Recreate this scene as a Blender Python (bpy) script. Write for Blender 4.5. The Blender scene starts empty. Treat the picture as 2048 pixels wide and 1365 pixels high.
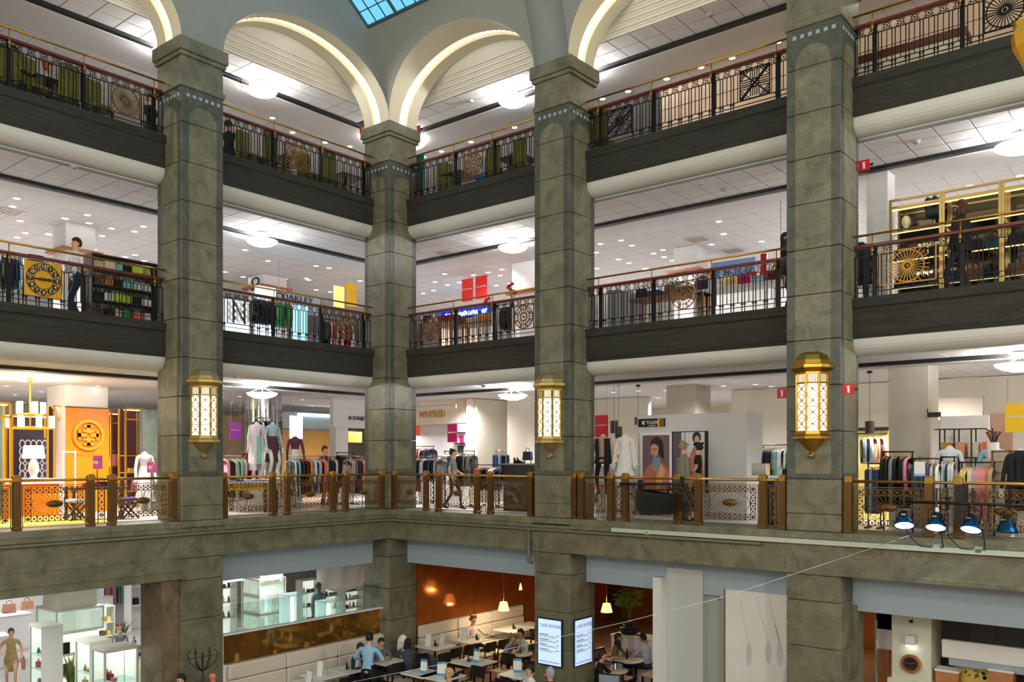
import bpy, math, random
from mathutils import Vector, Matrix
random.seed(7)
PI = math.pi
SC = bpy.context.scene
COL = SC.collection
# ---------------------------------------------------------------- camera, world, exposure
E = 6.0                                   # eye height above the ground floor
CAM = Vector((17.14, -15.78, E))
RT = Vector((.774, .6334, 0)); FW = Vector((-.6334, .774, 0)); UP = Vector((0, 0, 1))
F, CX, HY = 1730.0, 1024.0, 920.0         # focal length in px, principal column, horizon row (2048 x 1365)
cd = bpy.data.cameras.new('camera'); co = bpy.data.objects.new('camera', cd); COL.objects.link(co)
co.location = CAM; co.rotation_euler = (PI/2, 0, math.asin(.6334))
cd.sensor_width = 36; cd.lens = 36*F/2048; cd.shift_y = (HY-682.5)/2048; cd.clip_end = 300
SC.camera = co
SC.view_settings.view_transform = 'Standard'; SC.view_settings.look = 'None'
SC.view_settings.exposure = 0.3; SC.view_settings.gamma = 1.0
SC.view_settings.use_curve_mapping = False
wd = bpy.data.worlds.new('World'); SC.world = wd; wd.use_nodes = True
bg = wd.node_tree.nodes['Background']
bg.inputs[0].default_value = (.14, .42, .62, 1); bg.inputs[1].default_value = 1.55
SC.cycles.use_denoising = True
try:
    SC.cycles.use_adaptive_sampling = True; SC.cycles.adaptive_threshold = .015
    SC.cycles.max_bounces = 7; SC.cycles.diffuse_bounces = 4; SC.cycles.glossy_bounces = 3
    SC.cycles.transmission_bounces = 4; SC.cycles.transparent_max_bounces = 8
    SC.cycles.sample_clamp_indirect = 4; SC.cycles.caustics_reflective = False; SC.cycles.caustics_refractive = False
except Exception: pass
def lamp(kind, loc, power, col=(1, .95, .88), size=.1, rot=None, spot=110, blend=.6):
    l = bpy.data.lights.new(kind.lower()+'_lamp', kind); l.energy = power; l.color = col
    if kind == 'AREA': l.shape = 'DISK'; l.size = size
    else: l.shadow_soft_size = size
    if kind == 'SPOT': l.spot_size = math.radians(spot); l.spot_blend = blend
    o = bpy.data.objects.new('lamp_light', l); COL.objects.link(o); o.location = loc
    if rot: o.rotation_euler = rot
    return o
# added point lamps stand in for the unbuilt galleries across the hall (out of frame)
for x, y, z in ((20, -23, 7.2), (10, -23, 7.2), (1, -23, 11.2), (11, -23, 11.2), (20, -23, 11.2), (6, -23, 15.2), (17, -23, 15.2),
                (25, -3, 7.2), (25, -13, 7.2), (25, -3, 11.2), (25, -13, 11.2), (25, -8, 15.2)):
    lamp('POINT', (x, y, z), 800, (1, .96, .87), .5)
# ---------------------------------------------------------------- pixel -> place (pixels of the 2048 x 1365 photograph)
def ray(px, py): return FW + RT*((px-CX)/F) + UP*((HY-py)/F)
def on(side, px, py, d):                   # point seen at a pixel on the plane d metres behind a gallery front
    r = ray(px, py)
    t = (d-CAM.y)/r.y if side == 'R' else (-d-CAM.x)/r.x
    return CAM + r*t
def at(px, py, z):                         # point seen at a pixel at height z
    r = ray(px, py); return CAM + r*((z-CAM.z)/r.z)
def dep(px, py, t): return CAM + ray(px, py)*t
def uof(side, p): return p.x if side == 'R' else -p.y
def W(side, u, d, z): return (u, d, z) if side == 'R' else (-d, -u, z)
BAY = {'A': ('L', 5.97, 10.94), 'B': ('L', 0, 4.97), 'C': ('R', 0, 4.89), 'D': ('R', 5.86, 10.86), 'E': ('R', 11.85, 16.82)}
ROT = {'R': 0.0, 'L': PI/2}
# ---------------------------------------------------------------- materials
def lin(c):
    return tuple(((x/255)/12.92 if x/255 <= .04045 else ((x/255+.055)/1.055)**2.4) for x in c)
MC = {}
def mat(name, c=(200, 200, 200), rough=.5, metal=0, emit=0, ec=None, var=0, scale=8, bump=0, spec=None, coat=0):
    if name in MC: return MC[name]
    m = bpy.data.materials.new(name); m.use_nodes = True
    nt = m.node_tree; b = nt.nodes['Principled BSDF']
    L = lin(c)
    b.inputs['Base Color'].default_value = (*L, 1); b.inputs['Roughness'].default_value = rough
    b.inputs['Metallic'].default_value = metal
    if spec is not None: b.inputs['Specular IOR Level'].default_value = spec
    if coat: b.inputs['Coat Weight'].default_value = coat
    if emit:
        b.inputs['Emission Color'].default_value = (*lin(ec or c), 1); b.inputs['Emission Strength'].default_value = emit
    if var or bump:
        tc = nt.nodes.new('ShaderNodeTexCoord'); nz = nt.nodes.new('ShaderNodeTexNoise')
        nz.inputs['Scale'].default_value = scale; nz.inputs['Detail'].default_value = 6
        nt.links.new(tc.outputs['Object'], nz.inputs['Vector'])
        if var:
            r = nt.nodes.new('ShaderNodeValToRGB')
            r.color_ramp.elements[0].position = .3; r.color_ramp.elements[1].position = .7
            r.color_ramp.elements[0].color = (*[x*(1-var) for x in L], 1); r.color_ramp.elements[1].color = (*[min(1, x*(1+var)) for x in L], 1)
            nt.links.new(nz.outputs['Fac'], r.inputs['Fac']); nt.links.new(r.outputs['Color'], b.inputs['Base Color'])
        if bump:
            bp = nt.nodes.new('ShaderNodeBump'); bp.inputs['Strength'].default_value = bump; bp.inputs['Distance'].default_value = .02
            nt.links.new(nz.outputs['Fac'], bp.inputs['Height']); nt.links.new(bp.outputs['Normal'], b.inputs['Normal'])
    MC[name] = m; return m
def granite(name, dark, light, vein, rough=.45, stretch=(1, 1, 1)):
    m = bpy.data.materials.new(name); m.use_nodes = True; nt = m.node_tree; N = nt.nodes; b = N['Principled BSDF']
    tc = N.new('ShaderNodeTexCoord'); mp = N.new('ShaderNodeMapping'); mp.inputs['Scale'].default_value = stretch
    geo = N.new('ShaderNodeNewGeometry'); nt.links.new(geo.outputs['Position'], mp.inputs['Vector'])
    n1 = N.new('ShaderNodeTexNoise'); n1.inputs['Scale'].default_value = 2.2; n1.inputs['Detail'].default_value = 8; n1.inputs['Distortion'].default_value = 1.2
    n2 = N.new('ShaderNodeTexNoise'); n2.inputs['Scale'].default_value = 45; n2.inputs['Detail'].default_value = 4
    n3 = N.new('ShaderNodeTexNoise'); n3.inputs['Scale'].default_value = 1.3; n3.inputs['Detail'].default_value = 10; n3.inputs['Distortion'].default_value = 3
    for n in (n1, n2, n3): nt.links.new(mp.outputs['Vector'], n.inputs['Vector'])
    r = N.new('ShaderNodeValToRGB'); r.color_ramp.elements[0].position = .32; r.color_ramp.elements[1].position = .68
    r.color_ramp.elements[0].color = (*lin(dark), 1); r.color_ramp.elements[1].color = (*lin(light), 1)
    mx = N.new('ShaderNodeMix'); mx.data_type = 'FLOAT'; mx.inputs[0].default_value = .45
    nt.links.new(n1.outputs['Fac'], mx.inputs[2]); nt.links.new(n2.outputs['Fac'], mx.inputs[3]); nt.links.new(mx.outputs[0], r.inputs['Fac'])
    r2 = N.new('ShaderNodeValToRGB'); e = r2.color_ramp.elements; e[0].position = .49; e[0].color = (0, 0, 0, 1); e[1].position = .53; e[1].color = (0, 0, 0, 1)
    k = e.new(.51); k.color = (.3, .3, .3, 1)
    nt.links.new(n3.outputs['Fac'], r2.inputs['Fac'])
    m2 = N.new('ShaderNodeMix'); m2.data_type = 'RGBA'; m2.inputs[7].default_value = (*lin(vein), 1)
    nt.links.new(r2.outputs['Color'], m2.inputs[0]); nt.links.new(r.outputs['Color'], m2.inputs[6])
    nt.links.new(m2.outputs[2], b.inputs['Base Color']); b.inputs['Roughness'].default_value = rough
    return m
def glassmat(name, tint=(.9, .97, .95), gl=.12, rough=.02):
    m = bpy.data.materials.new(name); m.use_nodes = True; nt = m.node_tree; N = nt.nodes
    o = N['Material Output']; N.remove(N['Principled BSDF'])
    t = N.new('ShaderNodeBsdfTransparent'); t.inputs[0].default_value = (*tint, 1)
    g = N.new('ShaderNodeBsdfGlossy'); g.inputs['Roughness'].default_value = rough
    x = N.new('ShaderNodeMixShader'); x.inputs[0].default_value = gl
    nt.links.new(t.outputs[0], x.inputs[1]); nt.links.new(g.outputs[0], x.inputs[2]); nt.links.new(x.outputs[0], o.inputs[0]); return m
def gridmat(name, c, line, step, rough=.6, w=.02):
    m = bpy.data.materials.new(name); m.use_nodes = True; nt = m.node_tree; N = nt.nodes; b = N['Principled BSDF']
    geo = N.new('ShaderNodeNewGeometry'); br = N.new('ShaderNodeTexBrick'); br.offset = 0
    br.inputs['Color1'].default_value = (*lin(c), 1); br.inputs['Color2'].default_value = (*[x*.97 for x in lin(c)], 1)
    br.inputs['Mortar'].default_value = (*lin(line), 1); br.inputs['Scale'].default_value = 1
    br.inputs['Mortar Size'].default_value = w; br.inputs['Brick Width'].default_value = step; br.inputs['Row Height'].default_value = step
    nt.links.new(geo.outputs['Position'], br.inputs['Vector']); nt.links.new(br.outputs['Color'], b.inputs['Base Color'])
    b.inputs['Roughness'].default_value = rough; return m
STONE = granite('olive_granite', (74, 75, 60), (135, 134, 110), (144, 142, 118))
STONEB = granite('bluegrey_granite', (52, 58, 52), (92, 98, 88), (110, 116, 104))
BEAMS = granite('balcony_granite', (73, 73, 58), (130, 129, 105), (140, 138, 115))
BROWNS = granite('brown_granite', (78, 68, 50), (140, 122, 92), (150, 140, 118))
FASC = granite('dark_patinated_stone', (16, 17, 14), (54, 54, 45), (66, 66, 56), .8, (.5, .5, 6))
PLAST = mat('vault_plaster', (142, 147, 142), .8, var=.03, scale=3)
CREAM = mat('arch_cream', (228, 222, 200), .7)
RIB = mat('rib_white', (236, 234, 226), .7)
STRIP = mat('arch_bulb_strip', (255, 250, 225), .6, emit=.6, ec=(255, 242, 206))
BULB = mat('bulb_glow', (255, 255, 240), .4, emit=2.2, ec=(255, 248, 226))
CEIL = mat('ceiling_white', (222, 222, 224), .8)
TILE = mat('ceiling_tile_white', (228, 228, 230), .85, var=.02, scale=30)
CGRID = gridmat('tiled_ceiling_far', (218, 217, 220), (176, 176, 180), .6, .8, .012)
ROLL = mat('cove_white', (200, 203, 198), .7)
BLACK = mat('slot_black', (14, 14, 14), .6)
FLOORL = mat('pale_terrazzo', (202, 196, 190), .3, var=.06, scale=20)
WHITE = mat('white_paint', (235, 235, 236), .6)
BEIGE = mat('warm_grey_wall', (196, 190, 176), .8)
TAUPE = mat('taupe_panel', (150, 140, 128), .8)
BRASS = mat('polished_brass', (196, 150, 62), .28, 1)
BRASSD = mat('aged_brass', (158, 118, 50), .42, .7, var=.15, scale=12)
BRONZE = mat('dark_bronze', (108, 78, 38), .45, .6)
IRON = mat('wrought_iron', (18, 18, 20), .45, .6)
WOODR = mat('mahogany', (94, 34, 22), .35, var=.2, scale=14)
BBOARD = mat('bluegrey_board', (158, 176, 190), .6)
GLASS = glassmat('clear_glass')
SKYG = glassmat('skylight_glass', (.85, .95, 1), .06, .2)
LAMPG = mat('lantern_opal', (255, 246, 215), .5, emit=1.7, ec=(255, 240, 196))
BOWLG = mat('bowl_glow', (255, 255, 250), .5, emit=2.4, ec=(255, 252, 244))
DLG = mat('downlight_glow', (255, 252, 245), .5, emit=7, ec=(255, 250, 240))
RED = mat('sign_red', (200, 12, 24), .5)
CHROME = mat('chrome', (210, 212, 216), .18, 1)
DARKM = mat('black_metal', (20, 20, 22), .45, .3)
# ---------------------------------------------------------------- mesh collector
class MB:
    def __init__(s): s.v = []; s.f = []; s.mi = []; s.sm = []
    def add(s, v, f, m=0, smooth=False, M=None):
        n = len(s.v); s.v += [tuple(M @ Vector(p)) if M else tuple(p) for p in v]
        s.f += [tuple(i+n for i in q) for q in f]; s.mi += [m]*len(f); s.sm += [smooth]*len(f); return s
    def box(s, x0, y0, z0, x1, y1, z1, m=0, c=0, M=None):
        x0, x1 = sorted((x0, x1)); y0, y1 = sorted((y0, y1)); z0, z1 = sorted((z0, z1))
        if not c:
            return s.add([(x, y, z) for z in (z0, z1) for x, y in ((x0, y0), (x1, y0), (x1, y1), (x0, y1))],
                         [(3, 2, 1, 0), (4, 5, 6, 7), (0, 1, 5, 4), (1, 2, 6, 5), (2, 3, 7, 6), (3, 0, 4, 7)], m, False, M)
        ring = lambda i, z: [(x0+i+c, y0+i, z), (x1-i-c, y0+i, z), (x1-i, y0+i+c, z), (x1-i, y1-i-c, z), (x1-i-c, y1-i, z), (x0+i+c, y1-i, z), (x0+i, y1-i-c, z), (x0+i, y0+i+c, z)]
        v = ring(c, z0)+ring(0, z0+c)+ring(0, z1-c)+ring(c, z1)
        f = [tuple(range(7, -1, -1)), tuple(range(24, 32))]
        for k in range(3):
            for i in range(8): f.append((k*8+i, k*8+(i+1) % 8, k*8+8+(i+1) % 8, k*8+8+i))
        return s.add(v, f, m, False, M)
    def tube(s, pts, r, n=6, m=0, smooth=True, caps=True, r2=None):
        pts = [Vector(p) for p in pts]; v = []; f = []; k = len(pts)
        for i, p in enumerate(pts):
            d = (pts[min(i+1, k-1)]-pts[max(i-1, 0)])
            d = d.normalized() if d.length > 1e-9 else Vector((0, 0, 1))
            a = d.cross(Vector((0, 0, 1)) if abs(d.z) < .9 else Vector((1, 0, 0))).normalized(); b = d.cross(a)
            rr = r if r2 is None else r+(r2-r)*i/max(1, k-1)
            v += [p+(a*math.cos(2*PI*j/n)+b*math.sin(2*PI*j/n))*rr for j in range(n)]
        for i in range(k-1):
            for j in range(n): f.append((i*n+j, i*n+(j+1) % n, i*n+n+(j+1) % n, i*n+n+j))
        if caps: f += [tuple(range(n-1, -1, -1)), tuple(range((k-1)*n, k*n))]
        return s.add(v, f, m, smooth)
    def bar(s, p, q, w, h=None, m=0):                 # square bar from p to q
        p = Vector(p); q = Vector(q); d = (q-p).normalized(); h = h or w
        a = d.cross(Vector((0, 0, 1)) if abs(d.z) < .9 else Vector((0, 1, 0))).normalized(); b = d.cross(a)
        v = [e+a*(i*w/2)+b*(j*h/2) for e in (p, q) for i, j in ((-1, -1), (1, -1), (1, 1), (-1, 1))]
        return s.add(v, [(3, 2, 1, 0), (4, 5, 6, 7), (0, 1, 5, 4), (1, 2, 6, 5), (2, 3, 7, 6), (3, 0, 4, 7)], m)
    def lathe(s, prof, n=16, c=(0, 0, 0), m=0, smooth=True, a0=0, a1=2*PI, sx=1, sy=1):
        full = abs(a1-a0-2*PI) < 1e-6; k = n if full else n+1; v = []; f = []
        for r, z in prof:
            for j in range(k):
                a = a0+(a1-a0)*j/n; v.append((c[0]+r*math.cos(a)*sx, c[1]+r*math.sin(a)*sy, c[2]+z))
        for i in range(len(prof)-1):
            for j in range(n):
                j2 = (j+1) % k; f.append((i*k+j, i*k+j2, i*k+k+j2, i*k+k+j))
        return s.add(v, f, m, smooth)
    def ell(s, c, rx, ry, rz, n=10, k=7, m=0):
        return s.lathe([(math.sin(PI*i/k), -math.cos(PI*i/k)*rz) for i in range(k+1)], n, c, m, True, sx=rx, sy=ry)
    def prism(s, poly, t0, t1, ax='y', m=0, smooth=False, M=None):   # polygon in the x-z plane (ax y), y-z (ax x) or x-y (ax z)
        mk = {'y': lambda a, b, t: (a, t, b), 'x': lambda a, b, t: (t, a, b), 'z': lambda a, b, t: (a, b, t)}[ax]
        n = len(poly); v = [mk(a, b, t0) for a, b in poly]+[mk(a, b, t1) for a, b in poly]
        f = [tuple(range(n)), tuple(range(2*n-1, n-1, -1))]+[(i, (i+1) % n, n+(i+1) % n, n+i) for i in range(n)]
        return s.add(v, f, m, smooth, M)
    def ring(s, c, r, w, t, n=16, m=0, sx=1, sz=1):    # flat ring standing in the x-z plane
        v = []; f = []
        for j in range(n):
            a = 2*PI*j/n
            for rr, y in ((r-w/2, -t/2), (r+w/2, -t/2), (r+w/2, t/2), (r-w/2, t/2)):
                v.append((c[0]+rr*math.cos(a)*sx, c[1]+y, c[2]+rr*math.sin(a)*sz))
        for j in range(n):
            for q in range(4): f.append((j*4+q, j*4+(q+1) % 4, ((j+1) % n)*4+(q+1) % 4, ((j+1) % n)*4+q))
        return s.add(v, f, m)
    def mesh(s, name, mats):
        me = bpy.data.meshes.new(name); me.from_pydata([tuple(p) for p in s.v], [], s.f)
        for m in (mats if isinstance(mats, (list, tuple)) else [mats]): me.materials.append(m)
        me.polygons.foreach_set('material_index', s.mi); me.polygons.foreach_set('use_smooth', s.sm); me.update(); return me
    def build(s, name, mats, parent=None, loc=None, rz=0):
        return link(name, s.mesh(name, mats), parent, loc, rz)
KID = {}
def link(name, data, parent=None, loc=None, rz=0):
    o = bpy.data.objects.new(name, data); COL.objects.link(o)
    if parent: o.parent = parent; KID.setdefault(parent.name, []).append(o)
    if loc is not None: o.location = loc
    if rz: o.rotation_euler = (0, 0, rz)
    return o
def tag(o, label=None, cat=None, group=None, kind=None):
    if label: o['label'] = label
    if cat: o['category'] = cat
    if group: o['group'] = group
    if kind: o['kind'] = kind
    return o
def thing(name, label, cat, loc=(0, 0, 0), rz=0, group=None):
    return tag(link(name, None, None, loc, rz), label, cat, group)
def struct(o, label=None, cat=None): return tag(o, label, cat, None, 'structure')
def copy_tree(o, loc=None, rz=None, label=None, group=None, parent=None):
    c = o.copy(); COL.objects.link(c); c.parent = parent
    if parent: KID.setdefault(parent.name, []).append(c)
    if loc is not None: c.location = loc
    if rz is not None: c.rotation_euler = (0, 0, rz)
    if label: c['label'] = label
    if group: c['group'] = group
    for ch in KID.get(o.name, []): copy_tree(ch, parent=c)
    return c
def text(s, size, mat_, parent, loc, rz=0, ext=.006, name='lettering', align='CENTER', rx=PI/2, sx=1):
    cu = bpy.data.curves.new(name, 'FONT'); cu.body = s; cu.size = size; cu.extrude = ext; cu.align_x = align; cu.align_y = 'CENTER'
    cu.resolution_u = 3; cu.materials.append(mat_)
    o = link(name, cu, parent, loc); o.rotation_euler = (rx, 0, rz); o.scale = (sx, 1, 1); return o
# ---------------------------------------------------------------- levels (z) of floors, ceilings and fronts
G = 0.0; L1 = E-1.4; L2 = E+2.9; L3 = E+7.0
FT = {2: E+2.985, 3: E+7.07}; FB = {2: E+2.24, 3: E+6.36}          # stone fascia top / bottom
CZ = {1: E+1.98, 2: E+5.95, 3: E+9.88}                             # gallery ceilings
SPR = E+9.04                                                        # springing of the arches
LVL = {0: G, 1: L1, 2: L2, 3: L3}
# hall shell out of frame
GS = -.3; GC = .2                                                   # shop floor and café floor
struct(MB().box(-.1, -26, -.6, 28, 16, GC).build('floor', mat('cafe_floor', (128, 96, 72), .4, var=.15, scale=4)))
struct(MB().box(-20, -26, -.6, -.1, 16, GS).build('floor', mat('shop_floor', (170, 166, 164), .25, var=.05, scale=6)))
FARW = mat('far_plaster', (150, 146, 130), .9)
struct(MB().box(28, -26, 0, 28.3, 16, 27).build('wall_right', FARW)); struct(MB().box(-20, -26.3, 0, 28, -26, 27).build('wall_front', FARW)); struct(MB().box(-.4, -26, 0, -.02, -12, 27).build('wall_left', FARW))  # left wall added out of view to block the sky
# gallery floors, ceilings and rear walls
WALLM = {0: mat('shop_wall', (225, 225, 222), .7), 1: BEIGE, 2: mat('pale_wall', (216, 216, 218), .7), 3: mat('salmon_wall', (222, 196, 172), .7)}
for lv, th in ((1, .3), (2, .3), (3, .3)):
    z = LVL[lv]
    q = .15 if lv == 1 else .75
    for nm, b in (('floor', (-16, q, 25, 14)), ('floor', (-16, -20, -q, q))):
        struct(MB().box(b[0], b[1], z-th, b[2], b[3], z).build(nm, FLOORL))
    cz = CZ[lv]
    for b in ((-16, 2.6, 25, 14), (-16, -20, -2.6, 2.6)):
        struct(MB().box(b[0], b[1], cz+.02, b[2], b[3], cz+.12).build('ceiling', CGRID))
    # smooth soffit behind the black slot
    if lv != 3 or True:
        struct(MB().prism([(2.6, cz-.09), (3.0, cz-.07), (4.2, cz+.03), (2.6, cz+.05)], -2.6, 25, 'x').build('ceiling_soffit', CEIL))
        struct(MB().prism([(-2.6, cz-.09), (-3.0, cz-.07), (-4.2, cz+.03), (-2.6, cz+.05)], -20, 2.6, 'y').build('ceiling_soffit', CEIL))
    # slot
    struct(MB().box(-2.6, 2.42, cz-.085, 25, 2.56, cz+.25).build('trim', BLACK)); struct(MB().box(-2.56, -20, cz-.085, -2.42, 2.6, cz+.25).build('trim', BLACK))
for lv in (0, 1, 2, 3):
    z0 = LVL[lv] if lv else -.3; z1 = CZ[lv]+.05 if lv else L1-.3
    struct(MB().box(-16, 14, z0, 25, 14.2, z1).build('wall_back', WALLM[lv])); struct(MB().box(-16.2, -20, z0, -16, 14.2, z1).build('wall_left', WALLM[lv]))
    struct(MB().box(24.8, 0.2, z0, 25, 14, z1).build('wall_side', WALLM[lv])); struct(MB().box(-16, -20.2, z0, -.2, -20, z1).build('wall_side', WALLM[lv]))
# tiled front band of every gallery ceiling, each tile a piece
tl = MB().box(-.292, -.242, -.012, .292, .242, 0, 0, .006).mesh('ceiling_tile', TILE)
for lv in (1, 2, 3):
    cz = CZ[lv]; d0 = .95 if lv != 3 else 1.41
    rows = [1.2, 1.7, 2.2] if lv != 3 else [1.68, 2.18]
    for side, u0, u1 in (('R', -2.45, 19), ('L', -.95, 12)):
        bk = MB()
        if side == 'R': bk.box(u0, d0, cz+.002, u1, 2.42, cz+.06)
        else: bk.box(-2.42, -u1, cz+.002, -d0, -u0-.0, cz+.06)
        b = struct(bk.build('ceiling_band', mat('ceiling_joint', (120, 120, 122), .9)))
        u = u0+.3
        while u < u1-.2:
            for r in rows:
                o = link('ceiling_tile', tl, b, W(side, u, r, cz+.002)); o.rotation_euler = (0, 0, ROT[side])
            u += .6
    # white cove roll under the stone fascia
    if lv < 3:
        fb = FB[lv+1]
        prof = [(.68, fb), (.68, fb-.06)]+[(1.0-.32*math.cos(a*PI/12), fb-.06-.24*math.sin(a*PI/12)) for a in range(7)]+[(1.05, cz), (1.05, fb)]
        for k, (side, ua, ub) in BAY.items():
            m = MB(); n = len(prof); v = [W(side, u, d, z) for u in (ua-.12, ub+.12) for d, z in prof]
            m.add(v, [tuple(range(n)), tuple(range(2*n-1, n-1, -1))]+[(i, (i+1) % n, n+(i+1) % n, n+i) for i in range(n)], 0, False)
            struct(m.build('trim', ROLL))
# ribbed cove between the arches and the top ceiling
for side, u0, u1 in (('R', -1, 19), ('L', -1, 12)):
    pr = [(1.0, CZ[3]+.9), (1.04, CZ[3]+.6), (1.12, CZ[3]+.44)]
    for i in range(4):
        d = 1.12+i*.07; z = CZ[3]+.44-i*.11
        pr += [(d+.045, z), (d+.045, z-.045), (d+.07, z-.045), (d+.07, z-.11)]
    pr += [(1.42, CZ[3]), (1.42, CZ[3]+1.2), (1.0, CZ[3]+1.2)]
    m = MB(); n = len(pr); v = [W(side, -d, d, z) for d, z in pr]+[W(side, u1, d, z) for d, z in pr]
    m.add(v, [(i, (i+1) % n, n+(i+1) % n, n+i) for i in range(n)]); struct(m.build('trim_ribs', RIB))
# ---------------------------------------------------------------- granite pillars, every course a block
def course(z0, z1, panel=0, proj=0, mats=(STONE, STONEB)):
    m = MB(); p = proj; c = .012
    m.box(-p, -p, z0, 1+p, 1+p, z1, 1 if panel else 0, c)
    if panel:                                   # lighter inlaid panel on each face
        for k in range(4):
            M = Matrix.Translation((.5, .5, 0)) @ Matrix.Rotation(k*PI/2, 4, 'Z') @ Matrix.Translation((-.5, -.5, 0))
            if panel == 1: m.box(.17, -.006, z0+.004, .83, .05, z1-.004, 0, 0, M)
            elif panel == 3: m.box(.17, -.006, z0+.1, .83, .05, z1-.004, 0, 0, M)
            elif panel == 2:
                zc = z1-.36-.33
                m.prism([(.17, z0+.004), (.83, z0+.004)]+[(.5+.33*math.cos(a*PI/12), zc+.0+.33*math.sin(a*PI/12)) for a in range(13)], -.006, .05, 'y', 0, False, M)
                for i in range(6): m.box(.12+i*.145, -.008, z1-.2, .19+i*.145, .03, z1-.13, 2, 0, M)
    return m.mesh('stone_block', [mats[0], mats[1], mat('inlay_white', (160, 170, 170), .5)])
zs = [-.3, .85, 1.7, 2.55, 3.4, 3.88]
cl = [course(zs[i]+.004, zs[i+1]-.004, mats=(BEAMS, STONEB)) for i in range(5)]
cl += [course(3.884, 4.5, 0, .016, mats=(BEAMS, STONEB)), course(4.5, 4.68, 0, .03), course(4.684, 5.0), course(5.004, 5.64)]
cl += [course(5.644, 6.516, 3)]+[course(6.524+.84*k, 7.356+.84*k, 1) for k in range(8)]
zt = 6.52+.84*8
cl += [course(zt+.004, E+8.0, 2), course(E+8.0, E+8.12, 0, .035), course(E+8.124, E+8.66), course(E+8.66, E+8.75, 0, .05), course(E+8.754, SPR, 0, .085)]
PIL = {'P1': (-1, -5.97), 'P2': (-1, 0), 'P3': (4.89, 0), 'P4': (10.86, 0), 'P5': (16.83, 0), 'P0': (-1, -11.94)}
PL = {'P1': 'granite pillar with wall lantern beside the gold clock railing', 'P2': 'corner granite pillar without a lantern where the two gallery fronts meet',
      'P3': 'granite pillar carrying a lantern and two menu screens', 'P4': 'granite pillar with brass lantern between two red extinguisher signs'}
for k, (x, y) in PIL.items():
    e = struct(link('pillar', None, None, (x, y, 0)), PL.get(k))
    for me in cl: link('stone_block', me, e)
# ---------------------------------------------------------------- upper wall with arches, vault and glass roof
def yv(z): dz = max(0, z-SPR); return -.12*dz-.1*dz*dz
ZT = SPR+2.21; RISE = 1.62
def roof_z(u):                                         # height of vault and glass above a point u metres from the right wall
    return SPR+(-.12+math.sqrt(.0144+.4*max(u, 0)))/.2 if u < .753 else ZT+(u-.753)*.7635
def arch_wall(side, segs, z_top, curved):
    m = MB()
    f = (lambda z: yv(z)) if curved else (lambda z: 0.0)
    NV = 10
    def col(u, zb):
        out = []; z_top = roof_z(u) if not curved else ZT
        for i in range(NV+1):
            z = zb+(z_top-zb)*i/NV; out.append(W(side, u, f(z), z))
        return out
    us = []
    for (ua, ub, arch) in segs:
        n = 36 if arch else 2
        for i in range(n+1):
            t = math.cos(PI*i/n); u = (ua+ub)/2-(ub-ua)/2*t if arch else ua+(ub-ua)*i/n
            zb = SPR+(RISE*math.sqrt(max(0, 1-t*t)) if arch else 0)
            us.append((u, zb))
    cols = [col(*q) for q in us]; v = []
    for c in cols: v += c
    fc = []
    for a in range(len(cols)-1):
        for i in range(NV): fc.append((a*(NV+1)+i, (a+1)*(NV+1)+i, (a+1)*(NV+1)+i+1, a*(NV+1)+i+1))
    m.add(v, fc, 0, curved)
    # back face towards the gallery
    v = []; fc = []
    for u, zb in us: v += [W(side, u, 1.0, zb), W(side, u, 1.0, CZ[3]+1.05)]
    for a in range(len(us)-1): fc.append((a*2, a*2+2, a*2+3, a*2+1))
    m.add(v, fc, 1); return m
segR = [(0, 4.89, 1), (4.89, 5.86, 0), (5.86, 10.86, 1), (10.86, 11.85, 0), (11.85, 16.82, 1), (16.82, 17.9, 0)]
segL = [(-.0, 0.001, 0), (0, 4.97, 1), (4.97, 5.97, 0), (5.97, 10.94, 1), (10.94, 12, 0)]
struct(arch_wall('R', segR, ZT, True).build('wall_vault', [PLAST, CREAM]))
struct(arch_wall('L', segL, E+20, False).build('wall_gable', [PLAST, CREAM]))
bm_ = MB().ell((0, 0, 0), .03, .03, .03, 7, 5).mesh('bulb', BULB)
for k, (side, ua, ub) in BAY.items():
    cur = side == 'R'; n = 40; uc = (ua+ub)/2; a = (ub-ua)/2
    pts = [(-math.cos(PI*i/n), math.sin(PI*i/n)) for i in range(n+1)]
    P = lambda i, d, off=0: W(side, uc+(a+off)*pts[i][0], d, SPR+(RISE+off)*pts[i][1])
    fr = MB(); st = MB()
    def strip(mb, da, db, oa=0, ob=0):
        v = []; f = []
        for i in range(n+1):
            d0 = (yv(SPR+RISE*pts[i][1]) if cur else 0) if da is None else da
            v += [P(i, d0, oa), P(i, db, ob)]
        for i in range(n): f.append((2*i, 2*i+2, 2*i+3, 2*i+1))
        mb.add(v, f, 0, True)
    strip(fr, None, .36); strip(fr, .64, 1.0); strip(fr, .36, .36, 0, .07); strip(fr, .64, .64, 0, .07)
    struct(fr.build('trim_arch', CREAM)); strip(st, .36, .64, .07, .07)
    nm = {'A': 'above the green chairs at left', 'B': 'between lantern pillar and corner pillar', 'C': 'over the bay with the fire extinguisher', 'D': 'over the bay with two pierced square ornaments', 'E': 'highest, over the bay with the gold bracket'}[k]
    e = thing('arch_light', 'glowing strip of small bulbs lining the arch '+nm, 'light')
    st.build('light_strip', STRIP, e)
    for i in range(1, 40): link('bulb', bm_, e, P(i, .5, .04))
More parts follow.
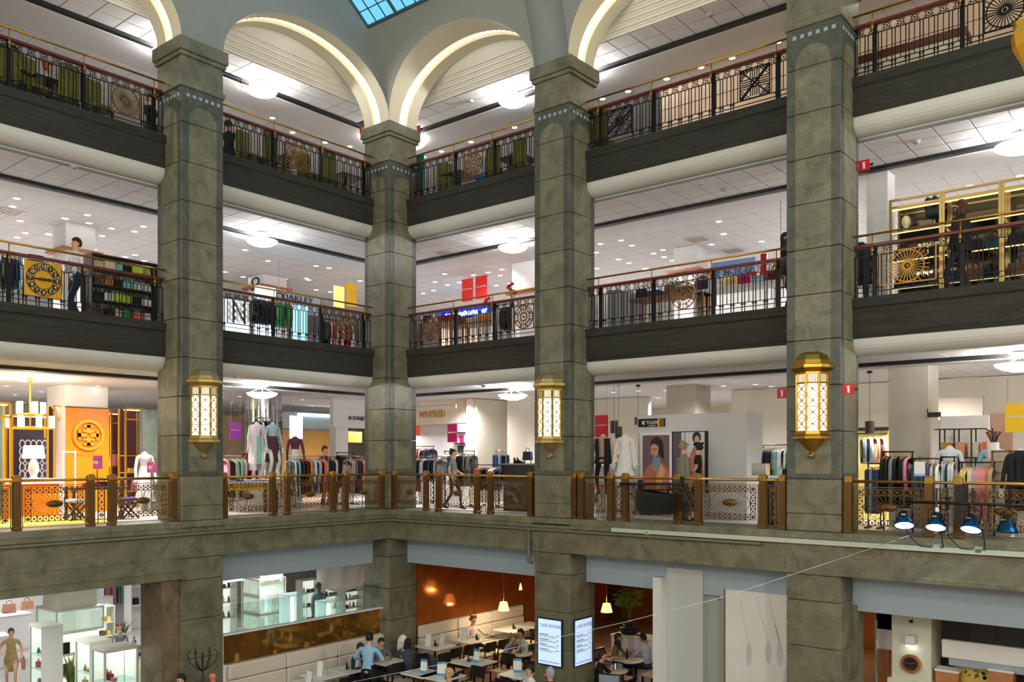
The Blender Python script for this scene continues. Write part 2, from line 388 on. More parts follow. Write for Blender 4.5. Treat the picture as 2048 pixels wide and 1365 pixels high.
# glass roof: sloping panes between bars
sl = (-.795, .607)                                     # slope of the glass in (y, z)
yb0 = yv(ZT); roof = struct(link('window_skylight', None, None, (0, yb0, ZT)))
ln = 8.0
fr = MB()
PW, PH = .36, .40
for i in range(0, 70):
    x = i*PW; th = .05 if i % 3 == 0 else .02
    fr.bar((x, 0, 0), (x, sl[0]*ln, sl[1]*ln), th, th*1.4)
for j in range(0, 21):
    th = .07 if j == 0 else (.035 if j % 2 == 0 else .02)
    fr.bar((0, sl[0]*PH*j, sl[1]*PH*j), (25, sl[0]*PH*j, sl[1]*PH*j), th, th)
fr.build('window_frame', mat('roof_bar_grey', (70, 84, 90), .5), roof)
pn = MB(); o = .012
c = [(o, 0), (PW-o, 0), (PW-o, PH), (o, PH)]
pn.add([(x, sl[0]*h, sl[1]*h) for x, h in c], [(0, 1, 2, 3)]); pme = pn.mesh('pane', SKYG)
for i in range(24):
    for j in range(8): link('pane', pme, roof, (i*PW, sl[0]*PH*j, sl[1]*PH*j))
g = MB(); g.add([(24*PW, 0, 0), (25, 0, 0), (25, sl[0]*ln, sl[1]*ln), (24*PW, sl[0]*ln, sl[1]*ln)], [(0, 1, 2, 3)])
q = 8*PH; g.add([(0, sl[0]*q, sl[1]*q), (24*PW, sl[0]*q, sl[1]*q), (24*PW, sl[0]*ln, sl[1]*ln), (0, sl[0]*ln, sl[1]*ln)], [(0, 1, 2, 3)])
tag(g.build('glass_sheets', SKYG, roof), kind='stuff')
# solid roof added beyond the glass strip (out of frame) to cut the sky light
ya, za = yb0+sl[0]*ln, ZT+sl[1]*ln
struct(MB().prism([(ya, za), (-13, za+4.5), (-26.2, za+1), (-26.2, za+1.3), (-13, za+4.8), (ya, za+.3)], -.4, 28, 'x').build('roof', PLAST))
struct(MB().prism([(0, ZT-.1), (yb0, ZT), (ya, za+.3), (1, za+.3), (1, ZT-.1)], 25, 28, 'x').build('wall_gable', PLAST))
# ---------------------------------------------------------------- stone fronts of the galleries
for lv in (2, 3):
    for k, (side, ua, ub) in BAY.items():
        m = MB(); zt, zb = FT[lv], FB[lv]
        pr = [(.64, zb+.1), (.67, zb), (1.0, zb), (1.0, zt), (.60, zt), (.60, zt-.17), (.64, zt-.2)]
        n = len(pr); v = [W(side, u, d, z) for u in (ua-.1, ub+.1) for d, z in pr]
        m.add(v, [tuple(range(n)), tuple(range(2*n-1, n-1, -1))]+[(i, (i+1) % n, n+(i+1) % n, n+i) for i in range(n)])
        struct(m.build('beam', FASC))
for side, u0, u1, v0 in (('R', 0, 17.9, 0), ('L', 0, 12, 0)):
    a = -.7 if side == 'R' else 0
    m = MB(); pr = [(.02, E-2.1), (.7, E-2.1), (.7, E-1.45), (-.03, E-1.45), (-.03, E-1.55), (.0, E-1.58), (.0, E-2.0), (-.015, E-2.02), (-.015, E-2.1)]
    n = len(pr); v = [W(side, u, d, z) for u in (u0+a, u1) for d, z in pr]
    m.add(v, [tuple(range(n)), tuple(range(2*n-1, n-1, -1))]+[(i, (i+1) % n, n+(i+1) % n, n+i) for i in range(n)]); struct(m.build('beam', BEAMS))
    m = MB(); pr = [(-.05, E-1.45), (1.0, E-1.45), (1.0, E-1.32), (-.05, E-1.32)]; n = 4; v = [W(side, u, d, z) for u in (u0+a*1.4, u1) for d, z in pr]
    m.add(v, [tuple(range(n)), tuple(range(2*n-1, n-1, -1))]+[(i, (i+1) % n, n+(i+1) % n, n+i) for i in range(n)]); struct(m.build('trim_ledge', STONE))
# deep stone lintel and jamb of the ground-floor opening left of the lantern pillar
m = MB(); m.box(-.7, -12, 3.45, .0, -5.97, 3.9); m.box(-.7, -12, 3.62, .02, -5.97, 3.70); struct(m.build('beam', BEAMS))
struct(MB().box(-1.0, -6.35, 0, -.12, -5.96, 3.45).build('wall_jamb', BROWNS))
# blue-grey painted boards under the first-floor beams
for k in 'BCDE':
    side, ua, ub = BAY[k]
    m = MB(); pr = [(.56, E-2.1), (.9, E-2.1), (.9, E-2.8), (.66, E-2.8), (.66, E-2.26), (.62, E-2.2), (.56, E-2.17)]
    n = len(pr); v = [W(side, u, d, z) for u in (ua-.1, ub+.1) for d, z in pr]
    m.add(v, [tuple(range(n)), tuple(range(2*n-1, n-1, -1))]+[(i, (i+1) % n, n+(i+1) % n, n+i) for i in range(n)]); struct(m.build('trim', BBOARD))
for b in ((-16, .9, 25, 14), (-16, -20, -.9, .9)):
    struct(MB().box(b[0], b[1], 3.4, b[2], b[3], 3.5).build('ceiling', CEIL))
# ---------------------------------------------------------------- names of the bays for labels
BN = {'A': 'left of the lantern pillar', 'B': 'between the lantern pillar and the corner pillar', 'C': 'between the corner pillar and the menu-screen pillar',
      'D': 'between the two lantern pillars on the right', 'E': 'beyond the brass-lantern pillar, cut by the picture edge'}
ORD = ['first', 'second', 'third', 'fourth', 'fifth', 'sixth', 'seventh', 'eighth', 'ninth', 'tenth', 'eleventh', 'twelfth', 'thirteenth', 'fourteenth',
       'fifteenth', 'sixteenth', 'seventeenth', 'eighteenth', 'nineteenth', 'twentieth', 'twenty-first', 'twenty-second', 'twenty-third', 'twenty-fourth', 'twenty-fifth']
def frame(k, d, z):                      # origin of a bay, local x from the viewer's left
    side, ua, ub = BAY[k]
    return (ua, d, z) if side == 'R' else (-d, -ub, z)
def lx(k, px, d):                        # pixel column -> local x in the bay
    side, ua, ub = BAY[k]; u = uof(side, on(side, px, 600, d))
    return u-ua if side == 'R' else ub-u
# ---------------------------------------------------------------- wrought-iron gallery railings
RD = .74
bal = MB().bar((0, 0, .02), (0, 0, .78), .016, .016); bal.box(-.016, -.016, .15, .016, .016, .19); bal_me = bal.mesh('baluster', IRON)
mid_me = MB().bar((0, 0, .2), (0, 0, .78), .014, .014).mesh('baluster', IRON)
thick_me = MB().box(-.035, -.03, 0, .035, .03, .93).mesh('post', IRON)
mo = MB(); mo.ring((0, 0, 0), .05, .012, .012, 12); mo.prism([(-.02, 0), (0, -.022), (.02, 0), (0, .022)], -.008, .008)
for sx in (-1, 1):
    for sz in (-1, 1): mo.ring((sx*.06, 0, sz*.045), .02, .009, .01, 8)
motif_me = mo.mesh('scroll_motif', IRON)
br = MB(); br.tube([(0, 0, .93), (0, 0, 1.14)], .011, 6); br.tube([(0, -.02, .80), (0, -.03, .93)], .018, 6); br.ell((0, -.03, .86), .035, .03, .05, 8, 6); br.ell((0, -.03, .78), .02, .02, .03, 8, 6)
brk_me = br.mesh('brass_bracket', BRASSD)
def orn(kind, w=.62, h=.60):
    m = MB(); t = .02
    for a, b in (((-w/2, 0, 0), (-w/2, 0, h)), ((w/2, 0, 0), (w/2, 0, h)), ((-w/2, 0, 0), (w/2, 0, 0)), ((-w/2, 0, h), (w/2, 0, h))): m.bar(a, b, .022)
    c = (0, 0, h/2); R = min(w, h)/2
    if kind in ('sun', 'wheel'):
        n = 28 if kind == 'sun' else 16; r0 = R*(.22 if kind == 'sun' else .32)
        m.ring(c, r0, .03, t, 14); m.ring(c, R*.94, .02, t, 24); m.ell(c, R*.12, .03, R*.12, 8, 6)
        for i in range(n):
            a = 2*PI*i/n; k = 1/max(abs(math.cos(a))/w*2*R, abs(math.sin(a))/h*2*R) if kind == 'sun' else .95
            k = min(k, 1.25); m.bar((r0*math.cos(a), 0, h/2+r0*math.sin(a)), (R*k*math.cos(a), 0, h/2+R*k*math.sin(a)), .016, .014)
        if kind == 'wheel':
            m.ring(c, R*.62, .018, t, 20)
            for i in range(8): a = 2*PI*(i+.5)/8; m.ring((R*.78*math.cos(a), 0, h/2+R*.78*math.sin(a)), R*.12, .014, t, 8)
    elif kind == 'quatrefoil':
        for sx in (-1, 1):
            for sz in (-1, 1):
                for q in (.24, .17, .10): m.ring((sx*w*.24, 0, h/2+sz*h*.24), R*q*1.9, .016, t, 14)
        m.ring(c, R*.3, .03, t, 12); m.bar((-w/2, 0, h*.15), (w/2, 0, h*.85), .03); m.ell(c, .06, .03, .06, 8, 6)
        for sx in (-1, 1): m.ring((sx*w*.42, 0, h/2), .05, .014, t, 8); m.ring((0, 0, h/2+sx*h*.42), .05, .014, t, 8)
    elif kind == 'cross':
        m.bar((-w/2, 0, 0), (w/2, 0, h), .05, .03); m.bar((-w/2, 0, h), (w/2, 0, 0), .05, .03); m.ring(c, R*.28, .03, t, 10)
        for i in range(5):
            q = (i-2)*.045
            for sx in (-1, 1): m.bar((q, 0, h/2+sx*R*.25), (q, 0, h/2+sx*R*.85), .016); m.bar((sx*R*.25, 0, h/2+q), (sx*R*.95, 0, h/2+q), .016)
        for sx in (-1, 1):
            for sz in (-1, 1):
                for q in (.3, .5, .7): m.bar((sx*w/2, 0, h/2+sz*h/2*q), (sx*w/2*q, 0, h/2+sz*h/2), .018)
    elif kind == 'letter':
        for x in (-.15, .15): m.box(x-.02, -.015, .02, x+.02, .015, h-.03)
        m.bar((-.15, 0, h-.05), (.15, 0, .05), .03, .03)
        for x in (-.19, .0, .19):
            for z in (.14, .3, .46): m.ring((x, 0, z), .085, .014, t, 12); m.ring((x, 0, z), .05, .012, t, 10)
    return m
ORN = {('A', 3): [(250, 'sun', 1)], ('B', 3): [(591, 'sun', 1)], ('C', 3): [(948, 'wheel', 1)], ('D', 3): [(1240, 'quatrefoil', 0), (1510, 'cross', 0)], ('E', 3): [(2010, 'sun', 0)],
       ('A', 2): [], ('B', 2): [(477, 'letter', 3), (690, 'wheel', 1)], ('C', 2): [(862, 'wheel', 1), (1048, 'wheel', 1)], ('D', 2): [(1367, 'wheel', 1)], ('E', 2): [(1815, 'sun', 2)]}
BRK = {'A': [15, 165, 305], 'B': [545, 640, 725], 'C': [910, 988], 'D': [1200, 1306, 1425, 1555], 'E': [1747, 1922]}
for lv in (3, 2):
    for k in 'ABCDE':
        side, ua, ub = BAY[k]; Ln = ub-ua
        nm = {3: 'top', 2: 'second'}[lv]
        t = thing('iron_railing', 'black iron %s-gallery railing %s' % (nm, BN[k]), 'railing', frame(k, RD, FT[lv]), ROT[side])
        MB().box(0, -.05, .925, Ln, .055, .99, 0, .015).build('handrail', WOODR, t)
        b = MB(); b.tube([(-.03, -.06, 1.15), (Ln+.03, -.06, 1.15)], .022, 8); b.build('brass_rail', BRASS, t)
        rl = MB()
        for z in (.77, .20, .11): rl.bar((0, 0, z), (Ln, 0, z), .02, .014)
        rl.build('rails', IRON, t)
        skip = [(lx(k, px, RD), w) for px, kd, w in [(a, b_, .33) for a, b_, c_ in ORN[(k, lv)]]]
        if (k, lv) == ('A', 2): skip = []
        n = round(Ln/.235); st = Ln/n
        for i in range(n):
            x = (i+.5)*st
            link('scroll_motif', motif_me, t, (x, 0, .85))
            if not any(abs(x-sx) < w for sx, w in skip):
                link('baluster', mid_me, t, (x, 0, 0))
            for dx in (-st/2+.028, st/2-.028):
                if not any(abs(x+dx-sx) < w*.9 for sx, w in skip): link('baluster', bal_me, t, (x+dx, 0, 0))
        for px in BRK[k]:
            x = lx(k, px, RD)
            if 0 < x < Ln: link('brass_bracket', brk_me, t, (x, -.06, 0)); link('post', thick_me, t, (x+.02, 0, 0))
        for px, kd, w in ORN[(k, lv)]:
            o = orn(kd, .62 if w != 2 else .95).build('ornament_panel', [IRON, BRONZE, BRASSD, BRONZE][w] if w != 1 else BRONZE, t, (lx(k, px, RD), -.02, .2))
            if w: o['label'] = {'sun': 'bronze sunburst ornament panel', 'wheel': 'bronze wheel ornament panel'}.get(kd, 'bronze panel of two upright bars among scrolls')
# gold clock hung on the second-gallery railing
NUM = mat('numeral_white', (235, 240, 240), .4); GOLDP = mat('gold_plate', (205, 150, 22), .35, .35)
def disc(m, x, y, r, t=.012, mi=0, n=24, sx=1): m.prism([(x+r*math.cos(2*PI*i/n), y+r*math.sin(2*PI*i/n)) for i in range(n)], -t, 0, 'y', mi)
ck = thing('gallery_clock', 'square gold clock with white numerals hanging on the second-gallery iron railing', 'clock', (-.60, on('L', 86, 560, .6).y, on('L', 86, 560, .6).z), PI/2)
MB().box(-.34, -.012, -.34, .34, .03, .34, 0, .008).build('face_plate', GOLDP, ck)
m = MB(); m.ring((0, -.02, 0), .315, .012, .012, 36); m.ring((0, -.02, 0), .185, .012, .012, 30); m.build('ring', mat('clock_black', (12, 12, 12), .4), ck)
for i in range(12):
    a = PI/2-2*PI*(i+1)/12; p = (.25*math.cos(a), -.02, .25*math.sin(a))
    m = MB(); m.prism([(.055*math.cos(2*PI*j/14), .055*math.sin(2*PI*j/14)) for j in range(14)], -.01, 0); m.build('numeral_disc', mat('clock_black'), ck, p)
    text(str(i+1), .085, NUM, ck, (p[0], -.036, p[2]), 0, .003, 'numeral')
m = MB(); m.prism([(-.27, .0), (-.2, .012), (-.1, .018), (.0, .03), (.06, .018), (.1, .035), (.14, .012), (.2, .004), (.2, -.004), (.14, -.012), (.1, -.035), (.06, -.018), (0, -.03), (-.1, -.018), (-.2, -.012)], -.045, -.035); m.build('hands', mat('clock_black'), ck)
# ---------------------------------------------------------------- brass balustrade of the first gallery
BD = .13; BZ = E-1.32
pm = MB(); pm.box(-.075, -.075, 0, .075, .075, .07, 0, .01); pm.box(-.06, -.06, .07, .06, .06, .90)
for q in (-.045, -.015, .015, .045):
    pm.box(q-.01, -.068, .09, q+.01, .068, .86); pm.box(-.068, q-.01, .09, .068, q+.01, .86)
pm.box(-.07, -.07, .9, .07, .07, 1.02, 1, .012); pm.box(-.05, -.05, 1.02, .05, .05, 1.035, 1)
post_me = pm.mesh('post', [BRONZE, BRASSD])
def xsq(m, x, z, s, flower=False):
    t = .012
    for a, b in (((0, 0), (s, 0)), ((0, s), (s, s)), ((0, 0), (0, s)), ((s, 0), (s, s))): m.bar((x+a[0], 0, z+a[1]), (x+b[0], 0, z+b[1]), t, t)
    if flower: m.ring((x+s/2, 0, z+s/2), s*.28, .02, .014, 8); m.ring((x+s/2, 0, z+s/2), s*.1, .014, .014, 6)
    else:
        m.bar((x, 0, z), (x+s, 0, z+s), .012, .01); m.bar((x, 0, z+s), (x+s, 0, z), .012, .01)
        q = s*.2; m.prism([(x+s/2-q, z+s/2), (x+s/2, z+s/2-q), (x+s/2+q, z+s/2), (x+s/2, z+s/2+q)], -.008, .008)
def lattice(t, x0, x1):
    w = x1-x0; z0, z1 = .15, .80; m = MB()
    m.bar((x0, 0, .05), (x1, 0, .05), .012); m.bar((x0, 0, .83), (x1, 0, .83), .014)
    if w < .32:
        s = min(.11, w*.6); xc = (x0+x1)/2
        n = int((z1-z0)/s)
        for i in range(n): xsq(m, xc-s/2, z0+i*(z1-z0)/n, (z1-z0)/n*.98, i in (0, n-1))
        for x in (xc-s/2-.01, xc+s/2+.01): m.bar((x, 0, .05), (x, 0, .83), .012)
        m.build('lattice_strip', BRONZE, t); return
    for x in (x0+.03, x1-.03): m.bar((x, 0, .05), (x, 0, .83), .014)
    nx = max(4, round((w-.14)/.105)); s = (w-.14)/nx; nz = 6; sz = (z1-z0)/nz
    for i in range(nx):
        for zz in (z0, z1-sz): xsq(m, x0+.07+i*s, zz, min(s, sz)*.98, i in (0, nx-1))
    for j in range(1, nz-1):
        for xx in (x0+.07, x1-.07-s): xsq(m, xx, z0+j*sz, min(s, sz)*.98)
    m.build('lattice_border', BRONZE, t)
    cx = (x0+x1)/2; cz = (z0+z1)/2; ax = (w-.14)/2-s-.01; az = (z1-z0)/2-sz-.01
    f = MB(); f.ring((cx, 0, cz), 1, .02, .016, 30, 0, ax, az)
    for i in range(26):
        a = 2*PI*i/26; f.bar((cx+ax*.36*math.cos(a), 0, cz+az*.3*math.sin(a)), (cx+ax*.98*math.cos(a), 0, cz+az*.98*math.sin(a)), .009, .009)
    for i in range(1, 22):
        x = cx-ax+2*ax*i/22; h = az*math.sqrt(max(0, 1-((x-cx)/ax)**2))
        for q in (-1, 1): f.bar((x, 0, cz+q*az*1.02), (x, 0, cz+q*h), .006, .006)
    f.build('fan', BRONZE, t)
    b = MB(); b.ell((cx, 0, cz), ax*.38, .03, az*.34, 16, 6); b.ell((cx, -.02, cz), ax*.1, .03, az*.12, 8, 5); b.build('boss', BRONZE, t)
PX = {'A': [-60, 33, 181, 223, 346], 'B': [447, 545, 574, 666, 691, 763], 'C': [788, 852, 877, 954, 981, 1062], 'D': [1149, 1163, 1222, 1251, 1356, 1396, 1526, 1566], 'E': [1697, 1858, 1916, 2110, 2170]}
for k in 'ABCDE':
    side, ua, ub = BAY[k]; Ln = ub-ua
    t = thing('brass_balustrade', 'brass first-gallery balustrade with oval fan panels '+BN[k], 'balustrade', frame(k, BD, BZ), ROT[side])
    xs = [lx(k, px, BD) for px in PX[k]]
    for x in xs: link('post', post_me, t, (x, 0, 0))
    MB().tube([(xs[0], 0, .93), (xs[-1], 0, .93)], .026, 8).build('handrail', BRASS, t)
    for a, b in zip(xs, xs[1:]):
        if b-a > .2: lattice(t, a+.075, b-.075)
# ---------------------------------------------------------------- wall lanterns
def lantern(side, u, label, bright):
    t = thing('wall_lantern', label, 'lantern', W(side, u, -.02, 6.2), ROT[side]); t.scale = (1, 1, .905)
    bm_, bc = (BRASS, BRASSD) if bright else (mat('lantern_brass', (176, 148, 84), .4, .6), mat('lantern_grey_brass', (150, 136, 96), .4, .6))
    a0, n, R = PI, 4, .30
    oc = lambda prof, a=a0: dict(prof=prof, n=n, a0=PI, a1=2*PI, smooth=False)
    m = MB(); m.lathe([(.02, -.18), (.05, -.16), (.06, -.11), (.035, -.07), (.09, -.02), (.2, .1), (.24, .2)], 12, a0=PI, a1=2*PI); m.ell((0, -.06, -.14), .06, .06, .06, 10, 6); m.build('finial_bracket', bc, t)
    m = MB(); m.lathe([(.24, .2), (.36, .2), (.35, .25), (.31, .29), (.31, .36)], n, a0=PI, a1=2*PI, smooth=False); m.build('base', bm_, t)
    m = MB(); m.lathe([(.27, .36), (.27, 1.5)], n, a0=PI, a1=2*PI, smooth=False); m.build('opal_glass', LAMPG, t)
    m = MB(); m.lathe([(.31, 1.5), (.31, 1.54), (.40, 1.62), (.40, 1.68), (.34, 1.7)], n, a0=PI, a1=2*PI, smooth=False); m.build('cornice', bm_, t)
    m = MB(); m.lathe([(.34, 1.7), (.33, 1.78), (.27, 1.88), (.17, 1.95), (.001, 1.97)], n, a0=PI, a1=2*PI, smooth=False); m.build('roof', bc if not bright else bm_, t)
    cs = [(R*.95*math.cos(PI+PI*i/n), R*.95*math.sin(PI+PI*i/n)) for i in range(n+1)]
    for x, y in cs: MB().bar((x, y, .34), (x, y, 1.52), .034).build('corner_bar', bm_, t)
    lt = MB()
    for (x0, y0), (x1, y1) in zip(cs, cs[1:]):
        for j in range(4):
            z0, z1 = .38+j*.235, .38+(j+1)*.235
            lt.bar((x0, y0, z0), (x1, y1, z1), .013); lt.bar((x0, y0, z1), (x1, y1, z0), .013); lt.bar((x0, y0, z1), (x1, y1, z1), .014 if j < 3 else .035)
            lt.ell(((x0+x1)/2, (y0+y1)/2, (z0+z1)/2), (.022), .022, .022, 6, 4)
        for j in range(1, 7):
            f = j/7; lt.bar((x0+(x1-x0)*f, y0+(y1-y0)*f, 1.33), (x0+(x1-x0)*f, y0+(y1-y0)*f, 1.5), .012)
    lt.build('lattice', bc, t)
lantern('L', 5.47, 'brass half-octagon lantern with greyish dome on the pillar beside the orange shop', False)
lantern('R', 5.37, 'bronze half-octagon lantern above the café menu screens', False)
lantern('R', 11.35, 'shiny gold lantern between the two red extinguisher signs', True)
# ---------------------------------------------------------------- prop builders
def spot(side, px, d, z):                              # standing point on a floor
    p = on(side, px, 900, d); return (p.x, p.y, z)
def rect(side, x0, y0, x1, y1, d):                     # pixel rectangle on a plane parallel to the gallery front
    ym, xm = (y0+y1)/2, (x0+x1)/2
    a, b = on(side, x0, ym, d), on(side, x1, ym, d); zt, zb = on(side, xm, y0, d).z, on(side, xm, y1, d).z
    return ((a.x+b.x)/2, (a.y+b.y)/2, zb), (a-b).length, zt-zb, ROT[side]
PALC = {'black': (24, 24, 28), 'navy': (28, 38, 66), 'white': (236, 236, 238), 'teal': (30, 84, 104), 'sage': (158, 178, 160), 'plum': (74, 42, 60), 'burgundy': (92, 30, 46),
        'orange': (236, 130, 40), 'coral': (232, 112, 84), 'grey': (136, 138, 140), 'beige': (206, 184, 160), 'red': (190, 24, 36), 'denim': (52, 74, 112), 'peach': (220, 160, 132),
        'pink': (232, 150, 168), 'lilac': (190, 180, 200), 'turquoise': (120, 196, 196), 'yellow': (222, 204, 120), 'green': (60, 150, 84), 'brown': (110, 74, 50), 'mint': (120, 200, 176),
        'cream': (232, 222, 200), 'magenta': (190, 20, 100), 'lightblue': (160, 196, 220), 'lime': (176, 214, 60), 'purple': (90, 60, 140), 'gold': (190, 150, 70)}
def pm_(c): return mat('cloth_'+c, PALC[c], .85, var=.12, scale=9)
GM = {}
def garment_mesh(kind, c):
    if (kind, c) in GM: return GM[(kind, c)]
    rnd = random.Random(hash(c) % 999 + len(kind)); L = {'shirt': .72, 'coat': 1.05, 'dress': 1.15, 'trousers': 1.0, 'jacket': .68}[kind]
    m = MB(); sh = [(-.05, -.07), (-.2, -.12), (-.235, -.2), (-.25, -.55), (-.19, -.56), (-.17, -.3), (-.19, -L), (.19, -L), (.17, -.3), (.19, -.56), (.25, -.55), (.235, -.2), (.2, -.12), (.05, -.07)]
    if kind == 'trousers': sh = [(-.17, -.1), (-.18, -L), (.18, -L), (.17, -.1)]
    if kind == 'dress': sh[6] = (-.26, -L); sh[7] = (.26, -L)
    # puffed slab: three layers, edges thinner
    n = len(sh); lay = [(-.03, .93), (-.034, .8), (.034, .8), (.03, .93)]; cx = sum(p[0] for p in sh)/n; cz = -L*.45
    v = []; 
    for y, s in ((-.012, 1), (-.036, .9), (.036, .9), (.012, 1)): v += [(cx+(x-cx)*s, y+rnd.uniform(-.006, .006), cz+(z-cz)*s) for x, z in sh]
    o = [0, 1, 2, 3]; f = []
    for a, b in ((1, 0), (0, 3), (3, 2)):
        for i in range(n): f.append((a*n+i, a*n+(i+1) % n, b*n+(i+1) % n, b*n+i))
    f += [tuple(range(n, 2*n)), tuple(range(3*n-1, 2*n-1, -1))]
    m.add(v, f, 0, True)
    GM[(kind, c)] = m.mesh('garment', pm_(c)); return GM[(kind, c)]
hg = MB(); hg.tube([(0, 0, .0), (0, 0, .02), (.018, 0, .03), (.02, 0, .012)], .004, 4); hg.tube([(-.19, 0, -.115), (0, 0, -.05), (.19, 0, -.115)], .009, 5); hg.bar((0, 0, -.05), (0, 0, 0), .006)
hang_me = hg.mesh('hanger', mat('hanger_wood', (190, 150, 110), .5))
def clothes(items, L, loc, rz, where, group):           # garments hung along a rail; local x along the rail
    n = len(items); cnt = {}
    for i, it in enumerate(items):
        kind, c = it if isinstance(it, tuple) else ('shirt', it)
        x = -L/2+(i+.5)*L/n; cr, sr = math.cos(rz), math.sin(rz)
        a = rz+PI/2+random.uniform(-.18, .18)
        nm = {'shirt': 'shirt', 'coat': 'coat', 'dress': 'dress', 'trousers': 'trousers', 'jacket': 'jacket'}[kind]
        o = link('hanging_'+nm, garment_mesh(kind, c), None, (loc[0]+x*cr, loc[1]+x*sr, loc[2]-.02)); o.rotation_euler = (0, 0, a)
        tag(o, '%s %s, %s from left, %s' % (c, nm, ORD[i], where), 'garment', group)
        if n <= 16: link('hanger', hang_me, o)
def rack(side, px0, px1, d, zf, h, items, where, metal=None, legs=True, rz=None):
    a = on(side, px0, 900, d); b = on(side, px1, 900, d); L = (a-b).length; c = (a+b)/2; r = ROT[side] if rz is None else rz
    t = thing('clothes_rack', where, 'clothes rack', (c.x, c.y, zf), r)
    M = metal or CHROME
    MB().tube([(-L/2, 0, h), (L/2, 0, h)], .016, 6).build('rail', M, t)
    if legs:
        for x in (-L/2+.03, L/2-.03):
            MB().tube([(x, 0, .03), (x, 0, h)], .014, 6).build('post', M, t); MB().bar((x, -.24, .02), (x, .24, .02), .03).build('foot', M, t)
    clothes(items, L-.08, (c.x, c.y, zf+h), r, where, 'clothes on the '+where); return t
def slab(name, cat, label, side, x0, y0, x1, y1, d, th, m, zf=None, c=.01, part='panel', group=None):
    loc, w, h, r = rect(side, x0, y0, x1, y1, d)
    if zf is not None: h += loc[2]-zf; loc = (loc[0], loc[1], zf)
    t = thing(name, label, cat, loc, r, group); MB().box(-w/2, 0, 0, w/2, th, h, 0, c).build(part, m, t); return t, w, h
def banner(side, x0, y0, x1, y1, d, col, label, txt='REALISATION', emit=0, ceil=None):
    loc, w, h, r = rect(side, x0, y0, x1, y1, d)
    t = thing('sale_banner', label, 'banner', loc, r)
    MB().box(-w/2, -.006, 0, w/2, .006, h).build('panel', mat('banner_%d_%d_%d' % col, col, .6, emit=emit), t)
    if txt: text(txt, w*.135, NUM, t, (0, -.01, h*.54))
    if ceil:
        for x in (-w*.4, w*.4): MB().tube([(x, 0, h), (x, 0, ceil-loc[2])], .004, 4).build('wire', CHROME, t)
    return t
def block_pillar(side, x0, x1, ytop, d, lv, m, label, depth=None):
    loc, w, h, r = rect(side, x0, ytop, x1, ytop+60, d); z = LVL[lv]
    dp = depth or w
    e = struct(link('pillar', None, None, (loc[0], loc[1], z), r), label)
    MB().box(-w/2, 0, 0, w/2, dp, CZ[lv]+.02-z, 0, .008).build('shaft', m, e); return e, w
def open_shelf(t, w, h, dp, m, shelves, back=None, th=.03, glass=None):
    for x in (-w/2, w/2-th): MB().box(x, 0, 0, x+th, dp, h).build('side_panel', m, t)
    MB().box(-w/2+th, 0, h-th, w/2-th, dp, h).build('top', m, t)
    if back: MB().box(-w/2+th, dp-.02, 0, w/2-th, dp, h-th).build('back_panel', back, t)
    for z in shelves: MB().box(-w/2+th, .01, z, w/2-th, dp-.02, z+.02).build('shelf', glass or m, t)
def l2w(t, p):
    c, s = math.cos(t.rotation_euler.z), math.sin(t.rotation_euler.z); o = t.location
    return (o.x+p[0]*c-p[1]*s, o.y+p[0]*s+p[1]*c, o.z+p[2])
def bag(loc, rz, c, label, w=.28, h=.22, group=None, name='handbag'):
    t = thing(name, label, 'bag', loc, rz, group)
    m = MB(); m.prism([(-w/2, 0), (w/2, 0), (w*.42, h), (-w*.42, h)], -.05, .05); m.build('body', c if not isinstance(c, str) else pm_(c), t)
    MB().tube([(-w*.22, 0, h-.01)]+[(-w*.22*math.cos(a*PI/6), 0, h+.1*math.sin(a*PI/6)) for a in range(1, 6)]+[(w*.22, 0, h-.01)], .011, 5).build('handle', DARKM if c != 'black' else IRON, t); return t
def fold(loc, rz, c, label, w=.3, dp=.26, h=.09, group=None):
    t = MB(); 
    n = max(1, round(h/.03))
    for i in range(n): t.box(-w/2+random.uniform(0, .012), -dp/2, i*h/n+.001, w/2-random.uniform(0, .012), dp/2, (i+1)*h/n-.002, 0, .008)
    return tag(t.build('folded_clothes', pm_(c), None, loc, rz), label, 'clothes', group)
def boxy(loc, rz, c, label, w, dp, h, name='box', cat='box', group=None, m=None):
    o = MB().box(-w/2, -dp/2, 0, w/2, dp/2, h, 0, .006).build(name, m or pm_(c), None, loc, rz); return tag(o, label, cat, group)
def sign_board(loc, rz, s, label):                      # red fire-extinguisher sign
    t = thing('extinguisher_sign', label, 'sign', loc, rz)
    MB().box(-s/2, -.008, -s/2, s/2, .008, s/2).build('panel', RED, t)
    m = MB(); m.box(-s*.09, -.012, -s*.32, s*.09, -.008, s*.14); m.prism([(-s*.09, s*.14), (s*.09, s*.14), (s*.04, s*.24), (-s*.04, s*.24)], -.012, -.008)
    m.box(-s*.12, -.012, s*.26, s*.14, -.008, s*.32); m.box(-s*.16, -.012, s*.1, -s*.12, -.008, s*.3)
    m.build('pictogram', NUM, t); MB().box(s/2-.01, .008, -.02, s/2+.06, .03, .02).build('bracket', DARKM, t)
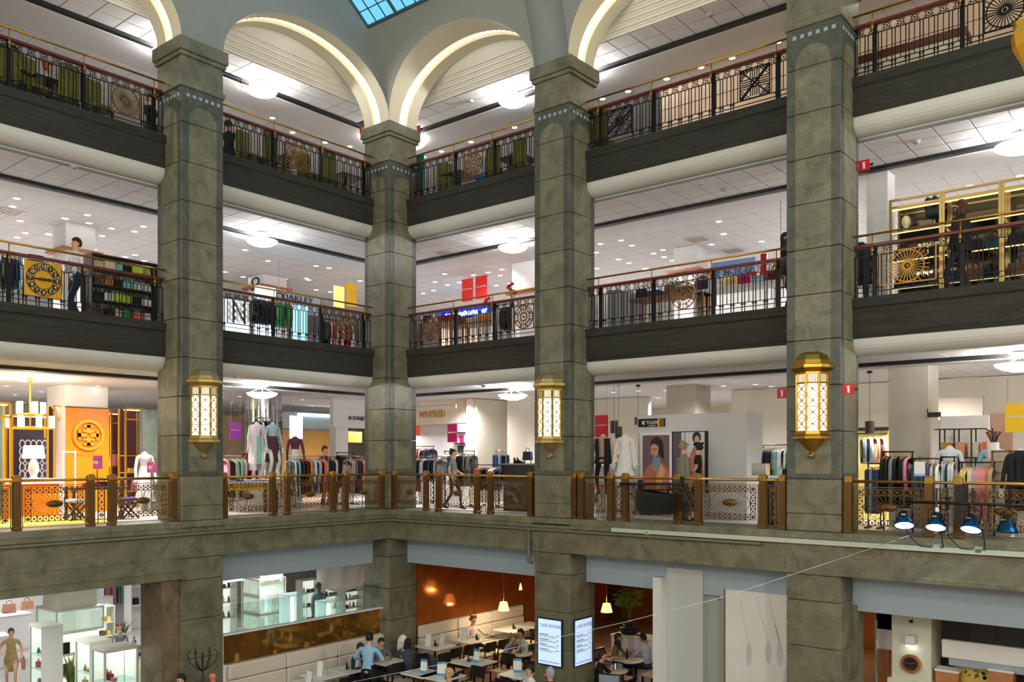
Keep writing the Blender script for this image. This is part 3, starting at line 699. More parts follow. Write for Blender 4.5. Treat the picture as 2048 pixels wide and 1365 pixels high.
def cyl_pendant(side, px, y0, y1, r, d, lv, label):
    p = on(side, px, y0, d); q = on(side, px, y1, d); zc = CZ[lv]+.02; t = thing('shade_pendant', label, 'pendant lamp', (p.x, p.y, zc))
    MB().lathe([(.06, 0), (.06, -.05), (.001, -.06)], 12).build('canopy', DARKM, t); MB().tube([(0, 0, -.05), (0, 0, p.z-zc)], .005, 4).build('cord', DARKM, t)
    m = MB(); z0, z1 = p.z-zc, q.z-zc
    m.lathe([(r, z0), (r*.98, z1)], 16, smooth=True); m.lathe([(r-.008, z0), (r*.98-.008, z1)], 16); m.build('lamp_shade', mat('smoked_shade', (38, 26, 22), .3), t)
    MB().ell((0, -.0, (z0+z1)/2-.03), .035, .035, .05, 8, 6).build('bulb', mat('ember_bulb', (255, 214, 170), .4, emit=6), t)
# ================================================================ FIRST GALLERY
# ---- orange boutique (left bay)
ORANGE = mat('orange_lacquer', (244, 128, 12), .35); GOLD = mat('gold', (232, 172, 48), .3, .55); NAVYM = mat('navy_velvet', (20, 28, 54), .7); BURG = mat('burgundy_lining', (86, 40, 54), .7)
e, w = block_pillar('L', 131, 216, 773, 6.5, 1, WHITE, 'square shop pillar, white above and clad in orange below, gold round emblem')
op = thing('orange_cladding', 'bright orange panel with a round gold emblem on the shop pillar', 'panel', (e.location.x+.035, e.location.y, L1), PI/2)
MB().box(-w/2-.01, 0, 0, w/2+.01, .02, 2.78).build('panel', ORANGE, op); MB().box(-w/2-.02, -.01, 2.78, w/2+.02, .03, 2.82).build('top_trim', BRONZE, op)
m = MB(); m.ring((0, -.03, 2.06), .38, .07, .06, 36); m.build('emblem_ring', GOLD, op)
m = MB()
for s in (1, -1):                                        # two mirrored T shapes forming a cross inside the ring
    z = 2.06; m.box(-.05, -.05, z+.05*s, .05, -.02, z+.27*s); m.box(-.13, -.05, z+.2*s, .13, -.02, z+.27*s); m.box(.05*s, -.05, z-.05, .27*s, -.02, z+.05); m.box(.2*s, -.05, z-.13, .27*s, -.02, z+.13)
    m.box(.05*s, -.05, z+.08*s, .15*s, -.02, z+.15*s); m.box(-.05*s, -.05, z+.08*s, -.15*s, -.02, z+.15*s)
m.build('emblem', GOLD, op); text('TORY BURCH', .13, GOLD, op, (0, -.005, 1.52), 0, .012)
ch = on('L', 60, 790, 5.2); t = thing('chandelier', 'gold chandelier with two tiers of white candle shades', 'chandelier', (ch.x, ch.y, CZ[1]))
MB().lathe([(.08, 0), (.08, -.03), (.02, -.06)], 12).build('canopy', GOLD, t); MB().tube([(0, 0, -.03), (0, 0, -1.2)], .02, 6).build('stem', GOLD, t)
m = MB()
for r_, z in ((.5, -1.22), (.28, -.88)):
    m.tube([(r_*math.cos(i*PI/9), r_*math.sin(i*PI/9), z) for i in range(19)], .016, 5)
    for i in range(4): a = i*PI/2; m.bar((0, 0, z), (r_*math.cos(a), r_*math.sin(a), z), .02)
m.build('ring_arms', GOLD, t); sh = MB().lathe([(.065, 0), (.065, .28)], 10).mesh('candle_shade', mat('candle_shade_glow', (255, 244, 224), .5, emit=2.2, ec=(255, 232, 196)))
for i in range(8): link('candle_shade', sh, t, (.5*math.cos(i*PI/4), .5*math.sin(i*PI/4), -1.2))
for i in range(5): link('candle_shade', sh, t, (.28*math.cos(i*PI/2.5), .28*math.sin(i*PI/2.5), -.86))
lamp('POINT', (ch.x, ch.y, CZ[1]-.5), 130, (1, .8, .55), .2)
for p in ((-4, -6.4), (-5, -9)): lamp('SPOT', (p[0], p[1], CZ[1]), 350, (1, .82, .6), .1, (0, 0, 0), 120, 1)
# gold framed display cabinets behind
def gold_cabinet(x0, y0, x1, d, label, lining, shelves, dp=.4):
    loc, w, h, r = rect('L', x0, y0, x1, y0+100, d); h = on('L', (x0+x1)/2, y0, d).z-L1; t = thing('display_cabinet', label, 'cabinet', (loc[0], loc[1], L1), r)
    for x in (-w/2, w/2):
        for y in (0, dp): MB().bar((x, y, 0), (x, y, h), .045).build('gold_post', GOLD, t)
    for z in (.05, h, h-.32): m = MB(); m.bar((-w/2, 0, z), (w/2, 0, z), .045); m.build('gold_rail', GOLD, t)
    MB().box(-w/2, dp, 0, w/2, dp+.03, h).build('back_panel', lining, t)
    for z in shelves: MB().box(-w/2+.02, .02, z, w/2-.02, dp, z+.03).build('shelf', GOLD, t)
    MB().box(-w/2+.03, .1, h-.05, w/2-.03, .2, h-.03).build('light_strip', mat('warm_strip', (255, 230, 180), .5, emit=3), t); return t, w, h
c1 = gold_cabinet(-30, 806, 21, 4.6, 'gold framed cabinet with pale blue glass, cut by the picture edge', mat('pale_mirror', (150, 176, 180), .15, .6), [.9])
c2 = gold_cabinet(24, 831, 101, 8.2, 'wide gold framed bay with patterned rear wall behind the table lamp', mat('aubergine', (60, 48, 66), .7), [])
c3 = gold_cabinet(222, 826, 250, 8.4, 'narrow gold cabinet with burgundy lining beside the orange pillar', BURG, [.7, 1.2])
c4 = gold_cabinet(251, 818, 286, 7.6, 'taller gold cabinet with burgundy lining and three shelves', BURG, [.45, 1.0, 1.5])
c5 = gold_cabinet(108, 813, 130, 6.8, 'narrow gold cabinet with navy lining at the left of the orange pillar', NAVYM, [])
pw = thing('patterned_screen', 'dark purple screen with white interlaced ovals behind the table lamp', 'screen', (*on('L', 72, 900, 8.0).xy, L1), PI/2)
MB().box(-.42, 0, 0, .42, .03, 2.0).build('panel', mat('screen_purple', (48, 38, 72), .6), pw)
m = MB()
for i in range(6):
    for j in range(9): m.ring((-.36+i*.145, -.012, .15+j*.21), .085, .025, .02, 10, 0, .8, 1.25)
tag(m.build('oval_lattice', WHITE, pw), kind='stuff')
def table_lamp(loc, label):
    t = thing('table_lamp', label, 'lamp', loc); MB().lathe([(.1, 0), (.1, .02), (.05, .04), (.13, .2), (.11, .36), (.04, .46), (.03, .52)], 14).build('base', WHITE, t)
    MB().lathe([(.26, .5), (.22, .82), (.001, .82)], 18).build('lamp_shade', mat('linen_shade', (252, 240, 220), .7, emit=1.3, ec=(255, 236, 205)), t)
ct = thing('counter', 'white and orange shop counter under the table lamp', 'counter', spot('L', 42, 5.4, L1), PI/2)
MB().box(-1.0, 0, 0, .9, .6, .8, 0, .01).build('body', ORANGE, ct); MB().box(-1.05, -.03, .8, .95, .63, .93, 0, .01).build('worktop', WHITE, ct)
table_lamp((*on('L', 67, 900, 5.7).xy, L1+.93), 'white table lamp with linen drum shade on the orange counter')
for x0, lab in ((196, 'pink poster with a white flamingo on the dark display table'), (304, 'pink poster with white flamingo beside the white mannequin')):
    loc, w, h, r = rect('L', x0-10, 912 if x0 == 196 else 925, x0+9, 939 if x0 == 196 else 946, 3.2 if x0 == 196 else 4.0)
    t = thing('poster_stand', lab, 'poster', loc, r); MB().box(-w/2, 0, 0, w/2, .015, h).build('panel', mat('poster_pink', (236, 92, 170), .5), t)
    m = MB(); m.tube([(-.02, -.008, h*.2), (-.02, -.008, h*.5), (.05, -.008, h*.62), (.02, -.008, h*.8), (.06, -.008, h*.84)], .012, 5); m.ell((-.04, -.006, h*.5), .07, .01, .045, 8, 5); m.build('flamingo', NUM, t)
    MB().bar((0, .03, 0), (0, .03, -(loc[2]-L1-.76) if x0 == 196 else -(loc[2]-L1)), .02).build('stem', BRONZE, t)
tb = thing('display_table', 'dark carved display table in front of the orange pillar', 'table', spot('L', 198, 3.1, L1), PI/2)
MB().box(-.62, 0, .7, .62, .5, .76, 0, .01).build('tabletop', mat('dark_wood', (40, 28, 24), .4), tb)
for x in (-.55, .55):
    for y in (.05, .45): MB().lathe([(.05, 0), (.06, .1), (.03, .2), (.055, .45), (.035, .6), (.05, .7)], 8, (x, y, 0)).build('leg', mat('dark_wood'), tb)
def xstool(px, d, c, lab):
    t = thing('cross_leg_stool', lab, 'stool', spot('L', px, d, L1), PI/2); MB().ell((0, .2, .46), .24, .2, .06, 12, 6).build('cushion', pm_(c), t)
    for y in (.06, .34): m = MB(); m.bar((-.2, y, 0), (.2, y, .42), .035); m.bar((.2, y, 0), (-.2, y, .42), .035); m.build('leg', mat('dark_wood'), t)
xstool(264, 2.8, 'purple', 'cross-legged stool with purple cushion behind the balustrade'); xstool(160, 2.9, 'white', 'cross-legged stool with pale cushion at left of the dark table')
tag(MB().box(-6.4, -10.4, L1, -2.2, -6.3, L1+.012).build('rug', mat('yellow_rug', (214, 190, 70), .9, var=.1)), 'yellow rug on the boutique floor', 'rug')
tt = l2w(tb, (-.1, .2, .76)); bag((tt[0], tt[1], tt[2]), PI/2, 'red', 'red flat bag on the dark display table', .4, .1); bag(l2w(tb, (.2, .3, .76)), PI/2, 'navy', 'navy clutch on the dark display table', .3, .12)
bag(l2w(c3[0], (.0, .2, 1.23)), PI/2, 'pink', 'pink bag on the shelf of narrow burgundy cabinet', .3, .34); bag(l2w(c4[0], (.12, .2, .48)), PI/2, 'pink', 'coral pink bag on the lowest shelf of the tall burgundy cabinet', .2, .3)
bag(l2w(c4[0], (0, .2, 1.03)), PI/2, 'gold', 'small gold bag on the middle shelf of the tall burgundy cabinet', .2, .12)
m = MB()
fr = thing('garment_frame', 'slim white clothes frame standing before the orange panel', 'clothes rack', spot('L', 134, 5.6, L1), PI/2)
for x in (-.1, .2): MB().bar((x, 0, 0), (x, 0, 1.62), .03).build('post', WHITE, fr)
MB().bar((-.1, 0, 1.6), (.2, 0, 1.6), .03).build('rail', WHITE, fr)
slab('wall_panel', 'panel', 'dark green granite wall panel at the right of the boutique', 'L', 286, 820, 330, 960, 5.6, .2, STONEB, L1)
# ---- women's fashion (bay left of the corner pillar)
WOODO = mat('oak_panel', (178, 130, 62), .5, var=.12, scale=5)
o_, w_, h_ = slab('panel_wall', 'wall panel', 'oak panelled rear wall between mannequins and white wall', 'L', 560, 861, 672, 905, 9, .1, WOODO, L1)
slab('panel_wall', 'wall panel', 'dark olive wooden wall panel behind the purple banner', 'L', 440, 832, 484, 900, 8.5, .1, mat('olive_wood', (122, 104, 70), .5, var=.15, scale=5), L1)
t, w, h = slab('glazed_office', 'partition', 'pale glazed partition with a bright strip above the oak wall', 'L', 560, 826, 672, 860, 9.1, .05, mat('pale_glazing', (170, 190, 198), .2))
MB().box(-.5, -.05, h-.12, w/2, -.02, h-.04).build('light_strip', mat('cool_strip', (235, 245, 255), .5, emit=4), t)
t, w, h = slab('shop_fascia', 'sign', 'white shop fascia lettered in black beside the corner pillar', 'L', 667, 819, 780, 857, 5.0, .12, WHITE)
MB().box(-w/2, .0, h, w/2, .12, CZ[1]-t.location.z+.02).build('upper_band', WHITE, t)
text('RODEBJER', .17, DARKM, t, (-w/2+1.0, -.01, h*.5), 0, .01)
block_pillar('L', 671, 696, 857, 5.2, 1, WHITE, 'white wall pier under the black-lettered fascia', .3)
slab('wall_panel', 'panel', 'ochre panel in the recess under the black-lettered fascia', 'L', 696, 864, 724, 886, 6.2, .05, mat('ochre', (190, 150, 60), .6))
banner('L', 459, 845, 482, 880, 4, (178, 70, 196), 'purple sale banner hanging left of the mannequins', ceil=CZ[1])
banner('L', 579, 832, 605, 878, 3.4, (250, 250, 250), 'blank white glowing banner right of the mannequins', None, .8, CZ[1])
cp = thing('mirrored_column', 'mirrored round column with vertical lettering behind the mannequins', 'column', spot('L', 525, 5.2, L1), PI/2)
MB().lathe([(.55, 0), (.55, CZ[1]-L1)], 20).build('mirror_shaft', mat('soft_mirror', (205, 212, 216), .12, 1), cp)
for i in range(12): a = PI+i*PI/11; MB().tube([(.57*math.cos(a), .57*math.sin(a), .2), (.57*math.cos(a), .57*math.sin(a), 2.9)], .012, 4).build('beaded_rod', CHROME, cp)
tx = text('DESIGNERS', .2, DARKM, cp, (.2, -.62, 2.05), 0, .01); tx.rotation_euler = (PI/2, -PI/2, 0)
clothes([('jacket', 'navy'), ('jacket', 'white'), ('jacket', 'denim'), ('jacket', 'black')], .5, (*on('L', 524, 830, 4.4).xy, L1+2.62), PI/2, 'high rail on the mirrored column', 'clothes on the mirrored column')
t = thing('hanging_rail', 'high chrome rail fixed to the mirrored column', 'rail', (*on('L', 524, 830, 4.4).xy, L1+2.62), PI/2); MB().tube([(-.3, 0, 0), (.3, 0, 0)], .014, 6).build('rail', CHROME, t); MB().bar((0, 0, 0), (0, .3, 0), .02).build('bracket', CHROME, t)
rack('L', 443, 490, 3.2, L1, 1.5, ['pink', ('coat', 'black'), ('coat', 'black'), ('dress', 'sage'), ('dress', 'sage'), 'mint', ('dress', 'grey'), ('dress', 'lilac')], 'chrome rack left of the mannequins')
rack('L', 577, 650, 2.6, L1, 1.5, [('dress', 'white'), ('dress', 'turquoise'), ('coat', 'plum'), ('coat', 'plum'), ('coat', 'burgundy'), 'orange', ('coat', 'grey'), 'white', ('coat', 'lightblue'), 'lilac', ('coat', 'coral'), 'coral'], 'long chrome rack of the mannequin bay')
rack('L', 655, 672, 2.9, L1, 1.5, [('jacket', 'navy'), ('coat', 'black'), 'white', ('coat', 'navy')], 'short rack of dark jackets by the suited man')
rack('L', 672, 708, 4.0, L1, 1.62, [('coat', 'black')]*5+['white']+[('coat', 'black')]*3, 'black rack of black coats', DARKM)
rack('L', 692, 726, 2.2, L1, 1.5, [('coat', 'beige'), ('coat', 'beige'), ('jacket', 'grey'), ('coat', 'navy'), ('coat', 'denim'), ('coat', 'red'), 'white', ('coat', 'beige')], 'chrome rack beside the corner pillar')
rack('L', 490, 512, 3.6, L1, 1.75, [('dress', 'red'), ('dress', 'coral'), ('dress', 'white')], 'narrow rail of red and white dresses by the mirrored column')
dt = thing('display_table', 'low yellow-edged white table behind the balustrade fan panels', 'table', spot('L', 505, 1.9, L1), PI/2)
MB().box(-.85, 0, .78, .85, .6, .84, 0, .01).build('tabletop', WHITE, dt); MB().box(-.8, .03, .62, .8, .57, .78).build('apron', mat('yellow_lacquer', (236, 186, 40), .4), dt)
for x in (-.75, .75):
    for y in (.06, .54): MB().bar((x, y, 0), (x, y, .64), .05).build('leg', DARKM, dt)
for i in range(7): fold(l2w(dt, (-.7+i*.23, .28, .84)), PI/2, ['white', 'grey', 'navy', 'white', 'lightblue', 'pink', 'white'][i], '%s folded clothes, %s from left on the yellow-edged table' % (['white', 'grey', 'navy', 'white', 'pale blue', 'pink', 'white'][i], ORD[i]), .2, .3, .05, 'folded clothes on the yellow-edged table')
# ---- white and grey shop (bay right of the corner pillar)
CREAMW = mat('cream_wall', (224, 214, 194), .8)
t, w, h = slab('shop_fascia', 'sign', 'cream shop fascia with gold capital letters', 'R', 800, 811, 931, 849, 5.2, .25, CREAMW)
text('WHYRED', .33, mat('gold_letters', (196, 140, 50), .35, .6), t, (.02, -.012, h*.52), 0, .014, sx=.9)
MB().box(-w/2, 0, h-.02, w/2, .25, CZ[1]-t.location.z+.02).build('upper_band', CREAMW, t)
slab('alcove_wall', 'wall panel', 'white rear wall of the alcove under the gold-lettered fascia', 'R', 780, 849, 932, 1000, 5.6, .1, WHITE, L1)
p0 = on('R', 932, 811, 5.0); struct(MB().box(p0.x, 5.0, L1, p0.x+.15, 5.4, CZ[1]).build('wall_pier', CREAMW))
struct(MB().box(p0.x+.15, 5.2, L1, p0.x+.3, 12, CZ[1]).build('wall_grey', BEIGE)); struct(MB().box(p0.x+.2, 8.0, L1, p0.x+5, 8.2, CZ[1]).build('wall_grey', BEIGE))
t = thing('wall_box', 'small white box mounted high on the beige wall', 'box', (*on('R', 962, 823, 7.9).xy, on('R', 962, 830, 7.9).z)); MB().box(-.14, 0, 0, .14, .1, .26, 0, .01).build('case', WHITE, t); MB().box(-.1, -.006, .04, .1, 0, .2).build('grille', BEIGE, t)
block_pillar('R', 1014, 1054, 806, 5.0, 1, mat('beige_pillar', (206, 198, 184), .8), 'square beige pillar behind the black counter', 1.0)
banner('R', 895, 849, 914, 885, 4.4, (180, 6, 92), 'magenta sale banner under the gold lettering', ceil=CZ[1])
banner('R', 826, 851, 840, 872, 4.9, (240, 72, 30), 'orange-red banner beside the corner pillar', None, ceil=CZ[1])
t, w, h = slab('wall_shelf', 'shelf', 'grid shelf with a green panel on the alcove wall', 'R', 915, 848, 929, 910, 5.2, .25, WHITE)
for z in (0, h*.35, h*.7): MB().box(-w/2-.05, -.12, z, w/2+.05, 0, z+.03).build('shelf', DARKM, t)
MB().box(-w*.4, -.03, .02, w*.4, -.01, .3).build('green_panel', mat('deep_green', (10, 60, 36), .6), t); MB().box(-.04, -.03, .34, w*.45, -.01, .62).build('magenta_card', mat('banner_180_6_92'), t)
rack('R', 812, 868, 4.9, L1, 1.85, ['white', 'purple', 'orange', 'lightblue', 'purple', 'coral', 'white', 'navy', 'purple', 'navy'], 'rear rail of printed tops beside the corner pillar', DARKM)
rack('R', 818, 886, 2.6, L1, 1.5, [('coat', 'burgundy'), ('coat', 'red'), ('coat', 'red'), 'red', 'teal', 'navy', 'white', 'white', 'navy', 'navy', 'denim', 'navy', 'white', 'grey'], 'front rack of red, white and navy tops')
rack('R', 888, 950, 3.6, L1, 1.66, ['white', 'lightblue', 'white', 'denim', ('coat', 'peach'), ('coat', 'peach'), 'white', ('coat', 'black'), ('coat', 'black'), ('coat', 'grey'), ('coat', 'grey'), ('coat', 'grey')], 'black rack of long coats behind the passing woman', DARKM)
rack('R', 953, 1000, 3.2, L1, 1.25, ['red', 'red', 'black', 'black', 'black', 'white', 'white', 'denim'], 'low black rack with red tops', DARKM)
rack('R', 990, 1013, 3.8, L1, 1.66, [('trousers', 'denim'), ('trousers', 'navy'), ('trousers', 'denim'), ('trousers', 'denim'), ('trousers', 'lightblue'), ('trousers', 'denim')], 'curved rail of jeans beside the black counter', CHROME)
ct = thing('counter', 'black counter carrying a handbag and shoes', 'counter', spot('R', 1060, 2.6, L1), 0); MB().box(-.95, 0, 0, .6, .6, 1.25, 0, .01).build('body', mat('charcoal', (38, 36, 38), .5), ct); MB().box(-.97, -.02, 1.25, .62, .62, 1.3).build('worktop', mat('grey_top', (120, 118, 116), .4), ct)
bag(l2w(ct, (-.28, .25, 1.4)), 0, 'navy', 'navy handbag on a small stand upon the black counter', .3, .22)
t = thing('bag_stand', 'small black wire stand under the navy handbag', 'stand', l2w(ct, (-.28, .25, 1.3))); MB().box(-.13, -.08, .085, .13, .08, .1).build('top', DARKM, t)
for x in (-.11, .11): MB().bar((x, 0, 0), (x, 0, .09), .02).build('leg', DARKM, t)
for i, x in enumerate((-.62, -.5)):
    m = MB(); m.prism([(-.1, 0), (.1, 0), (.11, .04), (.0, .07), (-.06, .16), (-.1, .16)], -.03, .03); tag(m.build('shoe', DARKM, None, l2w(ct, (x, .2, 1.3))), 'black shoe on the black counter, %s of the pair' % ('outer one' if i == 0 else 'one next to the handbag'), 'shoe', 'pair of black shoes')
# ---- menswear with portrait posters (bay between the right lantern pillars)
block_pillar('R', 1332, 1391, 788, 5.0, 1, TAUPE, 'taupe pillar above the poster partition')
struct(MB().box(6.3, 7.4, L1, 24, 7.6, CZ[1]).build('wall_grey', BEIGE))
pt = thing('poster_partition', 'free-standing white partition carrying two portrait posters', 'partition', spot('R', 1379, 2.9, L1), 0)
loc, pw_, ph_, _ = rect('R', 1270, 829, 1488, 960, 2.9); ph_ = on('R', 1379, 828, 2.9).z-L1
MB().box(-pw_/2, 0, 0, pw_/2, .9, ph_, 0, .01).build('wall_board', mat('partition_white', (206, 206, 208), .6), pt)
sg = thing('shop_sign', 'black shop sign with white crest and a yellow ribbon on the partition', 'sign', (*on('R', 1303, 846, 2.88).xy, on('R', 1303, 846, 2.88).z), 0)
MB().box(-.37, -.02, -.1, .37, .02, .1).build('panel', DARKM, sg); text('TIGER', .12, NUM, sg, (.02, -.026, .0), 0, .004); text('OF SWEDEN', .035, NUM, sg, (.02, -.026, -.075), 0, .003)
m = MB(); m.prism([(-.24, -.04), (-.18, -.05), (-.2, 0), (-.16, .05), (-.22, .03), (-.25, .06), (-.26, .0)], -.026, -.02); m.build('crest', NUM, sg)
m = MB(); m.prism([(.19, -.12), (.24, -.13), (.23, .0), (.25, .12), (.2, .11), (.18, 0)], -.034, -.02); m.prism([(.25, -.1), (.36, -.09), (.35, .09), (.26, .1)], -.028, -.02, 'y', 1); m.build('ribbon', [mat('ribbon_yellow', (232, 176, 20), .4), mat('ribbon_olive', (110, 92, 30), .5)], sg)
SKINP = mat('print_skin', (214, 158, 130), .6); HAIRP = mat('print_hair', (38, 26, 26), .6); JACK = mat('print_jacket', (196, 108, 82), .6); JACK2 = mat('print_jacket_light', (222, 168, 116), .6); ROLLN = mat('print_rollneck', (130, 150, 170), .6); MAUVE = mat('print_mauve', (112, 88, 98), .6); CURT = mat('print_curtain', (92, 76, 92), .6)
def poster(side, x0, y0, x1, y1, d, label, full):
    loc, w, h, r = rect(side, x0, y0, x1, y1, d); t = thing('portrait_poster', label, 'poster', loc, r)
    m = MB(); mats = [WHITE, MAUVE, HAIRP, SKINP, JACK, JACK2, ROLLN, CURT, mat('print_window', (214, 214, 224), .6), mat('print_lips', (150, 80, 76), .6)]
    m.box(-w/2, 0, 0, w/2, .03, h, 0); b = .06 if full else 0
    m.box(-w/2+b, -.004, b*0, w/2-b, 0, h-b, 1 if full else 8)
    def el(x, z, rx, rz, mi, y): m.prism([(x+rx*math.cos(2*PI*i/20), z+rz*math.sin(2*PI*i/20)) for i in range(20)], y-.002, y, 'y', mi)
    def pg(pts, mi, y): m.prism([(x*w, z*h) for x, z in pts], y-.002, y, 'y', mi)
    if full:
        pg([(-.44, 0), (-.44, .25), (-.33, .42), (-.12, .52), (.2, .52), (.4, .4), (.44, .25), (.44, 0)], 4, -.005); pg([(-.02, 0), (.02, .3), (.18, .5), (.3, .38), (.12, .1), (.1, 0)], 5, -.008)
        pg([(-.12, .4), (-.08, .6), (.14, .6), (.16, .5), (.05, .36)], 6, -.011)
        el(.04*w, .79*h, .2*w, .14*h, 2, -.013); pg([(.08, .86), (.23, .84), (.27, .6), (.2, .57), (.12, .66)], 2, -.0125); el(-.03*w, .735*h, .125*w, .125*h, 3, -.016); pg([(-.17, .8), (-.14, .88), (.0, .92), (.14, .89), (.2, .62), (.12, .64), (.1, .78), (-.03, .82)], 2, -.019)
        el(-.08*w, .735*h, .025*w, .012*h, 2, -.019); el(.01*w, .735*h, .025*w, .012*h, 2, -.019); el(-.05*w, .64*h, .035*w, .012*h, 9, -.019); pg([(-.07, .68), (-.03, .68), (-.045, .735)], 9, -.0185)
    else:
        for i in range(4): pg([(-.5+i*.07, 0), (-.5+i*.07, 1), (-.45+i*.07, 1), (-.45+i*.07, 0)], 7, -.005)
        pg([(-.5, 0), (-.5, 1), (-.27, 1), (-.27, 0)], 7, -.0048); pg([(.0, 0), (.0, .62), (.12, .74), (.28, .74), (.38, .55), (.4, 0)], 4, -.006); pg([(.2, .2), (.3, .7), (.4, .5), (.36, .1)], 5, -.009)
        pg([(-.26, .78), (-.02, .78), (-.02, .8), (-.26, .8)], 1, -.005); pg([(-.15, .5), (-.13, .5), (-.13, 1), (-.15, 1)], 1, -.005); pg([(.42, 0), (.42, 1), (.5, 1), (.5, 0)], 2, -.005)
        el(.2*w, .9*h, .12*w, .1*h, 2, -.011); el(.21*w, .86*h, .07*w, .075*h, 3, -.014); pg([(.13, .7), (.15, .78), (.28, .78), (.3, .72)], 6, -.012)
    m.build('print', mats, t); m = MB()
    for a, b2 in (((-w/2, 0, 0), (-w/2, 0, h)), ((w/2, 0, 0), (w/2, 0, h)), ((-w/2, 0, h), (w/2, 0, h)), ((-w/2, 0, 0), (w/2, 0, 0))): m.bar(a, b2, .02)
    m.build('frame', WHITE if full else DARKM, t)
poster('R', 1281, 866, 1343, 990, 2.86, 'portrait poster of a dark-haired person in rust leather jacket, white border', True)
poster('R', 1345, 864, 1415, 985, 2.86, 'poster of the same person by a curtained window, no white border', False)
banner('R', 1190, 831, 1216, 875, 3.0, (196, 6, 24), 'bright red sale banner behind the black-jacketed mannequin', ceil=CZ[1])
cyl_pendant('R', 1228, 842, 867, .1, 2.9, 1, 'black cylinder pendant with glowing bulb, left one of the close pair'); cyl_pendant('R', 1237, 854, 877, .1, 3.6, 1, 'black cylinder pendant with glowing bulb, right and lower one of the close pair')
cyl_pendant('R', 1276, 835, 850, .1, 4.2, 1, 'black cylinder pendant half hidden behind the black sign'); cyl_pendant('R', 1739, 843, 867, .1, 4.4, 1, 'black cylinder pendant above the pink sweater')
bt = thing('display_plinth', 'pale plinth with a bronze bust between the mannequins', 'plinth', spot('R', 1228, 3.0, L1), 0); MB().box(-.5, 0, 0, .5, .5, 1.25, 0, .01).build('body', mat('plinth_grey', (180, 178, 172), .7), bt)
b = thing('bronze_bust', 'bronze head and shoulders on the pale plinth', 'bust', l2w(bt, (.05, .2, 1.25))); m = MB(); m.lathe([(.1, 0), (.13, .06), (.05, .13), (.055, .16)], 10); m.build('shoulders', BRASSD, b); MB().ell((0, 0, .24), .07, .085, .1, 10, 8).build('head', BRASSD, b)
dt = thing('display_table', 'white display table with a silver box right of the partition', 'table', spot('R', 1544, 1.9, L1), 0); MB().box(-.55, 0, 1.0, .5, .5, 1.06, 0, .01).build('tabletop', WHITE, dt); MB().box(-.3, .1, 0, -.0, .4, 1.0).build('pedestal', DARKM, dt); MB().box(.35, .1, 0, .48, .4, 1.0).build('leg', WHITE, dt)
boxy(l2w(dt, (-.36, .25, 1.06)), 0, 'grey', 'silver metal box on the white display table', .34, .2, .26, 'metal_box', 'box', None, CHROME)
bag(l2w(dt, (.25, .2, 1.06)), 0, 'black', 'small black bag on the white display table', .2, .14)
rack('R', 1524, 1585, 4.0, L1, 1.75, ['black', 'black', ('coat', 'black'), 'navy', 'black', 'grey', 'turquoise', 'white', 'white', 'white', 'green'], 'rack of dark clothes right of the poster partition', DARKM)
# ---- knitwear (right bay)
e, w = block_pillar('R', 1777, 1857, 766, 3.3, 1, mat('mushroom_paint', (196, 190, 178), .8), 'wide mushroom-grey pillar among the clothes', .8)
slab('alcove_wall', 'wall panel', 'yellow lit alcove wall behind the hanging sweaters', 'R', 1715, 858, 1779, 980, 5.4, .1, mat('alcove_yellow_light', (226, 206, 112), .7), L1)  # yellow light in the alcove is put into the wall colour
slab('black_rail_board', 'trim', 'black board across the top of the yellow alcove', 'R', 1715, 855, 1779, 862, 5.3, .06, DARKM)
lamp('SPOT', tuple(on('R', 1745, 850, 4.9)), 40, (1, .93, .7), .05, (0, 0, 0), 130, 1)
rack('R', 1716, 1776, 4.9, L1, 2.0, [('jacket', 'grey'), ('jacket', 'lightblue'), ('jacket', 'peach'), ('jacket', 'pink')], 'high rail in the yellow alcove', DARKM, False, .6)
rack('R', 1733, 1764, 2.6, L1, 1.32, [('trousers', 'denim'), ('trousers', 'lightblue'), ('trousers', 'denim'), ('trousers', 'denim'), ('trousers', 'denim')], 'low rack of blue jeans by the brass-lantern pillar', DARKM)
rack('R', 1764, 1828, 1.5, L1, 1.55, [('coat', 'black'), ('coat', 'black'), ('coat', 'grey'), ('coat', 'black'), ('coat', 'black'), ('coat', 'black'), 'pink'], 'black rack of long black coats', DARKM)
rack('R', 1822, 1884, 1.35, L1, 1.42, ['teal', 'teal', 'denim', 'teal', 'teal', 'denim', ('coat', 'beige'), 'teal', 'white'], 'black rack of teal shirts with a paper notice', DARKM)
rack('R', 1880, 1912, 2.0, L1, 1.45, ['white', ('coat', 'white'), 'lightblue', 'denim', 'white', 'white'], 'rack of white shirts right of the wide pillar', DARKM)
rack('R', 1920, 1992, 1.9, L1, 1.35, [('dress', 'yellow'), ('coat', 'yellow'), 'cream', ('coat', 'lilac'), ('coat', 'pink'), ('coat', 'pink'), 'peach', ('coat', 'pink'), 'coral', 'beige'], 'rack of pastel yellow and pink clothes', DARKM)
loc, w, h, r = rect('R', 1828, 924, 1850, 953, 1.1); t = thing('notice', 'white paper notice clipped before the teal shirts', 'notice', loc, r); MB().box(-w/2, 0, 0, w/2, .006, h).build('sheet', WHITE, t); MB().box(-w/2, -.002, 0, w/2, 0, h*.16).build('blue_edge', mat('notice_blue', (150, 180, 220), .5), t); MB().bar((0, .01, h), (0, .01, h+.1), .012).build('clip', DARKM, t)
slab('partition', 'partition', 'white slanting partition behind the black shelf of pastel folded clothes', 'R', 1880, 832, 1978, 1000, 3.4, .08, WHITE, L1)
slab('wall_panel', 'panel', 'taupe upper wall right of the wide pillar', 'R', 1870, 795, 1966, 840, 5.8, .1, TAUPE)
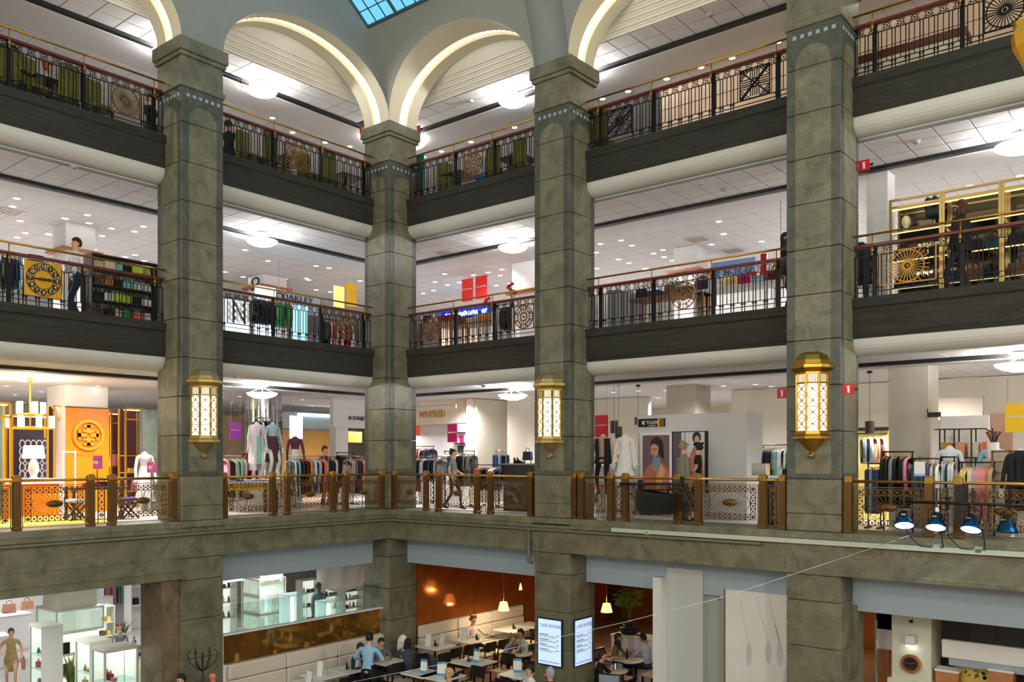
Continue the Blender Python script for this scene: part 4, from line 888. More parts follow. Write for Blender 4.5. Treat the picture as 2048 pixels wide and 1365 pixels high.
slab('wall_panel', 'panel', 'rosy wooden panel behind the yellow banner', 'R', 1980, 826, 2026, 1000, 3.0, .05, mat('rose_wood', (176, 140, 120), .6, var=.06, scale=4), L1)
banner('R', 2010, 807, 2062, 865, 1.6, (246, 200, 0), 'yellow sale banner cut by the right picture edge', ceil=CZ[1])
t = thing('bracket_sign', 'dark bracket sign on the side of the wide pillar', 'sign', tuple(on('R', 1868, 830, 3.1)), 0); MB().box(-.13, 0, -.05, .12, .03, .05).build('panel', DARKM, t); MB().bar((-.13, .03, .05), (-.13, .03, .12), .02).build('arm', DARKM, t)
ss = thing('metal_shelf', 'black metal shelf stacked with folded pastel clothes', 'shelf', spot('R', 1931, 2.7, L1), 0)
for x in (-.46, -.2, .1, .46): m = MB(); m.bar((x, 0, 0), (x, 0, 2.0), .025); m.bar((x, .4, 0), (x, .4, 2.0), .025); m.build('post', DARKM, ss)
for z in (.62, 1.02, 1.42): MB().box(-.5, -.02, z, .5, .42, z+.025).build('shelf', WHITE if z < 1.4 else DARKM, ss)
MB().tube([(-.6, .2, 2.0), (.3, .2, 2.0), (.45, .2, 1.9)], .014, 6).build('top_rail', DARKM, ss)
k = 0
for z, cs in ((1.045, ['brown', 'white', 'red', 'pink']), (.645, ['pink', 'white', 'coral', 'cream']), (1.445, ['gold', 'peach', 'cream', 'coral'])):
    for i, c in enumerate(cs): fold(l2w(ss, (-.36+i*.24, .2, z)), 0, c, '%s folded clothes, %s from left on the %s shelf of the black metal shelf' % (c, ORD[i], {1.045: 'middle', .645: 'lowest', 1.445: 'top'}[z]), .2, .3, [.14, .1, .16, .12][i] if z < 1.4 else .3, 'folded pastel clothes')
cf = thing('display_cabinet', 'brown wooden framed cabinet with panes near the right picture edge', 'cabinet', spot('R', 2020, 1.9, L1), 0)
for x in (-.28, .0, .28): MB().bar((x, 0, 1.0), (x, 0, 1.55), .04).build('frame_bar', mat('cherry_wood', (120, 62, 30), .4), cf)
for z in (1.0, 1.55): MB().bar((-.3, 0, z), (.3, 0, z), .04).build('frame_rail', mat('cherry_wood'), cf)
for z in (1.16, 1.36): MB().bar((-.28, 0, z), (.0, 0, z), .025).build('glazing_bar', mat('cherry_wood'), cf)
MB().box(-.29, .3, 0, .29, .34, 1.55).build('back_panel', BEIGE, cf); MB().box(-.3, 0, 0, .3, .34, .98).build('base', BEIGE, cf)
vs = thing('vase', 'white cylinder vase with dried feathers by the wooden panel', 'vase', (*on('R', 1986, 912, 2.3).xy, L1+1.42)); MB().lathe([(.09, 0), (.1, .05), (.1, .3), (.08, .3), (.08, .05)], 14).build('body', WHITE, vs)
for i in range(5): a = i*1.3; MB().tube([(0, 0, .2), (.06*math.cos(a), .06*math.sin(a), .38), (.12*math.cos(a), .1*math.sin(a), .5)], .012, 4, r2=.03).build('feather', pm_('brown'), vs)
t = thing('display_plinth', 'pale plinth under the feather vase', 'plinth', (*on('R', 1986, 912, 2.3).xy, L1)); MB().box(-.15, -.15, 0, .15, .15, 1.42, 0, .01).build('body', BEIGE, t)
def hang(t, w, h, zc):                                  # two rods up to a ceiling
    for x in (-w*.42, w*.42): MB().tube([(x, .03, h-.02), (x, .03, zc-t.location.z)], .008, 4).build('hanging_rod', CHROME, t)
# red extinguisher signs
sign_board(tuple(on('R', 1564, 787, .95)), 0, .2, 'red extinguisher sign left of the brass-lantern pillar'); sign_board(tuple(on('R', 1697, 779, .05)), .12, .2, 'red extinguisher sign on the right flank of the brass-lantern pillar')
sign_board(tuple(on('R', 1728, 331, .97)), 0, .2, 'red extinguisher sign by the brass-lantern pillar at second gallery'); sign_board(tuple(on('R', 834, 261, 1.06)), 0, .24, 'red extinguisher sign right of the corner pillar capital'); sign_board(tuple(on('L', 726, 261, 1.06)), PI/2, .24, 'red extinguisher sign left of the corner pillar capital')
# ================================================================ SECOND GALLERY
WOODC = mat('collar_wood', (150, 88, 56), .5)
def collar_pillar(side, x0, x1, yc, d, label, corner=None):
    e, w = block_pillar(side, x0, x1, 480, d, 2, WHITE, label, None); c = on(side, (x0+x1)/2, yc, d).z-L2
    MB().box(-w/2-.14, -.14, c-.06, w/2+.14, w+.14, c).build('wood_collar', WOODC, e); return e, w
collar_pillar('L', 132, 190, 500, 5.2, 'white pillar with wooden collar behind the walking man')
e, w = collar_pillar('L', 528, 573, 574, 6.6, 'white pillar with wooden collar and black oval emblem')
for nm, p, r in (('a', (0, -.02), 0),):
    tz = on('L', 510, 565, 6.6).z-L2
t = thing('pillar_sign', 'black oval ring and lettering on the side of the white pillar', 'sign', l2w(e, (-w/2-.01, w/2, tz)), 0)
m = MB(); m.ring((0, -.01, .13), .15, .05, .02, 24, 0, 1.25, .8); m.build('oval_ring', DARKM, t); text('OAKLEY', .14, DARKM, t, (0, -.01, -.1), 0, .01)
bl = mat('lightbox_blue', (214, 236, 255), .5, emit=1.6, ec=(190, 222, 255)); tq = mat('lightbox_turquoise', (170, 228, 232), .5, emit=.9, ec=(150, 220, 235))
def lightbox(side, x0, y0, x1, y1, d, m, label):
    t, w, h = slab('light_box', 'light box', label, side, x0, y0, x1, y1, d, .12, m, L2, part='lit_face'); MB().box(-w/2-.02, .12, -.02, w/2+.02, .15, h+.02).build('back_panel', WHITE, t); return t
lightbox('L', 455, 600, 498, 705, 3.6, bl, 'tall glowing blue-white panel beside the lantern pillar'); lightbox('L', 516, 574, 552, 640, 4.2, bl, 'glowing blue-white panel under the oval emblem pillar'); lightbox('L', 590, 612, 616, 705, 4.3, tq, 'turquoise glowing panel right of the green shirts')
t, w, h = slab('shop_fascia', 'sign', 'pale grey fascia with black wide lettering behind the second-gallery railing', 'L', 552, 588, 640, 625, 4.6, .1, mat('fascia_grey', (170, 184, 196), .6)); hang(t, w, h, CZ[2]); text('OAKLEY', .24, DARKM, t, (-.05, -.01, h-.16), 0, .012, sx=1.3)
m = MB(); m.ring((-w*.42, -.01, h-.16), .1, .035, .02, 18, 0, 1.4, .8); m.build('oval_ring', DARKM, t)
rack('L', 503, 545, 2.2, L2, 1.35, [('jacket', 'black'), ('jacket', 'navy'), ('jacket', 'black'), ('jacket', 'black'), ('jacket', 'navy'), ('jacket', 'black'), ('jacket', 'black'), ('jacket', 'black')], 'second-gallery rack of black jackets', DARKM)
rack('L', 545, 580, 2.6, L2, 1.45, ['green', 'green', 'green', 'green', 'green', 'green', 'red'], 'second-gallery rack of green shirts', DARKM)
rack('L', 645, 700, 3.0, L2, 1.2, ['black', 'white', 'red', 'white', 'lightblue', 'red', 'white', 'navy', 'magenta', 'navy', 'white'], 'second-gallery rack of mixed colours left of the corner pillar', DARKM)
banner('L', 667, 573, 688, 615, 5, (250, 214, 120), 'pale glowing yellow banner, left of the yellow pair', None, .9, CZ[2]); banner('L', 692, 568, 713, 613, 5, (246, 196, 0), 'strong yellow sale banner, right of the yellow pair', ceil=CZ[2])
banner('R', 924, 558, 946, 603, 5, (226, 40, 30), 'red sale banner, left of the hanging pair at second gallery', ceil=CZ[2]); banner('R', 951, 552, 974, 598, 5, (222, 30, 34), 'red sale banner, right of the hanging pair at second gallery', ceil=CZ[2])
# shelves and clothes behind the clock bay
rack('L', 2, 40, 2.4, L2, 1.4, ['black', 'navy', 'navy', 'denim', 'black', 'lightblue'], 'dark clothes rack left of the gold clock', DARKM)
rack('L', 45, 128, 3.4, L2, 1.6, ['mint', 'mint', 'turquoise', 'mint', 'turquoise', 'mint', 'mint', 'turquoise', 'lilac', 'mint', 'coral', 'turquoise'], 'rail of mint and turquoise clothes behind the gold clock')
slab('pennant', 'banner', 'dark purple floral panel above the gold clock', 'L', 57, 510, 88, 540, 3.2, .03, mat('floral_purple', (44, 32, 70), .7, var=.5, scale=14))
slab('post', 'post', 'white post between the gold clock and the man', 'L', 129, 524, 136, 640, 2.4, .1, WHITE, L2)
gs = thing('shelf_unit', 'open shelf unit full of colourful bags and shoes behind the railing', 'shelf', spot('L', 252, 2.4, L2), PI/2)
loc, w, h, r = rect('L', 186, 548, 318, 640, 2.4); GW = w; open_shelf(gs, w, 1.75, .4, mat('shelf_dark', (60, 52, 46), .6), [.35, .7, 1.05, 1.4], mat('shelf_back', (176, 168, 150), .7))
cs = [['beige', 'beige', 'turquoise', 'black', 'lime', 'yellow'], ['brown', 'orange', 'black', 'turquoise', 'white', 'white'], ['black', 'white', 'lime', 'lime', 'black', 'white'], ['brown', 'black', 'cream', 'green', 'coral', 'white']]
for j, z in enumerate((1.42, 1.07, .72, .37)):
    for i, c in enumerate(cs[j]):
        loc = l2w(gs, (-w/2+.12+(w-.24)*(i+.5)/6, .2, z))
        if (i+j) % 3 == 1: boxy(loc, PI/2, c, '%s box, %s from left on the %s shelf behind the railing' % (c, ORD[i], ['topmost', 'second', 'third', 'lowest'][j]), .24, .25, random.uniform(.16, .28), 'shoe_box', 'box', 'goods on the shelf unit')
        else: bag(loc, PI/2, c, '%s bag, %s from left on the %s shelf behind the railing' % (c, ORD[i], ['topmost', 'second', 'third', 'lowest'][j]), .26, .2, 'goods on the shelf unit')
# red banner bay: lit sign, goods tables
slab('shop_wall', 'wall panel', 'cream shop wall beneath the blue lit sign', 'R', 880, 636, 985, 720, 7, .1, mat('cream_lit', (244, 226, 196), .7), L2)
t, w, h = slab('neon_sign', 'sign', 'blue glowing sign with white letters behind the railing', 'R', 878, 614, 985, 636, 6.6, .08, mat('neon_board', (10, 30, 96), .4, emit=.8, ec=(10, 60, 255)))
hang(t, w, h, CZ[2]); m = MB(); x = -w*.36; nl = [.6, .5, 0, 1, .9, .5, .6, .9, .5, .5, .6, .55, 0, .5, .6]
NEON = mat('neon_white', (220, 240, 255), .4, emit=4)
for q in nl:
    if q: MB().box(x-.045, -.03, h*.25, x-.015, 0, h*(.25+.5*q)).box(x+.02, -.03, h*.25, x+.05, 0, h*(.25+.35)).box(x-.045, -.03, h*.25, x+.05, 0, h*.33).build('letter', NEON, t)
    x += w*.052
e, w = collar_pillar('R', 1024, 1085, 582, 4.6, 'white pillar with wooden collar right of the red banners')
def goods_table(side, px, d, w, label, items, top=.85, m=None):
    r = ROT[side]; t = thing('display_table', label, 'table', spot(side, px, d, L2), r); M = m or mat('goods_oak', (140, 92, 56), .5)
    MB().box(-w/2, 0, top-.05, w/2, .6, top, 0, .01).build('tabletop', M, t)
    for x in (-w/2+.05, w/2-.05):
        for y in (.06, .54): MB().bar((x, y, 0), (x, y, top-.04), .05).build('leg', M, t)
    for i, (k, c) in enumerate(items):
        x = -w/2+w*(i+.5)/len(items); lab = '%s %s, %s from left on the %s' % (c, {'b': 'bag', 'f': 'folded clothes', 'x': 'box'}[k], ORD[i], label)
        lab = ' '.join(lab.split()[:16])
        loc = l2w(t, (x, .25, top))
        if k == 'b': bag(loc, r, c, lab, min(.3, w/len(items)*.9), .24, 'goods on the '+label)
        elif k == 'f': fold(loc, r, c, lab, min(.3, w/len(items)*.9), .3, .16, 'goods on the '+label)
        else: boxy(loc, r, c, lab, min(.3, w/len(items)*.9), .26, .2, 'box', 'box', 'goods on the '+label)
goods_table('R', 868, 1.7, 1.3, 'table of red goods', [('b', 'black'), ('f', 'white'), ('f', 'red'), ('f', 'red')], 1.0)
goods_table('R', 905, 2.9, 1.2, 'dark table of black bags', [('b', 'black'), ('b', 'navy'), ('b', 'black')], 1.1)
goods_table('R', 948, 2.0, 1.5, 'table of tan goods', [('x', 'brown'), ('f', 'cream'), ('b', 'peach'), ('x', 'orange'), ('x', 'peach')], .9)
rack('R', 992, 1022, 2.2, L2, 1.3, [('jacket', 'white'), ('jacket', 'white'), ('jacket', 'beige'), ('jacket', 'navy'), ('jacket', 'black')], 'rack of white and navy jackets left of the menu-screen pillar', DARKM)
def orchid(loc, c, label):
    t = thing('flower_vase', label, 'flowers', loc); MB().lathe([(.05, 0), (.07, .1), (.04, .2), (.045, .22)], 10).build('vase', DARKM, t)
    for i in range(7): a = i*.9; MB().tube([(0, 0, .2), (.1*math.cos(a), .1*math.sin(a), .4+.04*i)], .008, 4).build('stem', pm_('green'), t); MB().ell((.1*math.cos(a), .1*math.sin(a), .42+.04*i), .06, .06, .05, 7, 5).build('blossom', pm_(c), t)
pl = thing('display_plinth', 'white plinth carrying magenta flowers', 'plinth', spot('R', 978, 3.0, L2)); MB().box(-.15, -.15, 0, .15, .15, 1.05, 0, .01).build('body', WHITE, pl); orchid(l2w(pl, (0, 0, 1.05)), 'magenta', 'magenta flowers in a dark vase behind the railing')
pl = thing('display_plinth', 'white plinth carrying crimson flowers by the wheel ornament', 'plinth', spot('R', 1024, 2.4, L2)); MB().box(-.15, -.15, 0, .15, .15, 1.2, 0, .01).build('body', WHITE, pl); orchid(l2w(pl, (0, 0, 1.2)), 'red', 'crimson flowers beside the wheel ornament')
# shoe and bag bay
collar_pillar('R', 1347, 1392, 540, 6, 'white pillar with collar hidden behind the railing of shoes')
slab('partition', 'partition', 'white low partition left of the wheel ornament', 'R', 1280, 588, 1345, 680, 3.0, .1, WHITE, L2)
for i, (a, b) in enumerate(((1214, 1236), (1238, 1258), (1260, 1280))): slab('display_block', 'block', 'grey display block, %s from left behind the railing' % ORD[i], 'R', a, 580+i*3, b, 660, 2.4+i*.15, .3, mat('block_grey', (150, 152, 156), .6), L2, group='grey display blocks')
slab('wall_panel', 'panel', 'blue upper wall panel behind the shoe shelves', 'R', 1424, 520, 1508, 596, 7.4, .1, mat('blue_wall', (112, 136, 184), .7))
slab('wall_panel', 'panel', 'white wall under the blue panel behind the shoe shelves', 'R', 1430, 575, 1600, 680, 6.4, .1, WHITE, L2)
goods_table('R', 1330, 1.6, 1.9, 'brown wooden bag table', [('b', 'black'), ('f', 'denim'), ('b', 'brown'), ('f', 'navy'), ('b', 'brown')], .85)
goods_table('R', 1480, 1.6, 2.3, 'shoe table by the right wheel ornament', [('b', 'navy'), ('x', 'white'), ('b', 'yellow'), ('b', 'magenta'), ('f', 'lightblue'), ('b', 'burgundy'), ('b', 'teal')], .85, WHITE)
goods_table('R', 1430, 3.2, 2.6, 'rear white bag table', [('b', 'turquoise'), ('f', 'white'), ('b', 'pink'), ('x', 'lightblue'), ('b', 'yellow'), ('f', 'purple'), ('b', 'red'), ('f', 'white')], 1.25, WHITE)
loc, w, h, r = rect('R', 1391, 555, 1417, 640, 2.2); t = thing('standing_mirror', 'standing mirror with orange wooden arched frame', 'mirror', (loc[0], loc[1], L2), 0); h = loc[2]+h-L2
MB().box(-w/2, 0, .1, w/2, .02, h).build('mirror_glass', mat('soft_mirror'), t); MB().tube([(-w/2, 0, 0), (-w/2, 0, h-.08), (-w/4, 0, h), (w/4, 0, h), (w/2, 0, h-.08), (w/2, 0, 0)], .03, 6).build('frame', mat('orange_wood', (214, 130, 40), .4), t)
b = thing('red_boot', 'tall red boot standing on the shoe table', 'boot', l2w(SC.objects['display_table'], (0, 0, 0))); bt_ = on('R', 1527, 615, 1.85); b.location = (bt_.x, bt_.y, L2+.855)
MB().tube([(0, 0, .02), (0, 0, .3), (.01, 0, .62)], .055, 10, r2=.075).build('shaft', mat('boot_red', (206, 10, 24), .35), b); m = MB(); m.ell((.06, -.02, .05), .12, .05, .05, 10, 6); m.build('foot', mat('boot_red'), b); MB().bar((-.05, 0, 0), (-.05, 0, .06), .03).build('heel', DARKM, b)
p = on('R', 1561, 548, 3.4); t = thing('shade_pendant', 'dark drum pendant lamp beside the brass-lantern pillar at second gallery', 'pendant lamp', (p.x, p.y, CZ[2]+.02)); MB().tube([(0, 0, 0), (0, 0, p.z-CZ[2])], .006, 4).build('cord', DARKM, t); z0 = p.z-CZ[2]-.02
MB().lathe([(.2, z0), (.2, z0-.3)], 16).build('lamp_shade', mat('smoked_shade'), t); MB().ell((0, 0, z0-.05), .08, .08, .06, 8, 6).build('bulb', BULB, t)
# gold framed cabinets (right bay)
block_pillar('R', 1733, 1775, 372, 2.6, 2, WHITE, 'white pillar left of the gold display cabinets', .5)
YG = mat('gold_lit', (176, 150, 92), .32, .9); STRIPY = mat('gold_light_strip', (255, 238, 170), .5, emit=1.0, ec=(255, 230, 150))
x0 = on('R', 1776, 500, 1.9).x; h = on('R', 1776, 404, 1.9).z-L2
gcab = None
for i, (xa, xb) in enumerate(((1778, 1884), (1884, 2003), (2003, 2150))):
    a, b = on('R', xa, 500, 1.9).x, on('R', xb, 500, 1.9).x; w = b-a
    t = thing('display_cabinet', ['gold framed glass cabinet with the pale mannequin head', 'gold framed glass cabinet behind the woman in black', 'gold framed glass cabinet cut by the right picture edge'][i], 'cabinet', ((a+b)/2, 1.9, L2), 0)
    for x in (-w/2+.025, w/2-.025):
        for y in (0, .6): MB().bar((x, y, 0), (x, y, h), .045).build('gold_post', YG, t)
    for z in (.04, h-.14, h):
        for y in (0, .6): MB().bar((-w/2, y, z), (w/2, y, z), .04).build('gold_rail', YG, t)
    for z in (.42, .95, 1.5): MB().box(-w/2+.03, .04, z, w/2-.03, .58, z+.02).build('shelf', mat('dark_glass_shelf', (40, 40, 36), .2), t); MB().box(-w/2+.05, .02, z-.02, w/2-.05, .035, z+.0).build('light_strip', STRIPY, t)
    MB().box(-w/2+.05, .02, h-.2, w/2-.05, .035, h-.17).build('light_strip', STRIPY, t)
    MB().box(-w/2, .62, 0, w/2, .65, h).build('back_mirror', mat('bronze_mirror', (96, 90, 78), .12, .7), t)
    for j, z in enumerate((.44, .97)):
        for q in range(3): bag(l2w(t, (-w/3+q*w/3, .3, z+.0)), 0, ['black', 'navy', 'brown', 'black', 'teal', 'black'][(i+j+q) % 6], 'dark handbag, %s from left on the %s shelf of gold cabinet %s' % (ORD[q], ['lower', 'middle'][j], ['with the head', 'behind the woman', 'at the picture edge'][i]), .3, .24, 'bags in the gold cabinets')
    if i == 0: gcab = t; GW_ = w
hd = thing('display_bust', 'pale mannequin head on the top shelf of the gold cabinet', 'bust', (*on('R', 1812, 440, 2.2).xy, L2+1.52)); m = MB(); m.lathe([(.08, 0), (.055, .05), (.05, .14)], 12); m.ell((0, -.0, .24), .085, .1, .12, 12, 9); m.ell((0, -.1, .23), .015, .02, .03, 6, 4); m.build('head', mat('mannequin_cream', (240, 232, 196), .4), hd)
hw = thing('feather_hat', 'dark blue feathered hat on the top shelf of the gold cabinet', 'hat', (*on('R', 1868, 450, 2.2).xy, L2+1.52)); MB().tube([(0, 0, 0), (0, 0, .25)], .03, 8).build('stand', YG, hw); m = MB(); m.ell((0, 0, .32), .16, .14, .12, 10, 7)
for i in range(14): a = i*.45; m.ell((.12*math.cos(a), .08*math.sin(a), .38+.08*(i % 3)), .06, .05, .1, 6, 4)
m.build('feathers', mat('feather_blue', (34, 44, 58), .6), hw)
# ================================================================ TOP GALLERY
SAL = WALLM[3]
struct(MB().box(5.6, 4.6, L3, 24, 4.75, CZ[3]).build('wall_salmon', SAL))
m = MB()
for z in (L3+1.0, L3+1.7, L3+2.3): m.box(5.6, 4.585, z, 24, 4.6, z+.015)
struct(m.build('trim', mat('salmon_line', (120, 96, 84), .7)))
GREEN = mat('chair_green', (104, 106, 34), .8, var=.25, scale=9)
def green_chair():
    t = thing('upholstered_chair', 'x', 'chair')
    m = MB(); m.box(-.21, -.24, .38, .21, .24, .5, 0, .03); m.build('seat', GREEN, t); m = MB(); m.box(-.21, .18, .4, .21, .28, 1.12, 0, .04); m.build('backrest', GREEN, t)
    for x in (-.2, .2):
        for y in (-.2, .2): MB().bar((x, y, 0), (x, y, .4), .04).build('leg', mat('dark_wood'), t)
    return t
gc = green_chair(); first = True
for side, px, d, rz, lab in (('L', 8, 1.5, PI, 'green high-backed chair at the left picture edge, top gallery'), ('L', 70, 1.3, .3, 'green high-backed chair beside the seated café guests, top gallery'), ('L', 128, 1.4, PI, 'green high-backed chair left of the middle post, top gallery'), ('L', 196, 1.3, .1, 'green high-backed chair left of the sunburst ornament, top gallery'),
                             ('L', 497, 1.35, .1, 'first green chair from the lantern pillar, middle bay of top gallery'), ('L', 530, 1.3, PI, 'second green chair from the lantern pillar, middle bay of top gallery'), ('L', 618, 1.4, 0, 'green chair just right of the sunburst ornament, top gallery'), ('L', 648, 1.3, PI, 'second green chair right of the sunburst ornament, top gallery'), ('L', 672, 1.5, .2, 'third green chair right of the sunburst ornament, top gallery'), ('L', 560, 1.6, .4, 'green chair just left of the sunburst ornament, top gallery'),
                             ('R', 892, 1.6, .6, 'green chair left of the wheel ornament near the fire extinguisher, top gallery'), ('R', 995, 1.5, .2, 'green chair right of the wheel ornament, top gallery'), ('R', 1018, 1.7, PI, 'green chair beside the dark table, top gallery'), ('R', 1050, 1.5, 0, 'green chair next to the menu-screen pillar, top gallery'), ('R', 1209, 1.3, .1, 'single green chair left of the pierced quatrefoil ornament')):
    p = spot(side, px, d, L3); o = gc if first else copy_tree(gc, group=None); first = False
    o.location = p; o.rotation_euler = (0, 0, ROT[side]+rz+PI if side == 'R' else ROT[side]+rz); o['label'] = lab; o['group'] = 'green café chairs of the top gallery'
def sq_table(loc, rz, label, w=.75, h=.75, top=None, leg=None, name='cafe_table', group=None, rnd=False):
    t = thing(name, label, 'table', loc, rz, group); tm = top or WHITE; lm = leg or DARKM
    if rnd: MB().lathe([(w/2-.02, h-.035), (w/2, h-.02), (w/2, h), (.001, h)], 28).build('tabletop', tm, t)
    else: MB().box(-w/2, -w/2, h-.035, w/2, w/2, h, 0, .008).build('tabletop', tm, t)
    MB().tube([(0, 0, .03), (0, 0, h-.03)], .035, 8).build('pedestal', lm, t); m = MB(); m.box(-w*.3, -.03, 0, w*.3, .03, .03); m.box(-.03, -w*.3, 0, .03, w*.3, .03); m.build('foot', lm, t); return t
DW = mat('dark_wood')
for side, px, d, lab in (('L', 95, 1.7, 'dark table among the seated guests of the top gallery'), ('L', 575, 1.7, 'dark table left of the sunburst ornament, middle bay'), ('R', 918, 1.7, 'dark table left of the wheel ornament, top gallery'), ('R', 1036, 1.7, 'dark table near the menu-screen pillar, top gallery'), ('L', 690, 1.6, 'dark table near the corner pillar, top gallery')):
    sq_table(spot(side, px, d, L3), ROT[side], lab, .8, .8, DW, DW)
ex = thing('fire_extinguisher', 'red fire extinguisher at the corner pillar, top gallery', 'fire extinguisher', spot('R', 831, 1.15, L3)); MB().lathe([(.001, 0), (.08, 0), (.085, .03), (.085, .45), (.05, .54), (.03, .56)], 14).build('cylinder', RED, ex); MB().box(-.03, -.03, .56, .03, .03, .62).build('valve', DARKM, ex); MB().tube([(.03, 0, .58), (.11, -.02, .5), (.1, -.02, .2)], .014, 5).build('hose', DARKM, ex); MB().box(-.05, -.088, .15, .05, -.084, .32).build('paper_label', WHITE, ex); ex.location.z += .25
st = thing('extinguisher_stand', 'dark stand under the fire extinguisher', 'stand', spot('R', 831, 1.15, L3)); MB().box(-.12, -.12, 0, .12, .12, .05).build('foot', DARKM, st); MB().box(-.06, -.06, .05, .06, .06, .25).build('riser', DARKM, st)
slab('green_board', 'panel', 'sea-green board beside the fire extinguisher, top gallery', 'R', 832, 310, 846, 392, 1.5, .06, mat('sea_green', (30, 120, 96), .6), L3)
bc = copy_tree(gc); bc.location = spot('R', 974, 1.5, L3); bc.rotation_euler = (0, 0, .2); bc['label'] = 'blue chair right of the wheel ornament, top gallery'; bc['group'] = 'green café chairs of the top gallery'
BL = mat('chair_blue', (24, 110, 180), .6)
for ch in KID[bc.name]:
    if ch.name.startswith(('seat', 'backrest')): ch.data = ch.data.copy(); ch.data.materials[0] = BL
bn = thing('wooden_counter', 'long reddish-brown wooden counter behind the right-hand top railing', 'counter', spot('R', 1795, 2.2, L3), 0); MB().box(-1.2, 0, 0, 1.2, .5, 1.0, 0, .01).build('body', CREAMW, bn); MB().box(-1.22, -.02, 1.0, 1.22, .52, 1.16, 0, .01).build('worktop', mat('counter_wood', (92, 44, 30), .4), bn)
# gold bracket of a hanging lamp at the right top picture edge
pc = dep(2062, 85, 11.5); gb = thing('hanging_ornament', 'gold pointed ornament of a hanging lamp at the upper right picture edge', 'lamp', pc); MB().lathe([(.02, -.55), (.05, -.5), (.1, -.3), (.22, -.05), (.24, .1), (.2, .2), (.22, .26), (.12, .34), (.02, .4)], 8, smooth=False).build('gold_body', GOLD, gb); MB().tube([(0, 0, .4), (0, 0, 12)], .015, 5).build('chain', BRASSD, gb)
# brass hooks on the pillar tops
for k, (x, y, dx, lab) in {'P1': (.02, -5.0, 1, 'thin iron hook arm on the top of the lantern pillar'), 'P3': (4.87, -.02, -1, 'thin iron hook arm on the top of the menu-screen pillar')}.items():
    t = thing('hook_arm', lab, 'bracket', (x, y, E+8.62)); m = MB(); q = (0, 1) if k == 'P1' else (-1, 0)
    m.tube([(0, 0, 0), (q[0]*.45, q[1]*.45, 0), (q[0]*.45+.0, q[1]*.45, -.12)], .012, 5); m.build('arm', IRON, t); m = MB(); m.tube([(q[0]*.45, q[1]*.45, 0), (q[0]*.3+.3*(1 if k == 'P1' else 0), q[1]*.3-(.3 if k == 'P3' else 0), -.35)], .006, 4); m.build('chain', IRON, t)
# ================================================================ STAGE SPOTLIGHTS, LOUDSPEAKER, PIPES on the front of the first gallery
PIPE = mat('painted_pipe', (92, 94, 78), .5)
m = MB(); 
t = thing('ledge_pipe', 'grey-green pipe running under the whole balcony ledge', 'pipe', (0, 0, 0)); m.tube([(.075, -12, E-1.6), (.075, -.075, E-1.6), (10.4, -.075, E-1.6)], .032, 8); m.build('pipe', PIPE, t)
dr = thing('drain_pipe', 'short drain pipe turning down beside the menu-screen pillar', 'pipe', (4.78, -.075, E-1.63)); m = MB(); m.tube([(0, 0, .0), (0, 0, -.62), (.02, .0, -.72), (.1, 0, -.74)], .045, 8); m.ell((0, 0, 0), .055, .055, .055, 8, 6); m.build('pipe', PIPE, dr)
cdt = thing('cable_duct', 'pale cable duct under the ledge at the right', 'duct', (0, 0, 0)); MB().box(7.05, -.1, E-1.545, 17.8, -.03, E-1.46).build('duct', mat('duct_pale', (186, 196, 180), .5), cdt)
PB = mat('spot_blue', (14, 74, 116), .22, .7)
bar = thing('light_bar', 'black pipe carrying the four blue spotlights', 'pipe', on('R', 1900, 1007, -.35)); m = MB(); bx = [on('R', px, 1007, -.35).x-bar.location.x for px in (1785, 2090)]
m.tube([(bx[0], 0, 0), (bx[1], 0, 0)], .024, 8); m.build('pipe', DARKM, bar)
for px in (1916, ): x = on('R', px, 1000, -.35).x-bar.location.x; MB().box(x-.05, .0, -.35, x+.05, .5, .3).build('clamp', DARKM, bar)
for i, (px, py) in enumerate(((1808, 1042), (1872, 1046), (1943, 1050), (2015, 1054))):
    p = on('R', px, py, -.42); t = thing('spotlight', 'blue stage spotlight, %s from the left under the black pipe' % ORD[i], 'spotlight', p, .3-.2*i, 'blue stage spotlights')
    MB().lathe([(.001, .17), (.06, .17), (.09, .13), (.09, .05), (.11, .03)], 14).build('housing', DARKM, t)
    MB().lathe([(.10, .06), (.13, .0), (.155, -.07), (.16, -.1), (.15, -.1), (.145, -.07), (.11, -.02)], 16).build('reflector', PB, t)
    MB().lathe([(.148, -.085), (.06, -.1), (.001, -.105)], 16).build('lens', mat('spot_lens', (220, 240, 255), .4, emit=9, ec=(200, 230, 255)) if i < 3 else mat('spot_lens_off', (30, 60, 90), .1), t)
    for q in KID[t.name]: q.rotation_euler = (-.5 if i < 3 else -.1, 0, 0)
    m = MB(); m.tube([(-.12, 0, .02), (-.12, .03, .2), (0, .05, .27), (.12, .03, .2), (.12, 0, .02)], .012, 5); m.bar((0, .05, .25), (0, .07, on('R', px, 1007, -.35).z-p.z+.24), .03); m.build('yoke', DARKM, t)
    MB().box(-.05, -.1, .1, .02, -.088, .12).build('type_plate', CHROME, t)
for i, (a, b) in enumerate(((1, 1874), (3, 1957))):
    px = b; p = on('R', px, 1096 if i == 0 else 1101, -.06); t = thing('socket_box', 'small grey socket box with looping cable, %s' % ['between first two spotlights', 'between last two spotlights'][i], 'socket', p); MB().box(-.055, -.04, -.05, .055, .03, .06, 0, .008).build('case', mat('socket_grey', (150, 166, 156), .5), t)
    m = MB(); m.tube([(-.05, -.03, 0), (-.25, -.1, .02), (-.38, -.25, .2), (-.42, -.36, .4)], .008, 5); m.build('cable', DARKM, t); m = MB(); m.tube([(.05, -.03, 0), (.12, -.1, .02), (.12, -.36, .42)], .008, 5); m.build('cable', DARKM, t)
